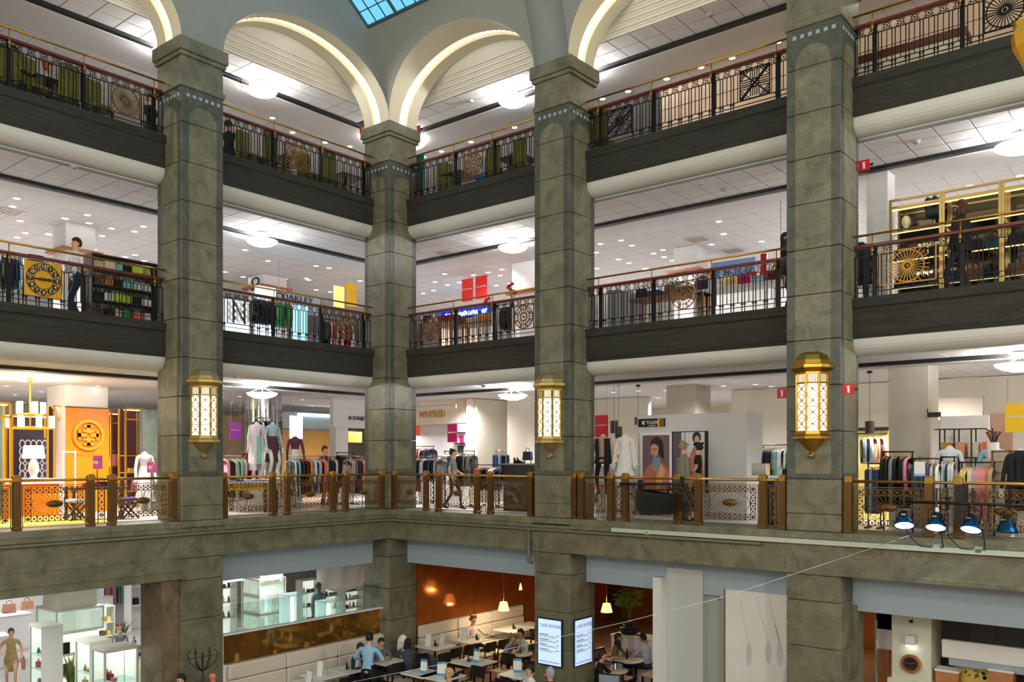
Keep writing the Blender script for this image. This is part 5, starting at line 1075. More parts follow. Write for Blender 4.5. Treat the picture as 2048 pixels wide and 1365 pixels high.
t = thing('socket_box', 'small pale socket box with a dark knob under the loudspeaker', 'socket', on('R', 1295, 1066, -.06)); MB().box(-.05, -.03, -.05, .05, .02, .05, 0, .008).build('case', mat('socket_grey'), t); MB().ell((0, -.035, 0), .02, .015, .02, 8, 5).build('knob', DARKM, t)
lsp = on('R', 1310, 1003, -.35); t = thing('loudspeaker', 'black wedge loudspeaker slung before the balustrade', 'loudspeaker', lsp, -.15)
m = MB(); m.prism([(-.32, .22), (-.32, -.16), (-.2, -.28), (.3, -.26), (.34, .0), (.3, .16)], -.22, .2, 'y', 0); m.build('cabinet', mat('speaker_black', (12, 12, 13), .6), t)
MB().box(-.18, -.235, -.2, .26, -.22, .12, 0, .01).build('grille', mat('grille_black', (6, 6, 7), .8), t); MB().box(-.3, -.2, .22, .3, .18, .24).build('top_plate', DARKM, t)
rg = thing('speaker_rig', 'black truss bracket holding the loudspeaker to the balustrade', 'bracket', lsp, 0); m = MB(); m.tube([(-.9, .1, .33), (.55, .1, .36)], .03, 6); m.build('tube', DARKM, rg); m = MB(); m.bar((-.55, .35, .42), (-.55, .35, -.15), .09); m.bar((.45, .3, .5), (.45, .3, -.2), .07); m.build('clamp_post', DARKM, rg)
m = MB(); m.bar((-.9, .1, .33), (-.55, .3, -.05), .03); m.bar((.5, .1, .34), (.7, .3, -.2), .03); m.bar((-.3, .05, .33), (-.3, .0, .2), .03); m.bar((.3, .05, .33), (.28, .0, .18), .03); m.bar((.2, .1, .3), (.62, .2, .1), .025); m.build('brace', DARKM, rg)
# wire stretched across the hall
pts = [dep(1820, 1072, 13.6), dep(1578, 1152, 13.3), dep(1440, 1197, 13.2), dep(1250, 1245, 13.1), dep(1068, 1287, 13), dep(880, 1330, 12.9), dep(690, 1368, 12.8)]
t = thing('wire', 'thin pale wire stretched across the hall from the spotlights', 'wire'); MB().tube(pts, .0035, 5).build('strand', mat('wire_pale', (220, 230, 236), .3, .6), t); MB().tube([pts[0], pts[0].lerp(pts[1], .3)], .008, 6, r2=.004).build('sleeve', CHROME, t)
m = MB(); p = pts[2]; m.tube([p+Vector((-.02, 0, -.03)), p+Vector((.02, 0, .03))], .006, 4); m.tube([p+Vector((.02, 0, -.03)), p+Vector((-.02, 0, .03))], .006, 4); m.build('clip', CHROME, t)
# ================================================================ GROUND FLOOR: glass-case shop (left bays)
CASEG = mat('case_grey', (198, 202, 192), .5); CASEL = mat('case_lit', (255, 254, 248), .5, emit=.5, ec=(255, 252, 240)); SGL = glassmat('shelf_glass', (.82, .95, .95), .15)
def trinkets(t, w, z, dp, n, seed, face='x', m0=None):
    r = random.Random(seed)
    for i in range(n):
        c = r.choice(['black', 'grey', 'brown', 'pink', 'gold', 'teal', 'navy', 'red', 'grey', 'orange', 'black', 'denim'])
        x = -w/2+.08+(w-.16)*(i+.5)/n; k = r.random(); m = MB()
        if k < .35: m.prism([(-.085, 0), (.085, 0), (.07, .14), (-.07, .14)], -.04, .04); m.tube([(-.045, 0, .14), (0, 0, .22), (.045, 0, .14)], .009, 4); nm = 'handbag'
        elif k < .7: m.lathe([(.001, 0), (.035, 0), (.04, .08), (.015, .11), (.015, .14), (.001, .14)], 8); nm = 'bottle'
        else: m.box(-.06, -.05, 0, .06, .05, .08, 0, .01); m.box(-.062, -.052, .06, .062, .052, .075); nm = 'gift_box'
        yield nm, m, c, (x, dp, z)
def tower(px, py, zt, w, dp, label, shelves, seed, front='y', glass_side=False, short=''):
    p = at(px, py, zt); t = thing('display_case', label, 'display case', (p.x, p.y, GS), 0); h = zt-GS
    MB().box(-w/2, -dp/2, h-.08, w/2, dp/2, h, 0, .006).build('top', CASEG, t); MB().box(-w/2, -dp/2, 0, w/2, dp/2, .25, 0, .006).build('plinth', CASEG, t)
    for x in (-w/2, w/2-.04):
        for y in (-dp/2, dp/2-.04): MB().box(x, y, .25, x+.04, y+.04, h-.08).build('corner_post', CASEG, t)
    if not glass_side: MB().box(w/2-.03, -dp/2+.04, .25, w/2-.002, dp/2-.04, h-.08).build('side_panel', CASEG, t)
    else: MB().box(w/2-.02, -dp/2+.04, .25, w/2-.012, dp/2-.04, h-.08).build('glass_pane', GLASS, t)
    MB().box(-w/2+.02, dp/2-.03, .25, w/2-.04, dp/2-.01, h-.08).build('lit_back', CASEL, t); MB().box(-w/2+.01, -dp/2+.04, .25, -w/2+.02, dp/2-.03, h-.08).build('lit_side', CASEL, t)
    MB().box(-w/2+.04, -dp/2+.012, .25, w/2-.04, -dp/2+.02, h-.08).build('glass_pane', GLASS, t)
    MB().box(-w/2+.06, -dp/2+.06, h-.1, w/2-.06, dp/2-.06, h-.08).build('light_panel', mat('case_light', (255, 255, 250), .5, emit=1.4), t)
    k = 0
    for z in shelves:
        MB().box(-w/2+.03, -dp/2+.03, z, w/2-.03, dp/2-.03, z+.012).build('glass_shelf', SGL, t)
        for nm, m, c, q in trinkets(t, w, z+.013, -.1, 3, seed+int(z*10)):
            o = m.build(nm, pm_(c), None, l2w(t, q)); tag(o, '%s %s, %s on shelf %s of the %s' % (c, nm.replace('_', ' '), ['left one', 'middle one', 'right one'][k % 3], ['one', 'two', 'three', 'four'][shelves.index(z)], ' '.join(label.split()[:4])), 'goods', 'goods in the '+label); k += 1
    return t
tower(92, 1248, 1.95, .72, .5, 'tall grey display case next to the woman in the patterned dress', [.35, .75, 1.15, 1.5], 1)
tower(187, 1278, 1.95, .74, .5, 'middle tall display case with two top spotlights', [.35, .75, 1.15, 1.5], 2)
tower(230, 1292, 1.95, .6, .75, 'right tall display case with glass flank', [.35, .75, 1.15, 1.5], 3, 'y', True)
# pillar with lit upper boxes
p = at(140, 1212, 2.05); e = struct(link('pillar', None, None, (p.x, p.y, GS)), 'square cream pillar with lit glass boxes in the ground-floor shop'); MB().box(-.5, -.5, 0, .5, .5, 3.7, 0, .01).build('shaft', mat('pillar_cream', (226, 224, 208), .7), e)
def lit_box(loc, w, dp, h, label):
    t = thing('lit_showcase', label, 'display case', loc); m = MB(); 
    MB().box(-w/2, -dp/2, h-.05, w/2, dp/2, h).build('top', CASEG, t); MB().box(-w/2, -dp/2, 0, w/2, dp/2, .05).build('base', CASEG, t)
    for x in (-w/2, w/2-.035):
        for y in (-dp/2, dp/2-.035): MB().box(x, y, .05, x+.035, y+.035, h-.05).build('corner_post', CASEG, t)
    MB().box(-w/2+.05, -dp/2+.05, .05, w/2-.05, dp/2-.05, h-.05).build('lit_core', mat('core_lit', (238, 240, 226), .5, emit=.4, ec=(250, 250, 235)), t)
    MB().box(w/2-.012, -dp/2+.03, .05, w/2-.006, dp/2-.03, h-.05).build('glass_pane', GLASS, t); MB().box(-w/2+.03, -dp/2+.006, .05, w/2-.03, -dp/2+.012, h-.05).build('glass_pane', GLASS, t)
    for i in range(3): MB().ell((w/2-.03, -dp/2+.15+(dp-.3)*i/2, h-.09), .02, .03, .02, 6, 4).build('spot', CASEL, t)
    return t
t = lit_box((p.x, p.y, 1.43), 1.25, 1.25, .62, 'wide lit glass box around the cream pillar')
for z, lb in ((.0, 'lower'), (.56, 'middle'), (1.12, 'upper')):
    t = thing('shelf_block', '%s open white shelf block under the lit glass box' % lb, 'shelf', (p.x, p.y, GS+z+.0)); MB().box(-.6, -.6, 0, .6, .6, .06).build('shelf', CASEG, t); MB().box(.45, -.55, .06, .5, .55, .56).build('lit_back', CASEL, t)
    for i in range(3): fold((p.x+.55, p.y-.35+i*.35, GS+z+.06), 0, ['black', 'brown', 'grey'][i], '%s folded goods, %s on the %s shelf block' % (['black', 'brown', 'grey'][i], ORD[i], lb), .09, .2, .3, 'goods on the shelf blocks')
q = at(206, 1218, 1.7); su = thing('shelf_unit', 'tall white lit shelf unit of sunglasses and yellow boxes', 'shelf', (q.x-.3, q.y+.2, GS)); open_shelf(su, .6, 2.0, .5, CASEG, [.3, .7, 1.1, 1.5], CASEL); su.rotation_euler = (0, 0, PI/2)
for j, z in enumerate((.32, .72, 1.12, 1.52)):
    for i in range(3): c = ['black', 'orange', 'pink', 'white', 'gold', 'yellow', 'purple', 'brown', 'yellow', 'grey', 'gold', 'yellow'][j*3+i]; boxy(l2w(su, (-.18+i*.18, .2, z)), PI/2, c, '%s small box, %s on shelf %s of the lit sunglasses unit' % (c, ORD[i], ORD[j]), .12, .14, .14, 'gift_box', 'box', 'boxes in the sunglasses unit')
# rear counters
def counter(px0, px1, py, zt, dp, label, m=WHITE, side='L'):
    a = at(px0, py, zt); b = at(px1, py, zt); y0, y1 = sorted((a.y, b.y)); x = (a.x+b.x)/2
    t = thing('counter', label, 'counter', (x, (y0+y1)/2, GS)); L = y1-y0
    MB().box(-dp, -L/2, 0, 0, L/2, zt-GS-.04, 0, .008).build('body', m, t); MB().box(-dp-.02, -L/2-.02, zt-GS-.04, .02, L/2+.02, zt-GS, 0, .006).build('worktop', WHITE, t); return t
c1_ = counter(-40, 84, 1232, .85, .8, 'long bright white counter with tan handbags behind the woman'); c2_ = counter(182, 236, 1195, .9, .8, 'white counter with an orange bag at the rear of the shop')
for i, (px, py, c) in enumerate(((18, 1226, 'peach'), (54, 1220, 'peach'), (8, 1206, 'pink'), (30, 1204, 'black'), (222, 1180, 'orange'))):
    q = at(px, py, .86); bag((q.x, q.y, .862), PI/2, c, '%s handbag, %s along the bright rear counters' % (c, ORD[i]), .42, .3, 'handbags on the bright counters')
q = at(20, 1270, .6); boxy((q.x, q.y-.5, GS), 0, 'white', 'low white block at the left picture edge', .8, .9, .95, 'display_block', 'block', None, WHITE)
q = at(246, 1225, .2); ws = thing('wardrobe_shelf', 'white wall niche with hanging colourful scarves', 'shelf', (q.x, q.y, GS)); ws.rotation_euler = (0, 0, PI/2); open_shelf(ws, 1.5, 3.2, .5, WHITE, [2.6], WHITE)
for i in range(7): c = ['purple', 'coral', 'red', 'pink', 'navy', 'green', 'lightblue'][i]; o = MB().box(-.04, -.02, 0, .04, .02, 1.5, 0, .012).build('scarf', pm_(c), None, l2w(ws, (-.6+i*.12, .2, .8))); tag(o, '%s scarf, %s from left in the white wall niche' % (c, ORD[i]), 'scarf', 'scarves in the white niche')
t = thing('scarf_rail', 'rail over the scarves in the white niche', 'rail', l2w(ws, (-.24, .2, 2.31))); t.rotation_euler = (0, 0, PI/2); MB().tube([(-.5, 0, 0), (.5, 0, 0)], .012, 6).build('rail', CHROME, t); MB().bar((-.48, 0, 0), (-.48, .26, 0), .02).build('arm', CHROME, t)
q = at(290, 1232, .2); su = thing('shelf_unit', 'white shelf unit with a pink bag by the stone jamb', 'shelf', (q.x, q.y, GS)); su.rotation_euler = (0, 0, PI/2); open_shelf(su, 1.1, 3.0, .5, WHITE, [.9, 1.6, 2.3], WHITE)
bag(l2w(su, (.1, .15, .93)), PI/2, 'pink', 'pink bag on the white shelf unit by the stone jamb', .3, .3); bag(l2w(su, (.1, .15, 1.63)), PI/2, 'navy', 'navy hat bag on the upper shelf by the stone jamb', .3, .2); boxy(l2w(su, (-.25, .2, .93)), PI/2, 'black', 'black box beside the pink bag on the white shelf', .16, .16, .24)
def plant(loc, label, s=1, pot=None, fern=True, n=26):
    t = thing('potted_plant', label, 'plant', loc); m = MB(); m.lathe([(.12*s, 0), (.16*s, .28*s), (.14*s, .28*s), (.1*s, .05)], 12); m.build('pot', pot or DARKM, t); m = MB(); r = random.Random(len(label))
    for i in range(n):
        a = i*2.4; h = (.5+.5*r.random())*s; sp = (.15+.4*r.random())*s; pts = [(0, 0, .26*s), (sp*.4*math.cos(a), sp*.4*math.sin(a), .26*s+h*.7), (sp*math.cos(a), sp*math.sin(a), .26*s+h)]
        p0, p1, p2 = [Vector(x) for x in pts]; sd = Vector((-math.sin(a), math.cos(a), 0))*.03*s; up = Vector((0, 0, .004))
        m.add([p0-sd*.3, p0+sd*.3, p1+sd, p1-sd, p2, p1+up*2], [(0, 1, 2, 3), (3, 2, 4), (0, 3, 5), (1, 2, 5)])
    tag(m.build('foliage', mat('leaf_green', (74, 98, 36), .6, var=.3, scale=10), t), kind='stuff'); return t
q = at(240, 1268, .7); plant((q.x, q.y, GS), 'tall green plant behind the right display case', 1.25); q = at(142, 1362, .3); plant((q.x, q.y, GS), 'green plant at the foot of the display cases', 1.1)
q = at(288, 1298, .9); t = thing('round_counter', 'round dark-topped counter beside the stone jamb', 'counter', (q.x-.1, q.y, GS)); MB().lathe([(.5, 0), (.5, 1.1)], 24).build('body', mat('counter_beige', (206, 200, 184), .6), t); MB().lathe([(.001, 1.1), (.56, 1.1), (.56, 1.17), (.001, 1.17)], 24).build('worktop', DARKM, t)
for i in range(5):
    a = i*1.2; c = ['white', 'teal', 'lightblue', 'black', 'grey'][i]; m = MB(); m.lathe([(.001, 0), (.05, 0), (.055, .2), (.02, .25), (.02, .32), (.001, .32)], 10); tag(m.build('bottle', pm_(c), None, l2w(t, (.25*math.cos(a), .25*math.sin(a), 1.171))), '%s bottle standing on the round dark-topped counter' % c, 'bottle', 'bottles on the round counter')
# ---- cosmetics / glass shop behind the partition (bay left of the corner pillar)
def lit_wall(px0, px1, y0, y1, d, label, rows, cols, seed):
    loc, w, h, r = rect('L', px0, y0, px1, y1, d); t = thing('lit_shelf', label, 'shelf', (loc[0], loc[1], GS), r); H = loc[2]+h-GS; open_shelf(t, w, H, .35, CASEG, [H-h+.02+i*h/rows for i in range(rows)], CASEL)
    rr = random.Random(seed)
    for i in range(rows):
        for j in range(cols):
            c = rr.choice(['black', 'white', 'grey', 'teal', 'lightblue', 'brown', 'black']); m = MB(); q = rr.random()
            if q < .5: m.lathe([(.001, 0), (.035, 0), (.035, .12), (.012, .15), (.012, .19), (.001, .19)], 8); nm = 'bottle'
            else: m.box(-.06, -.05, 0, .06, .05, .1, 0, .012); nm = 'box'
            o = m.build(nm, pm_(c), None, l2w(t, (-w/2+.1+(w-.2)*(j+.5)/cols, .15, H-h+.041+i*h/rows)), r); tag(o, '%s %s, %s from left, %s row, %s' % (c, nm, ORD[j], ['lowest', 'second', 'third', 'top'][i], label[4:]), 'goods', 'goods on the '+label)
    return t
lit_wall(604, 640, 1160, 1245, 6.5, 'lit wall shelf left of the grey mannequin', 3, 3, 5); lit_wall(650, 684, 1170, 1245, 6.0, 'lit wall shelf behind the glass counter', 3, 3, 6); lit_wall(690, 728, 1168, 1235, 5.0, 'lit wall shelf beside the corner pillar', 4, 4, 7); lit_wall(430, 474, 1150, 1240, 5.5, 'lit wall shelf beside the lantern pillar', 3, 3, 8)
p = on('L', 519, 1200, 4.2); e = struct(link('pillar', None, None, (p.x-.45, p.y+.45, GS)), 'square cream pillar with six lit glass boxes behind the mirrored partition'); MB().box(-.4, -.4, 0, .4, .4, 3.7, 0, .01).build('shaft', mat('pillar_cream'), e)
for i, y in enumerate((1178, 1213, 1250)):
    z = on('L', 519, y, 4.2).z; lit_box((p.x-.45, p.y+.45, z-.25), .92, .92, .5, '%s lit glass box on the pillar behind the mirrored partition' % ['upper', 'middle', 'lower'][i])
for i, (x0, x1, y0, y1, lb) in enumerate(((436, 490, 1128, 1165, 'bright picture panel by the lantern pillar'), (557, 604, 1118, 1142, 'bright picture panel above the glass shop'), (608, 640, 1115, 1136, 'black-striped board above the glass shop'))):
    t, w, h = slab('picture_panel', 'picture', lb, 'L', x0, y0, x1, y1, 5.0 if i == 0 else 4.0, .08, mat('panel_lit', (240, 242, 240), .5, emit=.5) if i < 2 else mat('gold_board', (140, 110, 60), .5))
    hang(t, w, h, 3.4); m = MB()
    if i < 2: m.ell((-w*.2, -.004, h*.5), w*.08, .006, h*.2, 10, 6, 0); m.box(w*.2, -.008, h*.2, w*.24, 0, h*.5, 1); m.box(w*.3, -.008, h*.2, w*.34, 0, h*.6, 1)
    else:
        for q in range(3): m.box(-w*.45, -.008, h*(.08+.32*q), w*.45, 0, h*(.3+.32*q), 1)
    m.build('print', [mat('print_skin'), DARKM], t)
t = thing('draped_sheet', 'white draped cloth hanging in front of shelves by the corner pillar', 'cloth', on('L', 688, 1140, 3.6), PI/2); m = MB(); n = 16; v = []
for j in range(9):
    for i in range(n+1):
        x = -1.0+2.0*i/n; z = .42-.1*j-.35*(j/8)*(1-(x/1.0)**2)*.8; v.append((x, .06*math.sin(i*1.3+j*.4), z))
m.add(v, [(j*(n+1)+i, j*(n+1)+i+1, (j+1)*(n+1)+i+1, (j+1)*(n+1)+i) for j in range(8) for i in range(n)], 0, True); m.build('drape', mat('sheet_white', (240, 240, 240), .9), t); MB().tube([(-1.0, 0, .43), (1.0, 0, .43)], .02, 6).build('top_rod', CHROME, t)
for x in (-.9, .9): MB().tube([(x, 0, .43), (x, 0, 1.6)], .008, 4).build('cord', CHROME, t)
sl_ = mat('tube_white', (245, 250, 255), .5, emit=3)
for i, (px, y0, y1, lb) in enumerate(((592, 1190, 1250, 'turquoise edged showcase with a bright tube, left one'), (664, 1203, 1240, 'turquoise edged showcase with a bright tube, right one'))):
    loc, w, h, r = rect('L', px-12, y0, px+22, y1, 2.6); t = thing('glass_showcase', lb, 'display case', (loc[0], loc[1], GS), r); H = loc[2]+h-GS; MB().box(-w/2, 0, 0, w/2, .5, .8).build('base', CASEG, t)
    for x in (-w/2, w/2): MB().box(x-.02, 0, .8, x+.02, .5, H).build('glass_side', SGL, t)
    MB().box(-w/2, 0, H-.03, w/2, .5, H).build('top', SGL, t); MB().tube([(-w*.25, .1, .85), (-w*.25, .1, H-.06)], .05, 10).build('light_tube', sl_, t); MB().box(-w/2, .47, .8, w/2, .5, H).build('back_panel', CASEL, t)
ct = counter(450, 560, 1262, .85, .7, 'white glass-topped counter with small goods behind the partition'); q = at(470, 1250, 1.0)
for i, (px, c, w, h) in enumerate(((462, 'teal', .5, .45), (443, 'white', .3, .35), (485, 'white', .14, .4), (505, 'black', .3, .3), (530, 'white', .3, .2), (545, 'grey', .3, .15), (570, 'pink', .22, .3))):
    q = on('L', px, 1250, 1.0+.1*i); boxy((q.x, q.y, GS), PI/2, c, '%s display box, %s from left behind the glass screen' % (c, ORD[i]), w, .3, 1.25+h, 'display_box', 'box', 'display boxes behind the glass screen')
# ---- partition with mirror, glass screen and banquette
MIRR = mat('bronze_tinted_mirror', (186, 136, 66), .06, .82); QUILT = mat('banquette_leather', (214, 204, 190), .5, bump=.1, scale=30)
zb = 1.42; zm = 2.1; zg = 2.74
PT = struct(link('wall_partition', None, None, (0, 0, 0)), 'low partition wall behind the banquette'); MB().box(-.14, -4.97, -.3, -.02, -.29, zm-.03).build('core', WHITE, PT)
mr = thing('mirror_strip', 'long bronze mirror strip above the pale banquette', 'mirror', (-.02, 0, 0));
for i in range(5): MB().box(0, -4.95+i*.93, zb, .012, -4.95+(i+1)*.93-.006, zm-.03).build('mirror_pane', MIRR, mr)
cr = thing('cap_rail', 'white cap rail over the mirror strip', 'rail', (0, 0, 0)); MB().box(-.16, -4.97, zm-.03, .03, -.26, zm, 0, .006).build('rail', WHITE, cr)
gs_ = thing('glass_screen', 'clear glass screen standing on the white cap rail', 'screen', (-.07, 0, 0))
for i in range(5): MB().box(-.006, -4.95+i*.94, zm+.002, .006, -4.95+(i+1)*.94-.01, zg).build('glass_pane', GLASS, gs_)
def banquette(y0, y1, label, n):
    t = thing('banquette', label, 'banquette', (0, (y0+y1)/2, GC)); L = y1-y0; h = zb-GC
    for i in range(n):
        a = -L/2+i*L/n; b = a+L/n-.012
        MB().box(.0, a, .45, .16, b, h*.72, 0, .03).build('back_panel', QUILT, t); MB().box(.0, a, h*.72+.01, .14, b, h, 0, .03).build('head_panel', QUILT, t)
        MB().box(.1, a, .3, .62, b, .45, 0, .04).build('seat_cushion', QUILT, t)
    MB().box(.02, -L/2, 0, .55, L/2, .3).build('plinth', mat('plinth_dark', (60, 50, 44), .6), t); return t
banquette(-4.9, -.3, 'pale quilted banquette along the mirrored partition', 3); banquette(1.02, 5.6, 'pale quilted banquette along the brown mirrored wall', 3)
COP = mat('copper_glass', (186, 108, 48), .1, .6, var=.12, scale=3)
struct(MB().box(-.3, 1.0, 0, -.03, 13.5, 3.4).build('wall_partition', mat('brown_core', (90, 60, 36), .7)))
mw = thing('mirrored_wall', 'brown reflecting glass wall above the banquette of the café', 'wall panel', (-.03, 1.02, 0))
for i in range(8): MB().box(0, i*1.2, zb if i < 4 else .2, .015, i*1.2+1.19, 3.38).build('mirror_pane', COP, mw)
mw2 = thing('mirrored_wall', 'brown reflecting wall at the rear of the café right of the menu screens', 'wall panel', (3, 11.5, 0))
for i in range(14): MB().box(i*1.2-3, 0, .2, i*1.2-1.81, .02, 3.38).build('mirror_pane', mat('brown_glass', (168, 104, 54), .12, .55, var=.15, scale=2), mw2)
# ---- café furniture
def cone_lamp(px, py, z, label, r=.17):
    p = at(px, py, z); t = thing('cafe_pendant', label, 'pendant lamp', (p.x, p.y, 3.4)); zz = z-3.4
    MB().tube([(0, 0, 0), (0, 0, zz+.12)], .004, 4).build('cord', BRASS, t); MB().lathe([(r, zz-.13), (r*.62, zz+.12), (.02, zz+.13)], 20).build('lamp_shade', mat('parchment_glow', (250, 222, 160), .7, emit=1.1, ec=(255, 216, 150)), t)
    lamp('POINT', (p.x, p.y, z-.12), 40, (1, .75, .45), .06)
cone_lamp(1007, 1213, 1.75, 'parchment cone pendant over the banquette tables'); cone_lamp(1213, 1216, 1.75, 'parchment cone pendant right of the menu screens')
for i, (px, py) in enumerate(((880, 1196), (938, 1187), (986, 1180), (1037, 1172), (853, 1175))): cone_lamp(px, py, 2.0+.0*i, 'small cone pendant added for the mirror reflections, %s by the brown mirrored wall' % ORD[i], .12)  # pendants added for the small lamp reflections in the mirrored wall
ch = thing('cafe_chair', 'x', 'chair'); LS = mat('pale_seat', (214, 190, 160), .6); CW = mat('chair_black', (26, 22, 20), .45)
MB().box(-.22, -.22, .43, .22, .2, .47, 0, .012).build('seat', LS, ch)
for x in (-.2, .2): m = MB(); m.bar((x, .2, 0), (x, .21, .46), .035); m.bar((x, .21, .44), (x, .27, .82), .035); m.build('leg', CW, ch); MB().bar((x, -.2, 0), (x, -.2, .44), .035).build('leg', CW, ch)
m = MB(); pr = [(-.21, .24), (-.1, .265), (.1, .265), (.21, .24)]
m.add([(x, y+o, z) for z, dy in ((.58, -.01), (.84, .02)) for o in (dy, dy+.02) for x, y in pr], [(0, 1, 9, 8), (1, 2, 10, 9), (2, 3, 11, 10), (4, 12, 13, 5), (5, 13, 14, 6), (6, 14, 15, 7), (8, 9, 13, 12), (9, 10, 14, 13), (10, 11, 15, 14), (0, 4, 5, 1), (1, 5, 6, 2), (2, 6, 7, 3), (0, 8, 12, 4), (3, 7, 15, 11)]); m.build('backrest', CW, ch)
for y in (-.2, .2): MB().bar((-.2, y, .2), (.2, y, .2), .025).build('stretcher', CW, ch)
CF = [True]
def chair(x, y, rz, label):
    o = ch if CF[0] else copy_tree(ch); CF[0] = False; o.location = (x, y, GC); o.rotation_euler = (0, 0, rz); o['label'] = label; o['group'] = 'dark café chairs'; return o
TB = {}
def ctable(key, px, py, label, w=.75, rnd=False):
    p = at(px, py, GC+.75); t = sq_table((p.x, p.y, GC), 0, label, w, .75, mat('table_white', (232, 230, 222), .35), DARKM, 'cafe_table', 'white café tables', rnd); TB[key] = t; return t
def card(key, dx, dy, rz, label, blue=False, w=.16, h=.32):
    t0 = TB[key]; t = thing('menu_card', label, 'menu', (t0.location.x+dx, t0.location.y+dy, GC+.751), rz, 'menu cards on the café tables')
    m = MB(); m.prism([(-.05, 0), (-.044, 0), (.0, h-.01), (.044, 0), (.05, 0), (.003, h), (-.003, h)], -w/2, w/2, 'x'); m.build('card', WHITE, t)
    if blue: MB().prism([(-.052, 0), (-.049, 0), (-.041, h*.18), (-.044, h*.18)], -w/2, w/2, 'x').build('blue_band', mat('band_blue', (60, 150, 210), .5), t); MB().prism([(-.012, h*.8), (-.009, h*.8), (-.002, h), (-.005, h)], -w/2, w/2, 'x').build('blue_band', mat('band_blue'), t)
def cruet(key, dx, dy, label):
    t0 = TB[key]; t = thing('cruet', label, 'cruet', (t0.location.x+dx, t0.location.y+dy, GC+.751), 0, 'cruets on the café tables')
    MB().lathe([(.001, 0), (.03, 0), (.03, .1), (.015, .13), (.015, .17), (.001, .17)], 10).build('mill', DARKM, t); MB().lathe([(.001, 0), (.025, 0), (.025, .08), (.001, .08)], 10, (.07, 0, 0)).build('jar', mat('jar_green', (90, 110, 50), .3), t)
ctable('a', 645, 1350, 'white table by the banquette left of the waiter'); ctable('b', 700, 1338, 'white table by the banquette just left of the waiter, nearer the corner pillar'); ctable('c', 773, 1322, 'white table before the corner pillar, woman reading a menu'); ctable('d', 845, 1346, 'white table with blue menu card at the stretched wire')
ctable('e', 870, 1292, 'white table in front of the brown mirrored wall with two menu cards', .8); ctable('f', 940, 1280, 'white table of the woman in the pale shirt', .8); ctable('g', 1022, 1259, 'white table at the far end of the banquette', .8); ctable('h', 1062, 1250, 'farthest white table half behind the menu-screen pillar')
ctable('i', 1037, 1307, 'round white table of the couple with green bottle', .75, True); ctable('j', 948, 1324, 'white table in the middle with one menu card', .85); ctable('k', 1036, 1348, 'white table left of the two heads in front', .7); ctable('l', 884, 1352, 'white table behind the blonde head', .8); ctable('m', 610, 1366, 'white table at the lower edge by the banquette', .7)
ctable('n', 1254, 1319, 'round white table of the woman and the man in the cap', .85, True); ctable('o', 1227, 1341, 'round white table of the person with the phone', .7, True)
card('a', .05, -.1, .2, 'white menu card left of the waiter', h=.34); card('b', .1, .15, -.2, 'white menu card nearest the waiter', h=.36); card('e', -.1, -.15, .3, 'narrow menu card left of pair on the mirrored-wall table'); card('e', .15, .15, -.2, 'wide menu card right of pair on the mirrored-wall table', False, .22)
card('f', -.05, -.18, .2, 'menu card before the woman in the pale shirt', False, .2, .36); card('j', .1, .0, .2, 'blue-banded menu card on the middle table', True); card('d', .05, .0, .3, 'blue-banded menu card on the table at the wire', True); card('l', .0, .0, .5, 'blue-banded wide menu card behind the blonde head', True, .22); card('k', -.1, .1, .6, 'blue-banded menu card near the menu-screen pillar', True, .2); card('m', .3, -.1, .1, 'menu card at the lower edge below the banquette')
for k, dx, dy, lb in (('b', .0, -.1, 'cruet left of the waiter'), ('e', .05, -.05, 'cruet between two menu cards'), ('f', .15, .1, 'cruet before the woman in the pale shirt'), ('g', .05, .05, 'cruet on the far banquette table'), ('j', -.1, -.1, 'cruet on the middle table')): cruet(k, dx, dy, lb)
def bottle(key, dx, dy, c, label):
    t0 = TB[key]; t = thing('bottle', label, 'bottle', (t0.location.x+dx, t0.location.y+dy, GC+.751)); MB().lathe([(.001, 0), (.032, 0), (.034, .15), (.012, .2), (.012, .27), (.001, .27)], 10).build('body', mat('bottle_'+c, {'green': (40, 120, 60), 'brown': (40, 20, 12), 'clear': (200, 214, 214)}[c], .1), t); MB().lathe([(.014, .25), (.014, .275), (.001, .275)], 8).build('cap', BRASS, t)
bottle('i', .05, .0, 'green', 'green bottle on the couple\'s round table'); bottle('i', -.1, .02, 'brown', 'dark bottle beside the green bottle'); bottle('n', .0, .0, 'brown', 'dark bottle on the round table of the man in the cap'); bottle('o', -.05, .08, 'brown', 'dark bottle beside the phone')
def plate(key, dx, dy, c, label):
    t0 = TB[key]; t = thing('plate', label, 'plate', (t0.location.x+dx, t0.location.y+dy, GC+.751)); MB().lathe([(.001, .004), (.07, .004), (.12, .018), (.12, .022), (.07, .01), (.001, .01)], 18).build('dish', WHITE, t); m = MB()
    for i in range(6): m.ell((.045*math.cos(i), .045*math.sin(i*1.7), .025), .03, .03, .02, 6, 4)
    tag(m.build('food', pm_(c), t), kind='stuff')
plate('n', -.2, -.05, 'lime', 'plate of salad before the long-haired woman'); plate('n', .22, .05, 'yellow', 'plate of food before the man in the cap'); plate('o', -.02, -.12, 'orange', 'plate with orange food beside the phone'); plate('c', .1, .1, 'lime', 'plate of salad before the menu-reading woman'); plate('j', -.2, .15, 'cream', 'plate on the middle table')
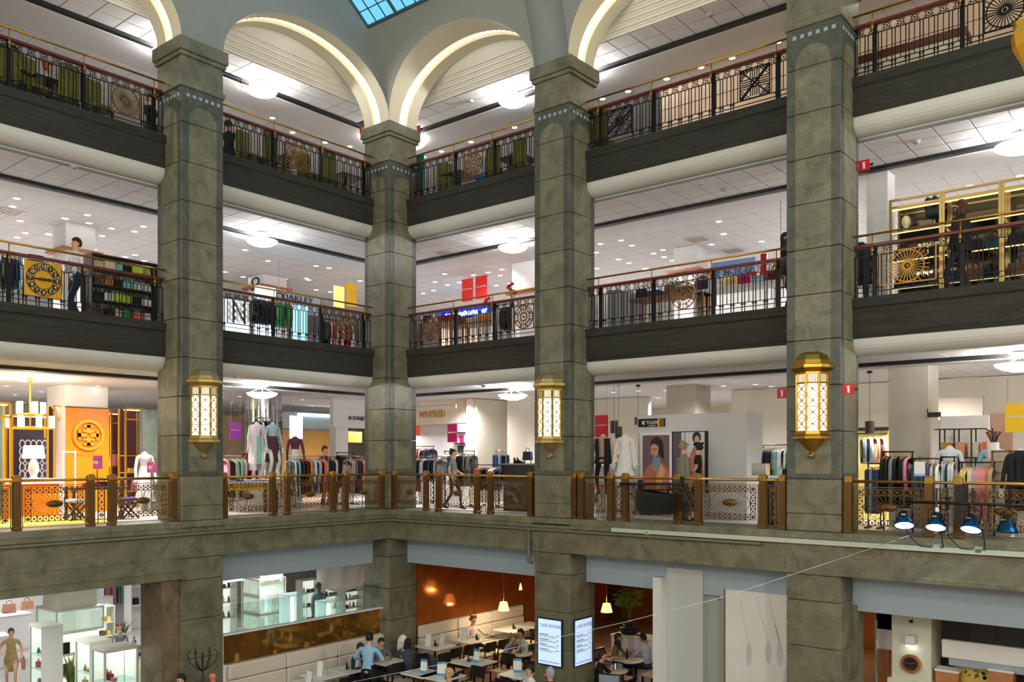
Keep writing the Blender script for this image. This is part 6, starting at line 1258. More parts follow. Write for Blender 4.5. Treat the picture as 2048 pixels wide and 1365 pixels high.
for i, (k, dx, dy, rz, lb) in enumerate((('a', .62, .0, -PI/2, 'dark chair left of the waiter'), ('b', .64, .05, -PI/2, 'dark chair in front of the waiter'), ('c', .55, -.3, -2.0, 'dark chair below the salad plate'), ('d', .6, .1, -PI/2, 'dark chair right of the table at the wire'), ('d', -.6, .0, PI/2, 'dark chair left of the table at the wire'), ('e', .66, -.15, -PI/2, 'dark chair, left of pair before the mirrored-wall table'), ('e', .66, .38, -PI/2, 'dark chair, right of pair before the mirrored-wall table'), ('f', .68, -.2, -PI/2, 'dark chair, left of pair before the woman in the pale shirt'), ('f', .68, .35, -PI/2, 'dark chair, right of pair before the woman in the pale shirt'),
                                         ('g', .68, .0, -PI/2, 'dark chair at the far banquette table'), ('h', .66, .0, -PI/2, 'farthest dark chair beside the menu-screen pillar'), ('j', .0, -.68, PI, 'dark chair in front of the middle table'), ('j', -.68, -.1, PI/2, 'dark chair left of the middle table'), ('j', .35, .66, 0, 'dark chair behind the middle table'), ('l', -.62, .1, PI/2, 'dark chair left of the blonde head'), ('l', .3, .66, 0, 'dark chair right of the blonde head'), ('k', -.3, .6, 0, 'dark chair behind the table of two heads'), ('k', .25, -.6, PI, 'dark chair at the foot of the menu-screen pillar'), ('m', .6, .0, -PI/2, 'dark chair at the lower edge near the banquette'))):
    t0 = TB[k]; chair(t0.location.x+dx, t0.location.y+dy, rz, lb)
def arm_chair(x, y, rz, label):
    t = thing('armchair', label, 'chair', (x, y, GC), rz, 'round-backed chairs by the round tables'); MB().box(-.25, -.24, .4, .25, .24, .47, 0, .02).build('seat', LS, t)
    for q in (-.23, .23):
        for r_ in (-.22, .22): MB().bar((q, r_, 0), (q, r_, .42 if r_ < 0 else .86), .04).build('leg', CW, t)
    m = MB(); n = 8; v = [(.25*math.sin(-PI/2.4+PI/1.2*i/n)*1.0, .2+.06*math.cos(-PI/2.4+PI/1.2*i/n)+o, z) for z in (.52, .86) for o in (0, .035) for i in range(n+1)]; k = n+1
    f = [(i, i+1, 2*k+i+1, 2*k+i) for i in range(n)]+[(k+i, 3*k+i, 3*k+i+1, k+i+1) for i in range(n)]+[(2*k+i, 2*k+i+1, 3*k+i+1, 3*k+i) for i in range(n)]; m.add(v, f); m.build('backrest', mat('back_bluegrey', (150, 160, 176), .7), t)
    m = MB(); m.bar((-.25, .22, .86), (.25, .22, .86), .045); m.build('top_rail', CW, t)
    for q in (-.25, .25): MB().bar((q, -.22, .64), (q, .22, .66), .04).build('arm', CW, t)
t0 = TB['n'].location; arm_chair(t0.x-.7, t0.y+.1, PI/2, 'round-backed chair of the long-haired woman'); arm_chair(t0.x+.72, t0.y+.15, -PI/2, 'round-backed chair of the man in the cap'); arm_chair(t0.x+.2, t0.y-.68, PI, 'empty blue-grey round-backed chair in front of the round table'); t0 = TB['o'].location; arm_chair(t0.x+.35, t0.y-.62, PI+.3, 'round-backed chair at the lower edge with pale seat')
# white divider with plant
p = at(1222, 1272, 1.3); t = thing('divider', 'white waist-high divider behind the round café tables', 'divider', (p.x, p.y, GC))
for i in range(3): MB().box(i*.85, 0, 0, i*.85+.84, .6, 1.1, 0, .008).build('panel', WHITE, t)
MB().box(-.02, -.02, 1.1, 2.6, .62, 1.14, 0, .006).build('worktop', mat('divider_top', (226, 220, 206), .5), t)
pl = plant((p.x+.35, p.y+.35, GC+1.14), 'leafy plant in a low black bowl on the white divider', 1.0, DARKM, n=8)
MB().lathe([(.2, .0), (.26, .08), (.24, .16), (.001, .16)], 16).build('bowl', DARKM, pl); m = MB(); m.tube([(0, 0, .1), (.02, 0, .8)], .05, 8)
m.build('trunk', pm_('brown'), pl); m = MB(); r = random.Random(3)
for i in range(190): a = r.random()*6.3; q = r.random()*.42; z = .75+r.random()*.4; m.add([(q*math.cos(a)+dx, q*math.sin(a)+dy, z+dz) for dx, dy, dz in ((-.07, 0, 0), (0, -.04, .04), (.08, 0, .03), (0, .04, -.02))], [(0, 1, 2, 3)])
tag(m.build('leaves', mat('leaf_bright', (120, 150, 50), .5, var=.3, scale=9), pl), kind='stuff')
# menu screens
SCR = mat('screen_glow', (214, 232, 250), .4, emit=.55, ec=(190, 222, 255)); SBL = mat('screen_blue', (20, 90, 170), .4, emit=.15, ec=(0, 60, 170)); SGR = mat('screen_ink', (16, 34, 70), .5)
z_ = 0
for side, x0, x1, y0, y1, lb in (('R', 1078, 1123, 1232, 1330, 'lit café menu screen on the front of the pillar'), ('S', 1151, 1183, 1230, 1330, 'lit café menu screen on the flank of the pillar')):
    t = thing('menu_screen', lb, 'screen')
    if side == 'R': a = on('R', x0, 1280, -.03); b = on('R', x1, 1280, -.03); t.location = ((a.x+b.x)/2, -.055, on('R', 1100, y1, -.03).z); w = b.x-a.x; h = on('R', 1100, y0+4, -.03).z-t.location.z
    else:
        X = 5.92; ys = [CAM.y+ray(px, 1280).y*((X-CAM.x)/ray(px, 1280).x) for px in (x0, x1)]; w = .66; t.location = (X, .5, z_); t.rotation_euler = (0, 0, PI/2)
    z_ = t.location.z; h = 1.02
    MB().box(-w/2-.035, 0, -.035, w/2+.035, .05, h+.035, 0, .01).build('housing', mat('screen_frame', (8, 40, 60), .3), t); MB().box(-w/2, -.006, 0, w/2, 0, h).build('screen_face', SCR, t)
    text('CAFÉ ENTRÉE', w*.155, SBL, t, (-w*.44, -.008, h*.86), 0, .001, 'lettering', 'LEFT')
    m = MB(); r = random.Random(5)
    for j, z in enumerate((.66, .55, .44, .33)):
        m.box(-w*.44, -.009, h*z, -w*.44+w*.4*r.uniform(.8, 1.1), -.006, h*z+.014); m.box(w*.3, -.009, h*z, w*.42, -.006, h*z+.012)
        for q in (1, 2): m.box(-w*.44, -.009, h*z-.024*q, w*r.uniform(.1, .35), -.006, h*z-.024*q+.007)
    m.build('menu_lines', SGR, t); m = MB()
    for j in range(14): m.box(-w*.44+j*w*.064, -.009, h*.05, -w*.44+j*w*.064+w*.04, -.006, h*.05+.02)
    m.build('bottom_line', SBL, t)
# coat stand, high chair, stroller
p = at(405, 1300, GC+1.8); t = thing('coat_stand', 'black bentwood coat stand in front of the lantern pillar', 'coat stand', (p.x, p.y, GC)); MB().tube([(0, 0, .05), (0, 0, 1.72)], .022, 8).build('pole', CW, t)
for i in range(6): a = i*PI/3; m = MB(); m.tube([(0, 0, 1.35), (.12*math.cos(a), .12*math.sin(a), 1.4), (.26*math.cos(a), .26*math.sin(a), 1.55), (.3*math.cos(a), .3*math.sin(a), 1.72), (.24*math.cos(a), .24*math.sin(a), 1.8)], .013, 6); m.build('hook', CW, t)
for i in range(4): a = i*PI/2; MB().tube([(0, 0, .4), (.15*math.cos(a), .15*math.sin(a), .15), (.3*math.cos(a), .3*math.sin(a), 0.02)], .016, 6).build('leg', CW, t)
p = at(864, 1300, GC+.95); t = thing('stroller', 'dark grey stroller hood beside the menu-reading woman', 'stroller', (p.x+.3, p.y-.5, GC), -.4); m = MB(); m.lathe([(.36*math.cos(i*PI/16), .36*math.sin(i*PI/16)) for i in range(9)], 14, (0, 0, .62), 0, True, 0, PI*1.25, 1, .8); m.build('hood', pm_('grey') if False else mat('hood_grey', (62, 68, 78), .8), t); m = MB(); m.box(-.3, -.25, .4, .3, .25, .62, 0, .05); m.build('carrycot', mat('hood_dark', (36, 38, 44), .8), t)
for x in (-.3, .3):
    for y in (-.25, .25): MB().prism([(x+.12*math.cos(i*PI/7), .12+.12*math.sin(i*PI/7)) for i in range(14)], y-.02, y+.02).build('wheel', DARKM, t); MB().bar((x, y, .12), (x*.3, y, .45), .025).build('strut', CHROME, t)
MB().tube([(.25, -.22, .55), (.55, -.22, .9), (.55, .22, .9), (.25, .22, .55)], .015, 6).build('push_handle', DARKM, t)
p = at(806, 1290, GC+.9); t = thing('high_chair', 'white rounded baby seat behind the menu-reading woman', 'chair', (p.x, p.y, GC)); MB().ell((0, 0, .85), .2, .12, .32, 12, 8).build('seat_shell', mat('shell_white', (236, 232, 226), .4), t)
for x in (-.15, .15):
    for y in (-.12, .12): MB().bar((x*1.4, y*1.4, 0), (x*.6, y*.6, .7), .03).build('leg', CHROME, t)
# ---- white walls and marble panel (bay between right pillars)
M_ = WHITE
a = on('R', 1331, 1300, .9); b = on('R', 1347, 1300, .9); c = on('R', 1412, 1300, .75)
struct(MB().box(a.x, .35, 0, b.x, .95, 3.5).build('wall_pier', mat('pier_white', (214, 220, 222), .6))); struct(MB().box(b.x, .6, 0, c.x, .95, 3.7).build('wall_panel', mat('panel_greywhite', (190, 198, 196), .6)))
struct(MB().box(c.x, .8, 0, 11, 1.0, 3.6).build('wall_panel', mat('panel_grey', (160, 166, 162), .6)))
loc, w, h, r = rect('R', 1451, 1186, 1585, 1365, .62); mp_ = thing('marble_panel', 'white marble panel with faint grey leaf drawing', 'wall panel', (loc[0], loc[1], GC)); H = loc[2]+h-GC; MB().box(-w/2, 0, 0, w/2, .1, H).build('slab', mat('marble_white', (226, 228, 228), .12, var=.03, scale=2), mp_); MB().box(-w/2-.02, -.01, 0, -w/2, .1, H).build('edge_trim', BRONZE, mp_)
m = MB(); LG = mat('leaf_grey', (196, 200, 202), .4)
for sx, (x, z0, rot) in enumerate(((-.38, H-.2, .25), (-.05, H-.1, .35), (.22, H-.1, .3), (.35, H-.6, .3))):
    for q in range(7): m.bar((x+q*.035*rot*3, -.004, z0-q*.12), (x+(q+1)*.035*rot*3, -.004, z0-(q+1)*.12), .012, .004)
    xe, ze = x+.245*rot*3, z0-.84; m.prism([(xe+.06*math.sin(i*PI/8), ze-.22+.24*math.cos(i*PI/8)) for i in range(16)], -.004, -.001)
m.build('leaf_drawing', LG, mp_)
# ---- watch shop front (right bay)
struct(MB().box(11.4, .62, GC-.2, 11.95, 1.0, 3.3).build('wall_jamb', STONE)); t = thing('glass_edge', 'upright glass edge beside the brass-lantern pillar', 'glass', (*on('R', 1751, 1300, .5).xy, GC)); MB().box(-.01, 0, 0, .01, .06, 2.9).build('glass_pane', mat('edge_glass', (70, 110, 100), .1), t)
loc, w, h, r = rect('R', 1783, 1225, 1862, 1365, 1.8); e = struct(link('pillar', None, None, (loc[0], loc[1], GC)), 'cream square pillar with the rose-gold clock'); MB().box(-w/2, 0, 0, w/2, w, 3.3, 0, .01).build('shaft', mat('pillar_ivory', (224, 226, 210), .6), e)
MB().box(-w/2-.06, -.06, 0, w/2+.06, w+.06, on('R', 1822, 1362, 1.8).z-GC).build('base', mat('pillar_ivory'), e)
p = on('R', 1822, 1328, 1.78); ck2 = thing('wall_clock', 'rose-gold framed black wall clock on the cream pillar', 'clock', p); m = MB(); m.ring((0, -.02, 0), .155, .05, .06, 24); m.build('case', mat('rose_gold', (216, 150, 110), .25, 1), ck2); m = MB(); disc(m, 0, 0, .135, .02); m.build('dial', DARKM, ck2); m = MB()
for i in range(12): a = i*PI/6; m.bar((.09*math.cos(a), -.026, .09*math.sin(a)), (.125*math.cos(a), -.026, .125*math.sin(a)), .012, .006)
m.bar((0, -.028, 0), (.08, -.028, .02), .01); m.bar((0, -.028, 0), (-.1, -.028, .01), .008); m.build('hour_marks', mat('rose_gold'), ck2)
p = on('R', 1822, 1280, 1.75); t = thing('wall_light', 'white box wall light shining down on the rose-gold clock', 'lamp', p); MB().box(-.09, -.12, -.09, .09, .02, .09, 0, .01).build('case', WHITE, t); MB().box(-.07, -.1, -.1, .07, .0, -.09).build('lens', DLG, t); lamp('SPOT', (p.x, p.y-.1, p.z-.12), 12, (1, .95, .85), .04, (-.3, 0, 0), 110, 1)
p = on('R', 1822, 1240, 1.75); t = thing('camera_dome', 'small white tube camera above the wall light', 'camera', p); MB().box(-.025, -.03, 0, .025, .03, .2).build('tube', WHITE, t); MB().ell((0, -.01, -.03), .04, .04, .035, 8, 6).build('lens', DARKM, t)
DG = mat('dark_window', (22, 26, 30), .06, .2)
def window_strip(x0, x1, y0, y1, d, n, label):
    loc, w, h, r = rect('R', x0, y0, x1, y1, d); t = struct(link('window_strip', None, None, loc), label)
    for i in range(n): MB().box(-w/2+i*w/n+.01, 0, 0, -w/2+(i+1)*w/n-.01, .02, h).build('pane', DG, t)
    MB().box(-w/2, .02, 0, w/2, .05, h).build('backing', DARKM, t); m = MB(); m.bar((-w/2, 0, 0), (w/2, 0, 0), .05); m.build('frame', WHITE, t)
window_strip(1752, 1784, 1215, 1262, 2.2, 1, 'dark window left of the cream pillar'); window_strip(1884, 2110, 1230, 1298, 2.0, 4, 'dark window strip right of the cream pillar')
slab('lintel', 'trim', 'white lintel between dark window and watch shop', 'R', 1884, 1293, 2110, 1330, 1.9, .3, WHITE); slab('lintel', 'trim', 'grey lower lintel over the yellow poster', 'R', 1898, 1318, 2110, 1346, 1.95, .3, BBOARD)
slab('lintel', 'trim', 'pale lintel left of the cream pillar', 'R', 1752, 1262, 1784, 1300, 2.2, .2, WHITE); slab('wood_panel', 'wall panel', 'tan wooden panel left of the cream pillar', 'R', 1752, 1298, 1777, 1380, 2.25, .1, mat('tan_wood', (190, 128, 82), .5, var=.1), GC); slab('shop_wall', 'wall panel', 'dark violet shop interior under the lintels', 'R', 1872, 1318, 2110, 1420, 2.6, .1, mat('violet_dark', (46, 28, 44), .7), GC)
t, w, h = slab('shop_poster', 'poster', 'yellow poster with coloured dots in a wooden frame', 'R', 1916, 1326, 1978, 1400, 2.2, .04, mat('poster_yellow', (224, 190, 84), .6))
cols = [mat('dot_green', (60, 120, 50), .5), mat('dot_brown', (120, 66, 40), .5), mat('dot_blue', (70, 150, 210), .5)]; m = MB(); r = random.Random(4)
for i in range(22): x, z = r.uniform(-.42, .42)*w, h-r.uniform(.04, .5)*h*.9; rr = r.uniform(.015, .04); m.prism([(x+rr*math.cos(a*PI/5), z+rr*math.sin(a*PI/5)) for a in range(10)], -.006, 0, 'y', i % 3)
m.build('dots', cols, t)
for x in (-w/2-.05, w/2+.03): MB().box(x, -.03, 0, x+.05 if x < 0 else x+.12, .04, h).build('frame_post', mat('ochre') if x < 0 else mat('tan_wood'), t)
for i, px in enumerate((1897, 2005)): q = on('R', px, 1340, 2.0); t = thing('planter', 'brown tapering planter %s of the yellow poster' % ['left', 'right'][i], 'planter', (q.x, q.y, GC)); m = MB(); m.add([(sx*(.12 if z < .5 else .2), sy*(.1 if z < .5 else .16), z) for z in (0, q.z-GC) for sx, sy in ((-1, -1), (1, -1), (1, 1), (-1, 1))], [(0, 1, 5, 4), (1, 2, 6, 5), (2, 3, 7, 6), (3, 0, 4, 7), (3, 2, 1, 0)]); m.build('body', mat('tan_wood'), t); MB().box(-.21, -.17, q.z-GC-.02, .21, .17, q.z-GC+.02).build('rim', WHITE, t)
# ================================================================ PEOPLE (one skinned body each, posed by reaching for targets)
import numpy as np
PEND = []
def ik(a, b, l1, l2, hint):
    a, b, hint = Vector(a), Vector(b), Vector(hint); d = b-a; L = min(d.length, (l1+l2)*.995); d.normalize(); b = a+d*L
    x = (l1*l1-l2*l2+L*L)/(2*L); h = math.sqrt(max(0, l1*l1-x*x)); n = hint-d*hint.dot(d)
    n = n.normalized() if n.length > 1e-5 else Vector((0, -1, 0)); return a+d*x+n*h, b
EYE = mat('eye_dark', (26, 20, 18), .3); LIP = mat('lip', (170, 84, 80), .5)
eye_me = MB().ell((0, 0, 0), .013, .008, .009, 8, 6).mesh('eye', EYE); lip_me = MB().ell((0, 0, 0), .024, .008, .008, 8, 5).mesh('mouth', LIP)
def person(label, loc, rz, H=1.72, seat=None, lean=0, turn=0, nod=0, hands=None, skin=(214, 164, 138), top=(230, 230, 230), bottom=(30, 32, 40), shoes=(26, 24, 24), hair=('short', (60, 40, 28)), sleeve='long',
           skirt=None, fem=False, feet=None, shin=None, head=True, name='person', cat='person', hmat=None, open_coat=None, grp=None):
    s = H/1.72; w = .9 if fem else 1.0; la = math.radians(lean)
    V = []; Eg = []
    def v(p, r, rr=None): V.append((Vector(p), r*s, (rr or r)*s)); return len(V)-1
    def e(a, b, lab): Eg.append((a, b, lab))
    hz = .93*s if seat is None else seat+.09
    D = Vector((0, -math.sin(la), math.cos(la)))
    P = Vector((0, 0, hz))
    pel = v(P, .135*(1.02 if fem else .95), .11); wai = v(P+D*.16*s, .12*w, .09); che = v(P+D*.36*s, .15*w, .105); nb = v(P+D*.50*s, .075, .07)
    e(pel, wai, 'top'); e(wai, che, 'top'); e(che, nb, 'top')
    N = P+D*.50*s; ND = Vector((math.sin(math.radians(turn))*.1, -math.sin(la*.5+math.radians(nod)*.6), 1)).normalized()
    nk = v(N+ND*.07*s, .052, .052); e(nb, nk, 'skin')
    HC = N+ND*.17*s
    if head:
        j = v(N+ND*.125*s+Vector((0, -.012*s, 0)), .064, .07); m_ = v(HC+ND*.02*s, .076, .09); t_ = v(HC+ND*.075*s, .06, .07); e(nk, j, 'skin'); e(j, m_, 'skin'); e(m_, t_, 'skin')
    if hands is None: hands = ((.26*s, -.06*s, hz-.14*s), (-.26*s, -.06*s, hz-.14*s))
    for q, sg in ((0, 1), (1, -1)):
        sh = N-D*.06*s+Vector((sg*.19*s*w, 0, 0)); hd = Vector(hands[q])
        el, wr = ik(sh, hd, .29*s, .26*s, (sg*.7, .5, -.5))
        a = v(sh, .06*w); b = v(el, .043*w); c = v(wr, .029); b0 = v(sh.lerp(el, .5), .05*w)
        e(che, a, 'top'); e(a, b0, 'top'); e(b0, b, 'top' if sleeve == 'long' else 'skin'); e(b, c, 'top' if sleeve == 'long' else 'skin')
        f = (wr-el).normalized(); up = Vector((0, 0, 1)) if abs(f.z) < .8 else Vector((0, -1, 0)); sd = f.cross(up).normalized(); pl = v(wr+f*.06*s, .034, .018); e(c, pl, 'skin')
        for i in range(4):
            r0 = wr+f*.085*s+sd*(i-1.5)*.02*s; ln = (.068, .08, .074, .056)[i]*s; dn = f.cross(sd)*(-.012 if up.z else .012)
            k0 = v(r0, .0095); k1 = v(r0+f*ln*.55+dn*.5, .0085); k2 = v(r0+f*ln*.9+dn*2.2, .0075); e(pl, k0, 'skin'); e(k0, k1, 'skin'); e(k1, k2, 'skin')
        k0 = v(wr+f*.035*s-sd*sg*.036*s, .011); k1 = v(wr+f*.07*s-sd*sg*.052*s, .009); e(c, k0, 'skin'); e(k0, k1, 'skin')
    for q, sg in ((0, 1), (1, -1)):
        hp = P+Vector((sg*.095*s, 0, -.03*s)); ft = Vector(feet[q]) if feet else (Vector((sg*.11*s, .0, .075*s)) if seat is None else Vector((sg*.13*s, -.46*s, .075*s)))
        kn, an = ik(hp, ft, .44*s, .43*s, (sg*.1, -1, .3)); a = v(hp, .09*w); b = v(kn, .058*w); m2 = v(hp.lerp(kn, .5), .075*w); c = v(an, .04); cf = v(kn.lerp(an, .35), .052*w); d = v(an+Vector((0, -.07*s, -.045*s)), .036, .032); t2 = v(an+Vector((sg*.02, -.15*s, -.05*s)), .032, .024); hl = v(an+Vector((0, .04*s, -.04*s)), .032)
        lb = 'skin' if skirt else 'bottom'
        e(pel, a, 'bottom' if not skirt else 'top'); e(a, m2, 'bottom'); e(m2, b, 'bottom' if not skirt else lb); e(b, cf, shin or lb); e(cf, c, shin or lb); e(c, d, 'shoes'); e(d, t2, 'shoes'); e(c, hl, 'shoes')
    me = bpy.data.meshes.new('body_cage'); me.from_pydata([p for p, _, _ in V], [(a, b) for a, b, _ in Eg], [])
    o = bpy.data.objects.new(name, me); COL.objects.link(o); o.location = loc; o.rotation_euler = (0, 0, rz)
    o.modifiers.new('Skin', 'SKIN').use_smooth_shade = True; ss = o.modifiers.new('Sub', 'SUBSURF'); ss.levels = 1; ss.render_levels = 1
    if not me.skin_vertices: me.attributes.new  # layer is made by the modifier below
    PEND.append((o, V, Eg, {'skin': skin, 'top': top, 'bottom': bottom, 'shoes': shoes}, hmat))
    tag(o, label, cat, grp)
    if head:
        hm = mat('hair_%d_%d_%d' % hair[1], hair[1], .7, var=.2, scale=30) if hair[1] else None; hs = hair[0]; c = HC; th = math.radians(turn)
        rot = Matrix.Rotation(th, 4, 'Z')
        def at_(x, y, z): return c+rot @ Vector((x*s, y*s, z*s))
        for sg in (1, -1): q = link('eye', eye_me, o, at_(sg*.031, -.083, .012), th)
        link('mouth', lip_me, o, at_(0, -.082, -.055), th)
        SK = mat('skin_%d_%d_%d' % skin, skin, .55)
        m = MB(); m.ell((0, 0, 0), .012*s, .02*s, .022*s, 7, 5); m.build('nose', SK, o, at_(0, -.094, -.016), th)
        for sg in (1, -1): m = MB(); m.ell((0, 0, 0), .012*s, .02*s, .03*s, 7, 5); m.build('ear', SK, o, at_(sg*.08, .0, -.0), th)
        if hs != 'bald':
            m = MB(); n = 14; pr = [(math.sin(i*PI/16), math.cos(i*PI/16)) for i in range(0, 12)]; vv = []; ff = []
            for pz, (r, z) in enumerate(pr):
                for k in range(n):
                    a = 2*PI*k/n; fr = max(0, -math.sin(a)); zz = z*.118+.03; 
                    if fr > .35 and zz < .065: zz = .065+.0*fr; rr = r*.9
                    else: rr = r
                    vv.append((rr*.09*math.cos(a)*s, (rr*.108*math.sin(a)+.012)*s, zz*s))
            ff = [(i*n+k, i*n+(k+1) % n, (i+1)*n+(k+1) % n, (i+1)*n+k) for i in range(len(pr)-1) for k in range(n)]
            m.add(vv, ff, 0, True)
            if hs in ('long', 'bob'):
                L = .30 if hs == 'long' else .14
                m.ell((0, .05*s, (.02-L*.5)*s), .088*s, .06*s, (L*.5+.05)*s, 12, 8)
                for sg in (1, -1): m.ell((sg*.07*s, .0, (-.02-L*.35)*s), .03*s, .05*s, (L*.4+.04)*s, 8, 6)
            if hs == 'bun': m.ell((0, .07*s, .12*s), .045*s, .045*s, .045*s, 10, 7)
            if hs == 'curly':
                for i in range(26): a = i*2.4; z = .02+.1*(i % 7)/6; m.ell((.082*math.cos(a)*s, (.09*math.sin(a)+.02)*s, z*s), .034*s, .034*s, .03*s, 7, 5) if math.sin(a) > -.6 or z > .08 else None
            if hs == 'cap': m.prism([(.08*math.cos(i*PI/8)*s, (-.06-.11*math.sin(i*PI/8))*s) for i in range(9)], .062*s, .074*s, 'z')
            if hs == 'beanie': m.ell((0, .02*s, .12*s), .05*s, .06*s, .05*s, 10, 7)
            m.build({'cap': 'cap', 'beanie': 'beanie'}.get(hs, 'hair'), hm, o, c, th)
            if hs in ('cap', 'beanie'):
                m = MB(); m.lathe([(.084*s, -.07*s), (.088*s, 0.04*s)], 12, (0, .014*s, 0), 0, True, .15, PI-.15); m.build('hair', mat('hair_grey', (150, 146, 140), .8), o, c, th)
        else:
            m = MB(); m.lathe([(.083*s, -.05*s), (.086*s, .0)], 12, (0, .012*s, 0), 0, True, .2, PI-.2); m.build('hair', mat('hair_grey', (150, 146, 140), .8), o, c, th)
    if skirt:
        kl, kc = skirt[0], skirt[1]; m = MB()
        if seat is None: m.lathe([(.125*s*1.02, .2*s), (.15*s, .05*s), (.185*s, -.12*s), (.18*s, -kl*.6), (skirt[2] if len(skirt) > 2 else .17*s, -kl)], 18, (0, 0, 0), 0, True, sy=.78)
        m.build('skirt', mat('skirt_%d_%d_%d' % kc, kc, .8, var=.2 if kc[0] < 200 else .03, scale=25), o, (0, 0, hz))
    if open_coat:
        m = MB(); m.lathe([(.17*s, .46*s), (.185*s, .3*s), (.165*s, .1*s), (.19*s, -.1*s), (.2*s, -open_coat[0])], 20, (0, .005, 0), 0, True, -PI/2+.35, PI*1.5-.35, 1.12, .78); m.build('coat', mat('coat_%d_%d_%d' % open_coat[1], open_coat[1], .8, var=.12), o, (0, 0, hz))
    return o
def finish_people():
    for o, V, Eg, cols, hm in PEND:
        me = o.data
        if not me.skin_vertices:
            bpy.context.view_layer.objects.active = o; 
        sv = me.skin_vertices[0].data if me.skin_vertices else None
        if sv:
            for i, (p, a, b) in enumerate(V): sv[i].radius = (a, b); sv[i].use_root = (i == 0)
    dg = bpy.context.evaluated_depsgraph_get(); done = []
    for o, V, Eg, cols, hm in PEND: done.append(bpy.data.meshes.new_from_object(o.evaluated_get(dg)))
    labs = ['skin', 'top', 'bottom', 'shoes']
    for (o, V, Eg, cols, hm), me in zip(PEND, done):
        o.modifiers.clear(); old = o.data; o.data = me; me.name = 'body'; bpy.data.meshes.remove(old)
        me.materials.clear()
        for l in labs:
            c = cols[l]; me.materials.append(hm or (mat('skin_%d_%d_%d' % c, c, .55) if l == 'skin' else mat('wear_%d_%d_%d' % c, c, .85, var=.1 if c[0] < 215 else .02, scale=18)))
        n = len(me.polygons); C = np.zeros(n*3); me.polygons.foreach_get('center', C); C = C.reshape(-1, 3)
        best = np.full(n, 1e9); mi = np.zeros(n, int)
        for a, b, l in Eg:
            p, q = np.array(V[a][0]), np.array(V[b][0]); d = q-p; t = np.clip(((C-p) @ d)/max(1e-9, d @ d), 0, 1); dist = np.linalg.norm(C-(p+t[:, None]*d), axis=1)-((V[a][1]+V[a][2])/2*(1-t)+(V[b][1]+V[b][2])/2*t)*.8
            k = dist < best; best[k] = dist[k]; mi[k] = labs.index(l)
        me.polygons.foreach_set('material_index', mi.astype(np.int32)); me.polygons.foreach_set('use_smooth', np.ones(n, bool)); me.update()
def face_to(loc, tx, ty): return math.atan2(ty-loc[1], tx-loc[0])+PI/2
# ---- café guests (seat height on café floor)
def cafe(px, py, zh, label, rz, **k):
    p = at(px, py, GC+zh-.05); return person(label, (p.x, p.y, GC), rz, **k)
ST = .45; TH = .78
hT = lambda y=-.38, x=.14: ((x, y, TH+.03), (-x, y, TH+.03))
p = at(735, 1268, GC+1.78); person('waiter in light blue shirt and dark trousers seen from behind', (p.x, p.y, GC), math.radians(203), 1.78, lean=8, nod=20, hands=((.26, -.3, 1.1), (-.26, -.3, 1.1)), top=(150, 190, 226), bottom=(16, 16, 22), hair=('short', (24, 20, 20)))
wt = SC.objects['person'].location
cafe(756, 1284, 1.24, 'dark-haired guest in grey on the banquette beside the waiter', PI/2-.3, seat=ST, lean=16, nod=25, hands=hT(), top=(110, 106, 108), bottom=(40, 40, 50), hair=('short', (30, 22, 20)))
cafe(714, 1300, 1.2, 'guest in dark blue on the banquette left of the waiter', PI/2, seat=ST, lean=10, nod=20, hands=hT(), top=(26, 40, 62), bottom=(30, 34, 46), hair=('short', (40, 30, 26)), skin=(196, 140, 110))
o = cafe(817, 1287, 1.26, 'dark-haired woman in grey jacket reading a white menu', -PI/2-.5, seat=ST, lean=8, nod=20, hands=((.12, -.34, .98), (-.12, -.34, .98)), top=(64, 68, 78), bottom=(40, 40, 48), hair=('bob', (18, 16, 18)), fem=True, H=1.66)
t = thing('open_menu', 'white menu held open by the dark-haired woman', 'menu', l2w(o, (0, -.42, .94)), o.rotation_euler.z); m = MB(); m.add([(-.13, 0, 0), (0, .03, 0), (0, .08, .24), (-.13, .05, .24), (.13, 0, 0), (.13, .05, .24)], [(0, 1, 2, 3), (1, 4, 5, 2)]); m.add([(-.13, .004, 0), (0, .034, 0), (0, .084, .24), (-.13, .054, .24), (.13, .004, 0), (.13, .054, .24)], [(3, 2, 1, 0), (2, 5, 4, 1)]); m.build('pages', WHITE, t)
cafe(943, 1240, 1.26, 'woman with short reddish hair in pale shirt on the banquette', PI/2-.15, seat=ST, lean=6, nod=14, hands=((.2, -.42, TH+.03), (-.15, -.36, TH+.03)), top=(238, 222, 222), bottom=(50, 50, 60), hair=('curly', (124, 58, 34)), fem=True, H=1.7)
cafe(1008, 1271, 1.24, 'fair-haired guest with a bun leaning over the round table', PI/2+.1, seat=ST, lean=26, nod=28, hands=((.1, -.42, TH+.05), (-.1, -.42, TH+.05)), top=(140, 146, 158), bottom=(26, 26, 34), hair=('bun', (156, 112, 66)), sleeve='short', fem=True, H=1.68)
cafe(1050, 1264, 1.28, 'dark-haired man in white jumper behind the green bottle', -.25, seat=ST, lean=12, nod=26, hands=((.16, -.38, TH+.03), (-.12, -.38, TH+.03)), top=(214, 206, 204), bottom=(40, 36, 36), hair=('short', (50, 28, 18)))
cafe(1227, 1276, 1.24, 'woman with long brown hair eating at the round table', PI/2+.25, seat=ST, lean=10, nod=18, hands=hT(-.36), top=(146, 122, 100), bottom=(50, 44, 44), hair=('long', (58, 36, 26)), fem=True, H=1.68)
cafe(1293, 1277, 1.28, 'man in black cap and light blue shirt at the round table', -PI/2-.1, seat=ST, lean=10, nod=16, hands=hT(-.42), top=(176, 194, 224), bottom=(44, 56, 84), hair=('cap', (22, 22, 24)), skin=(226, 160, 140))
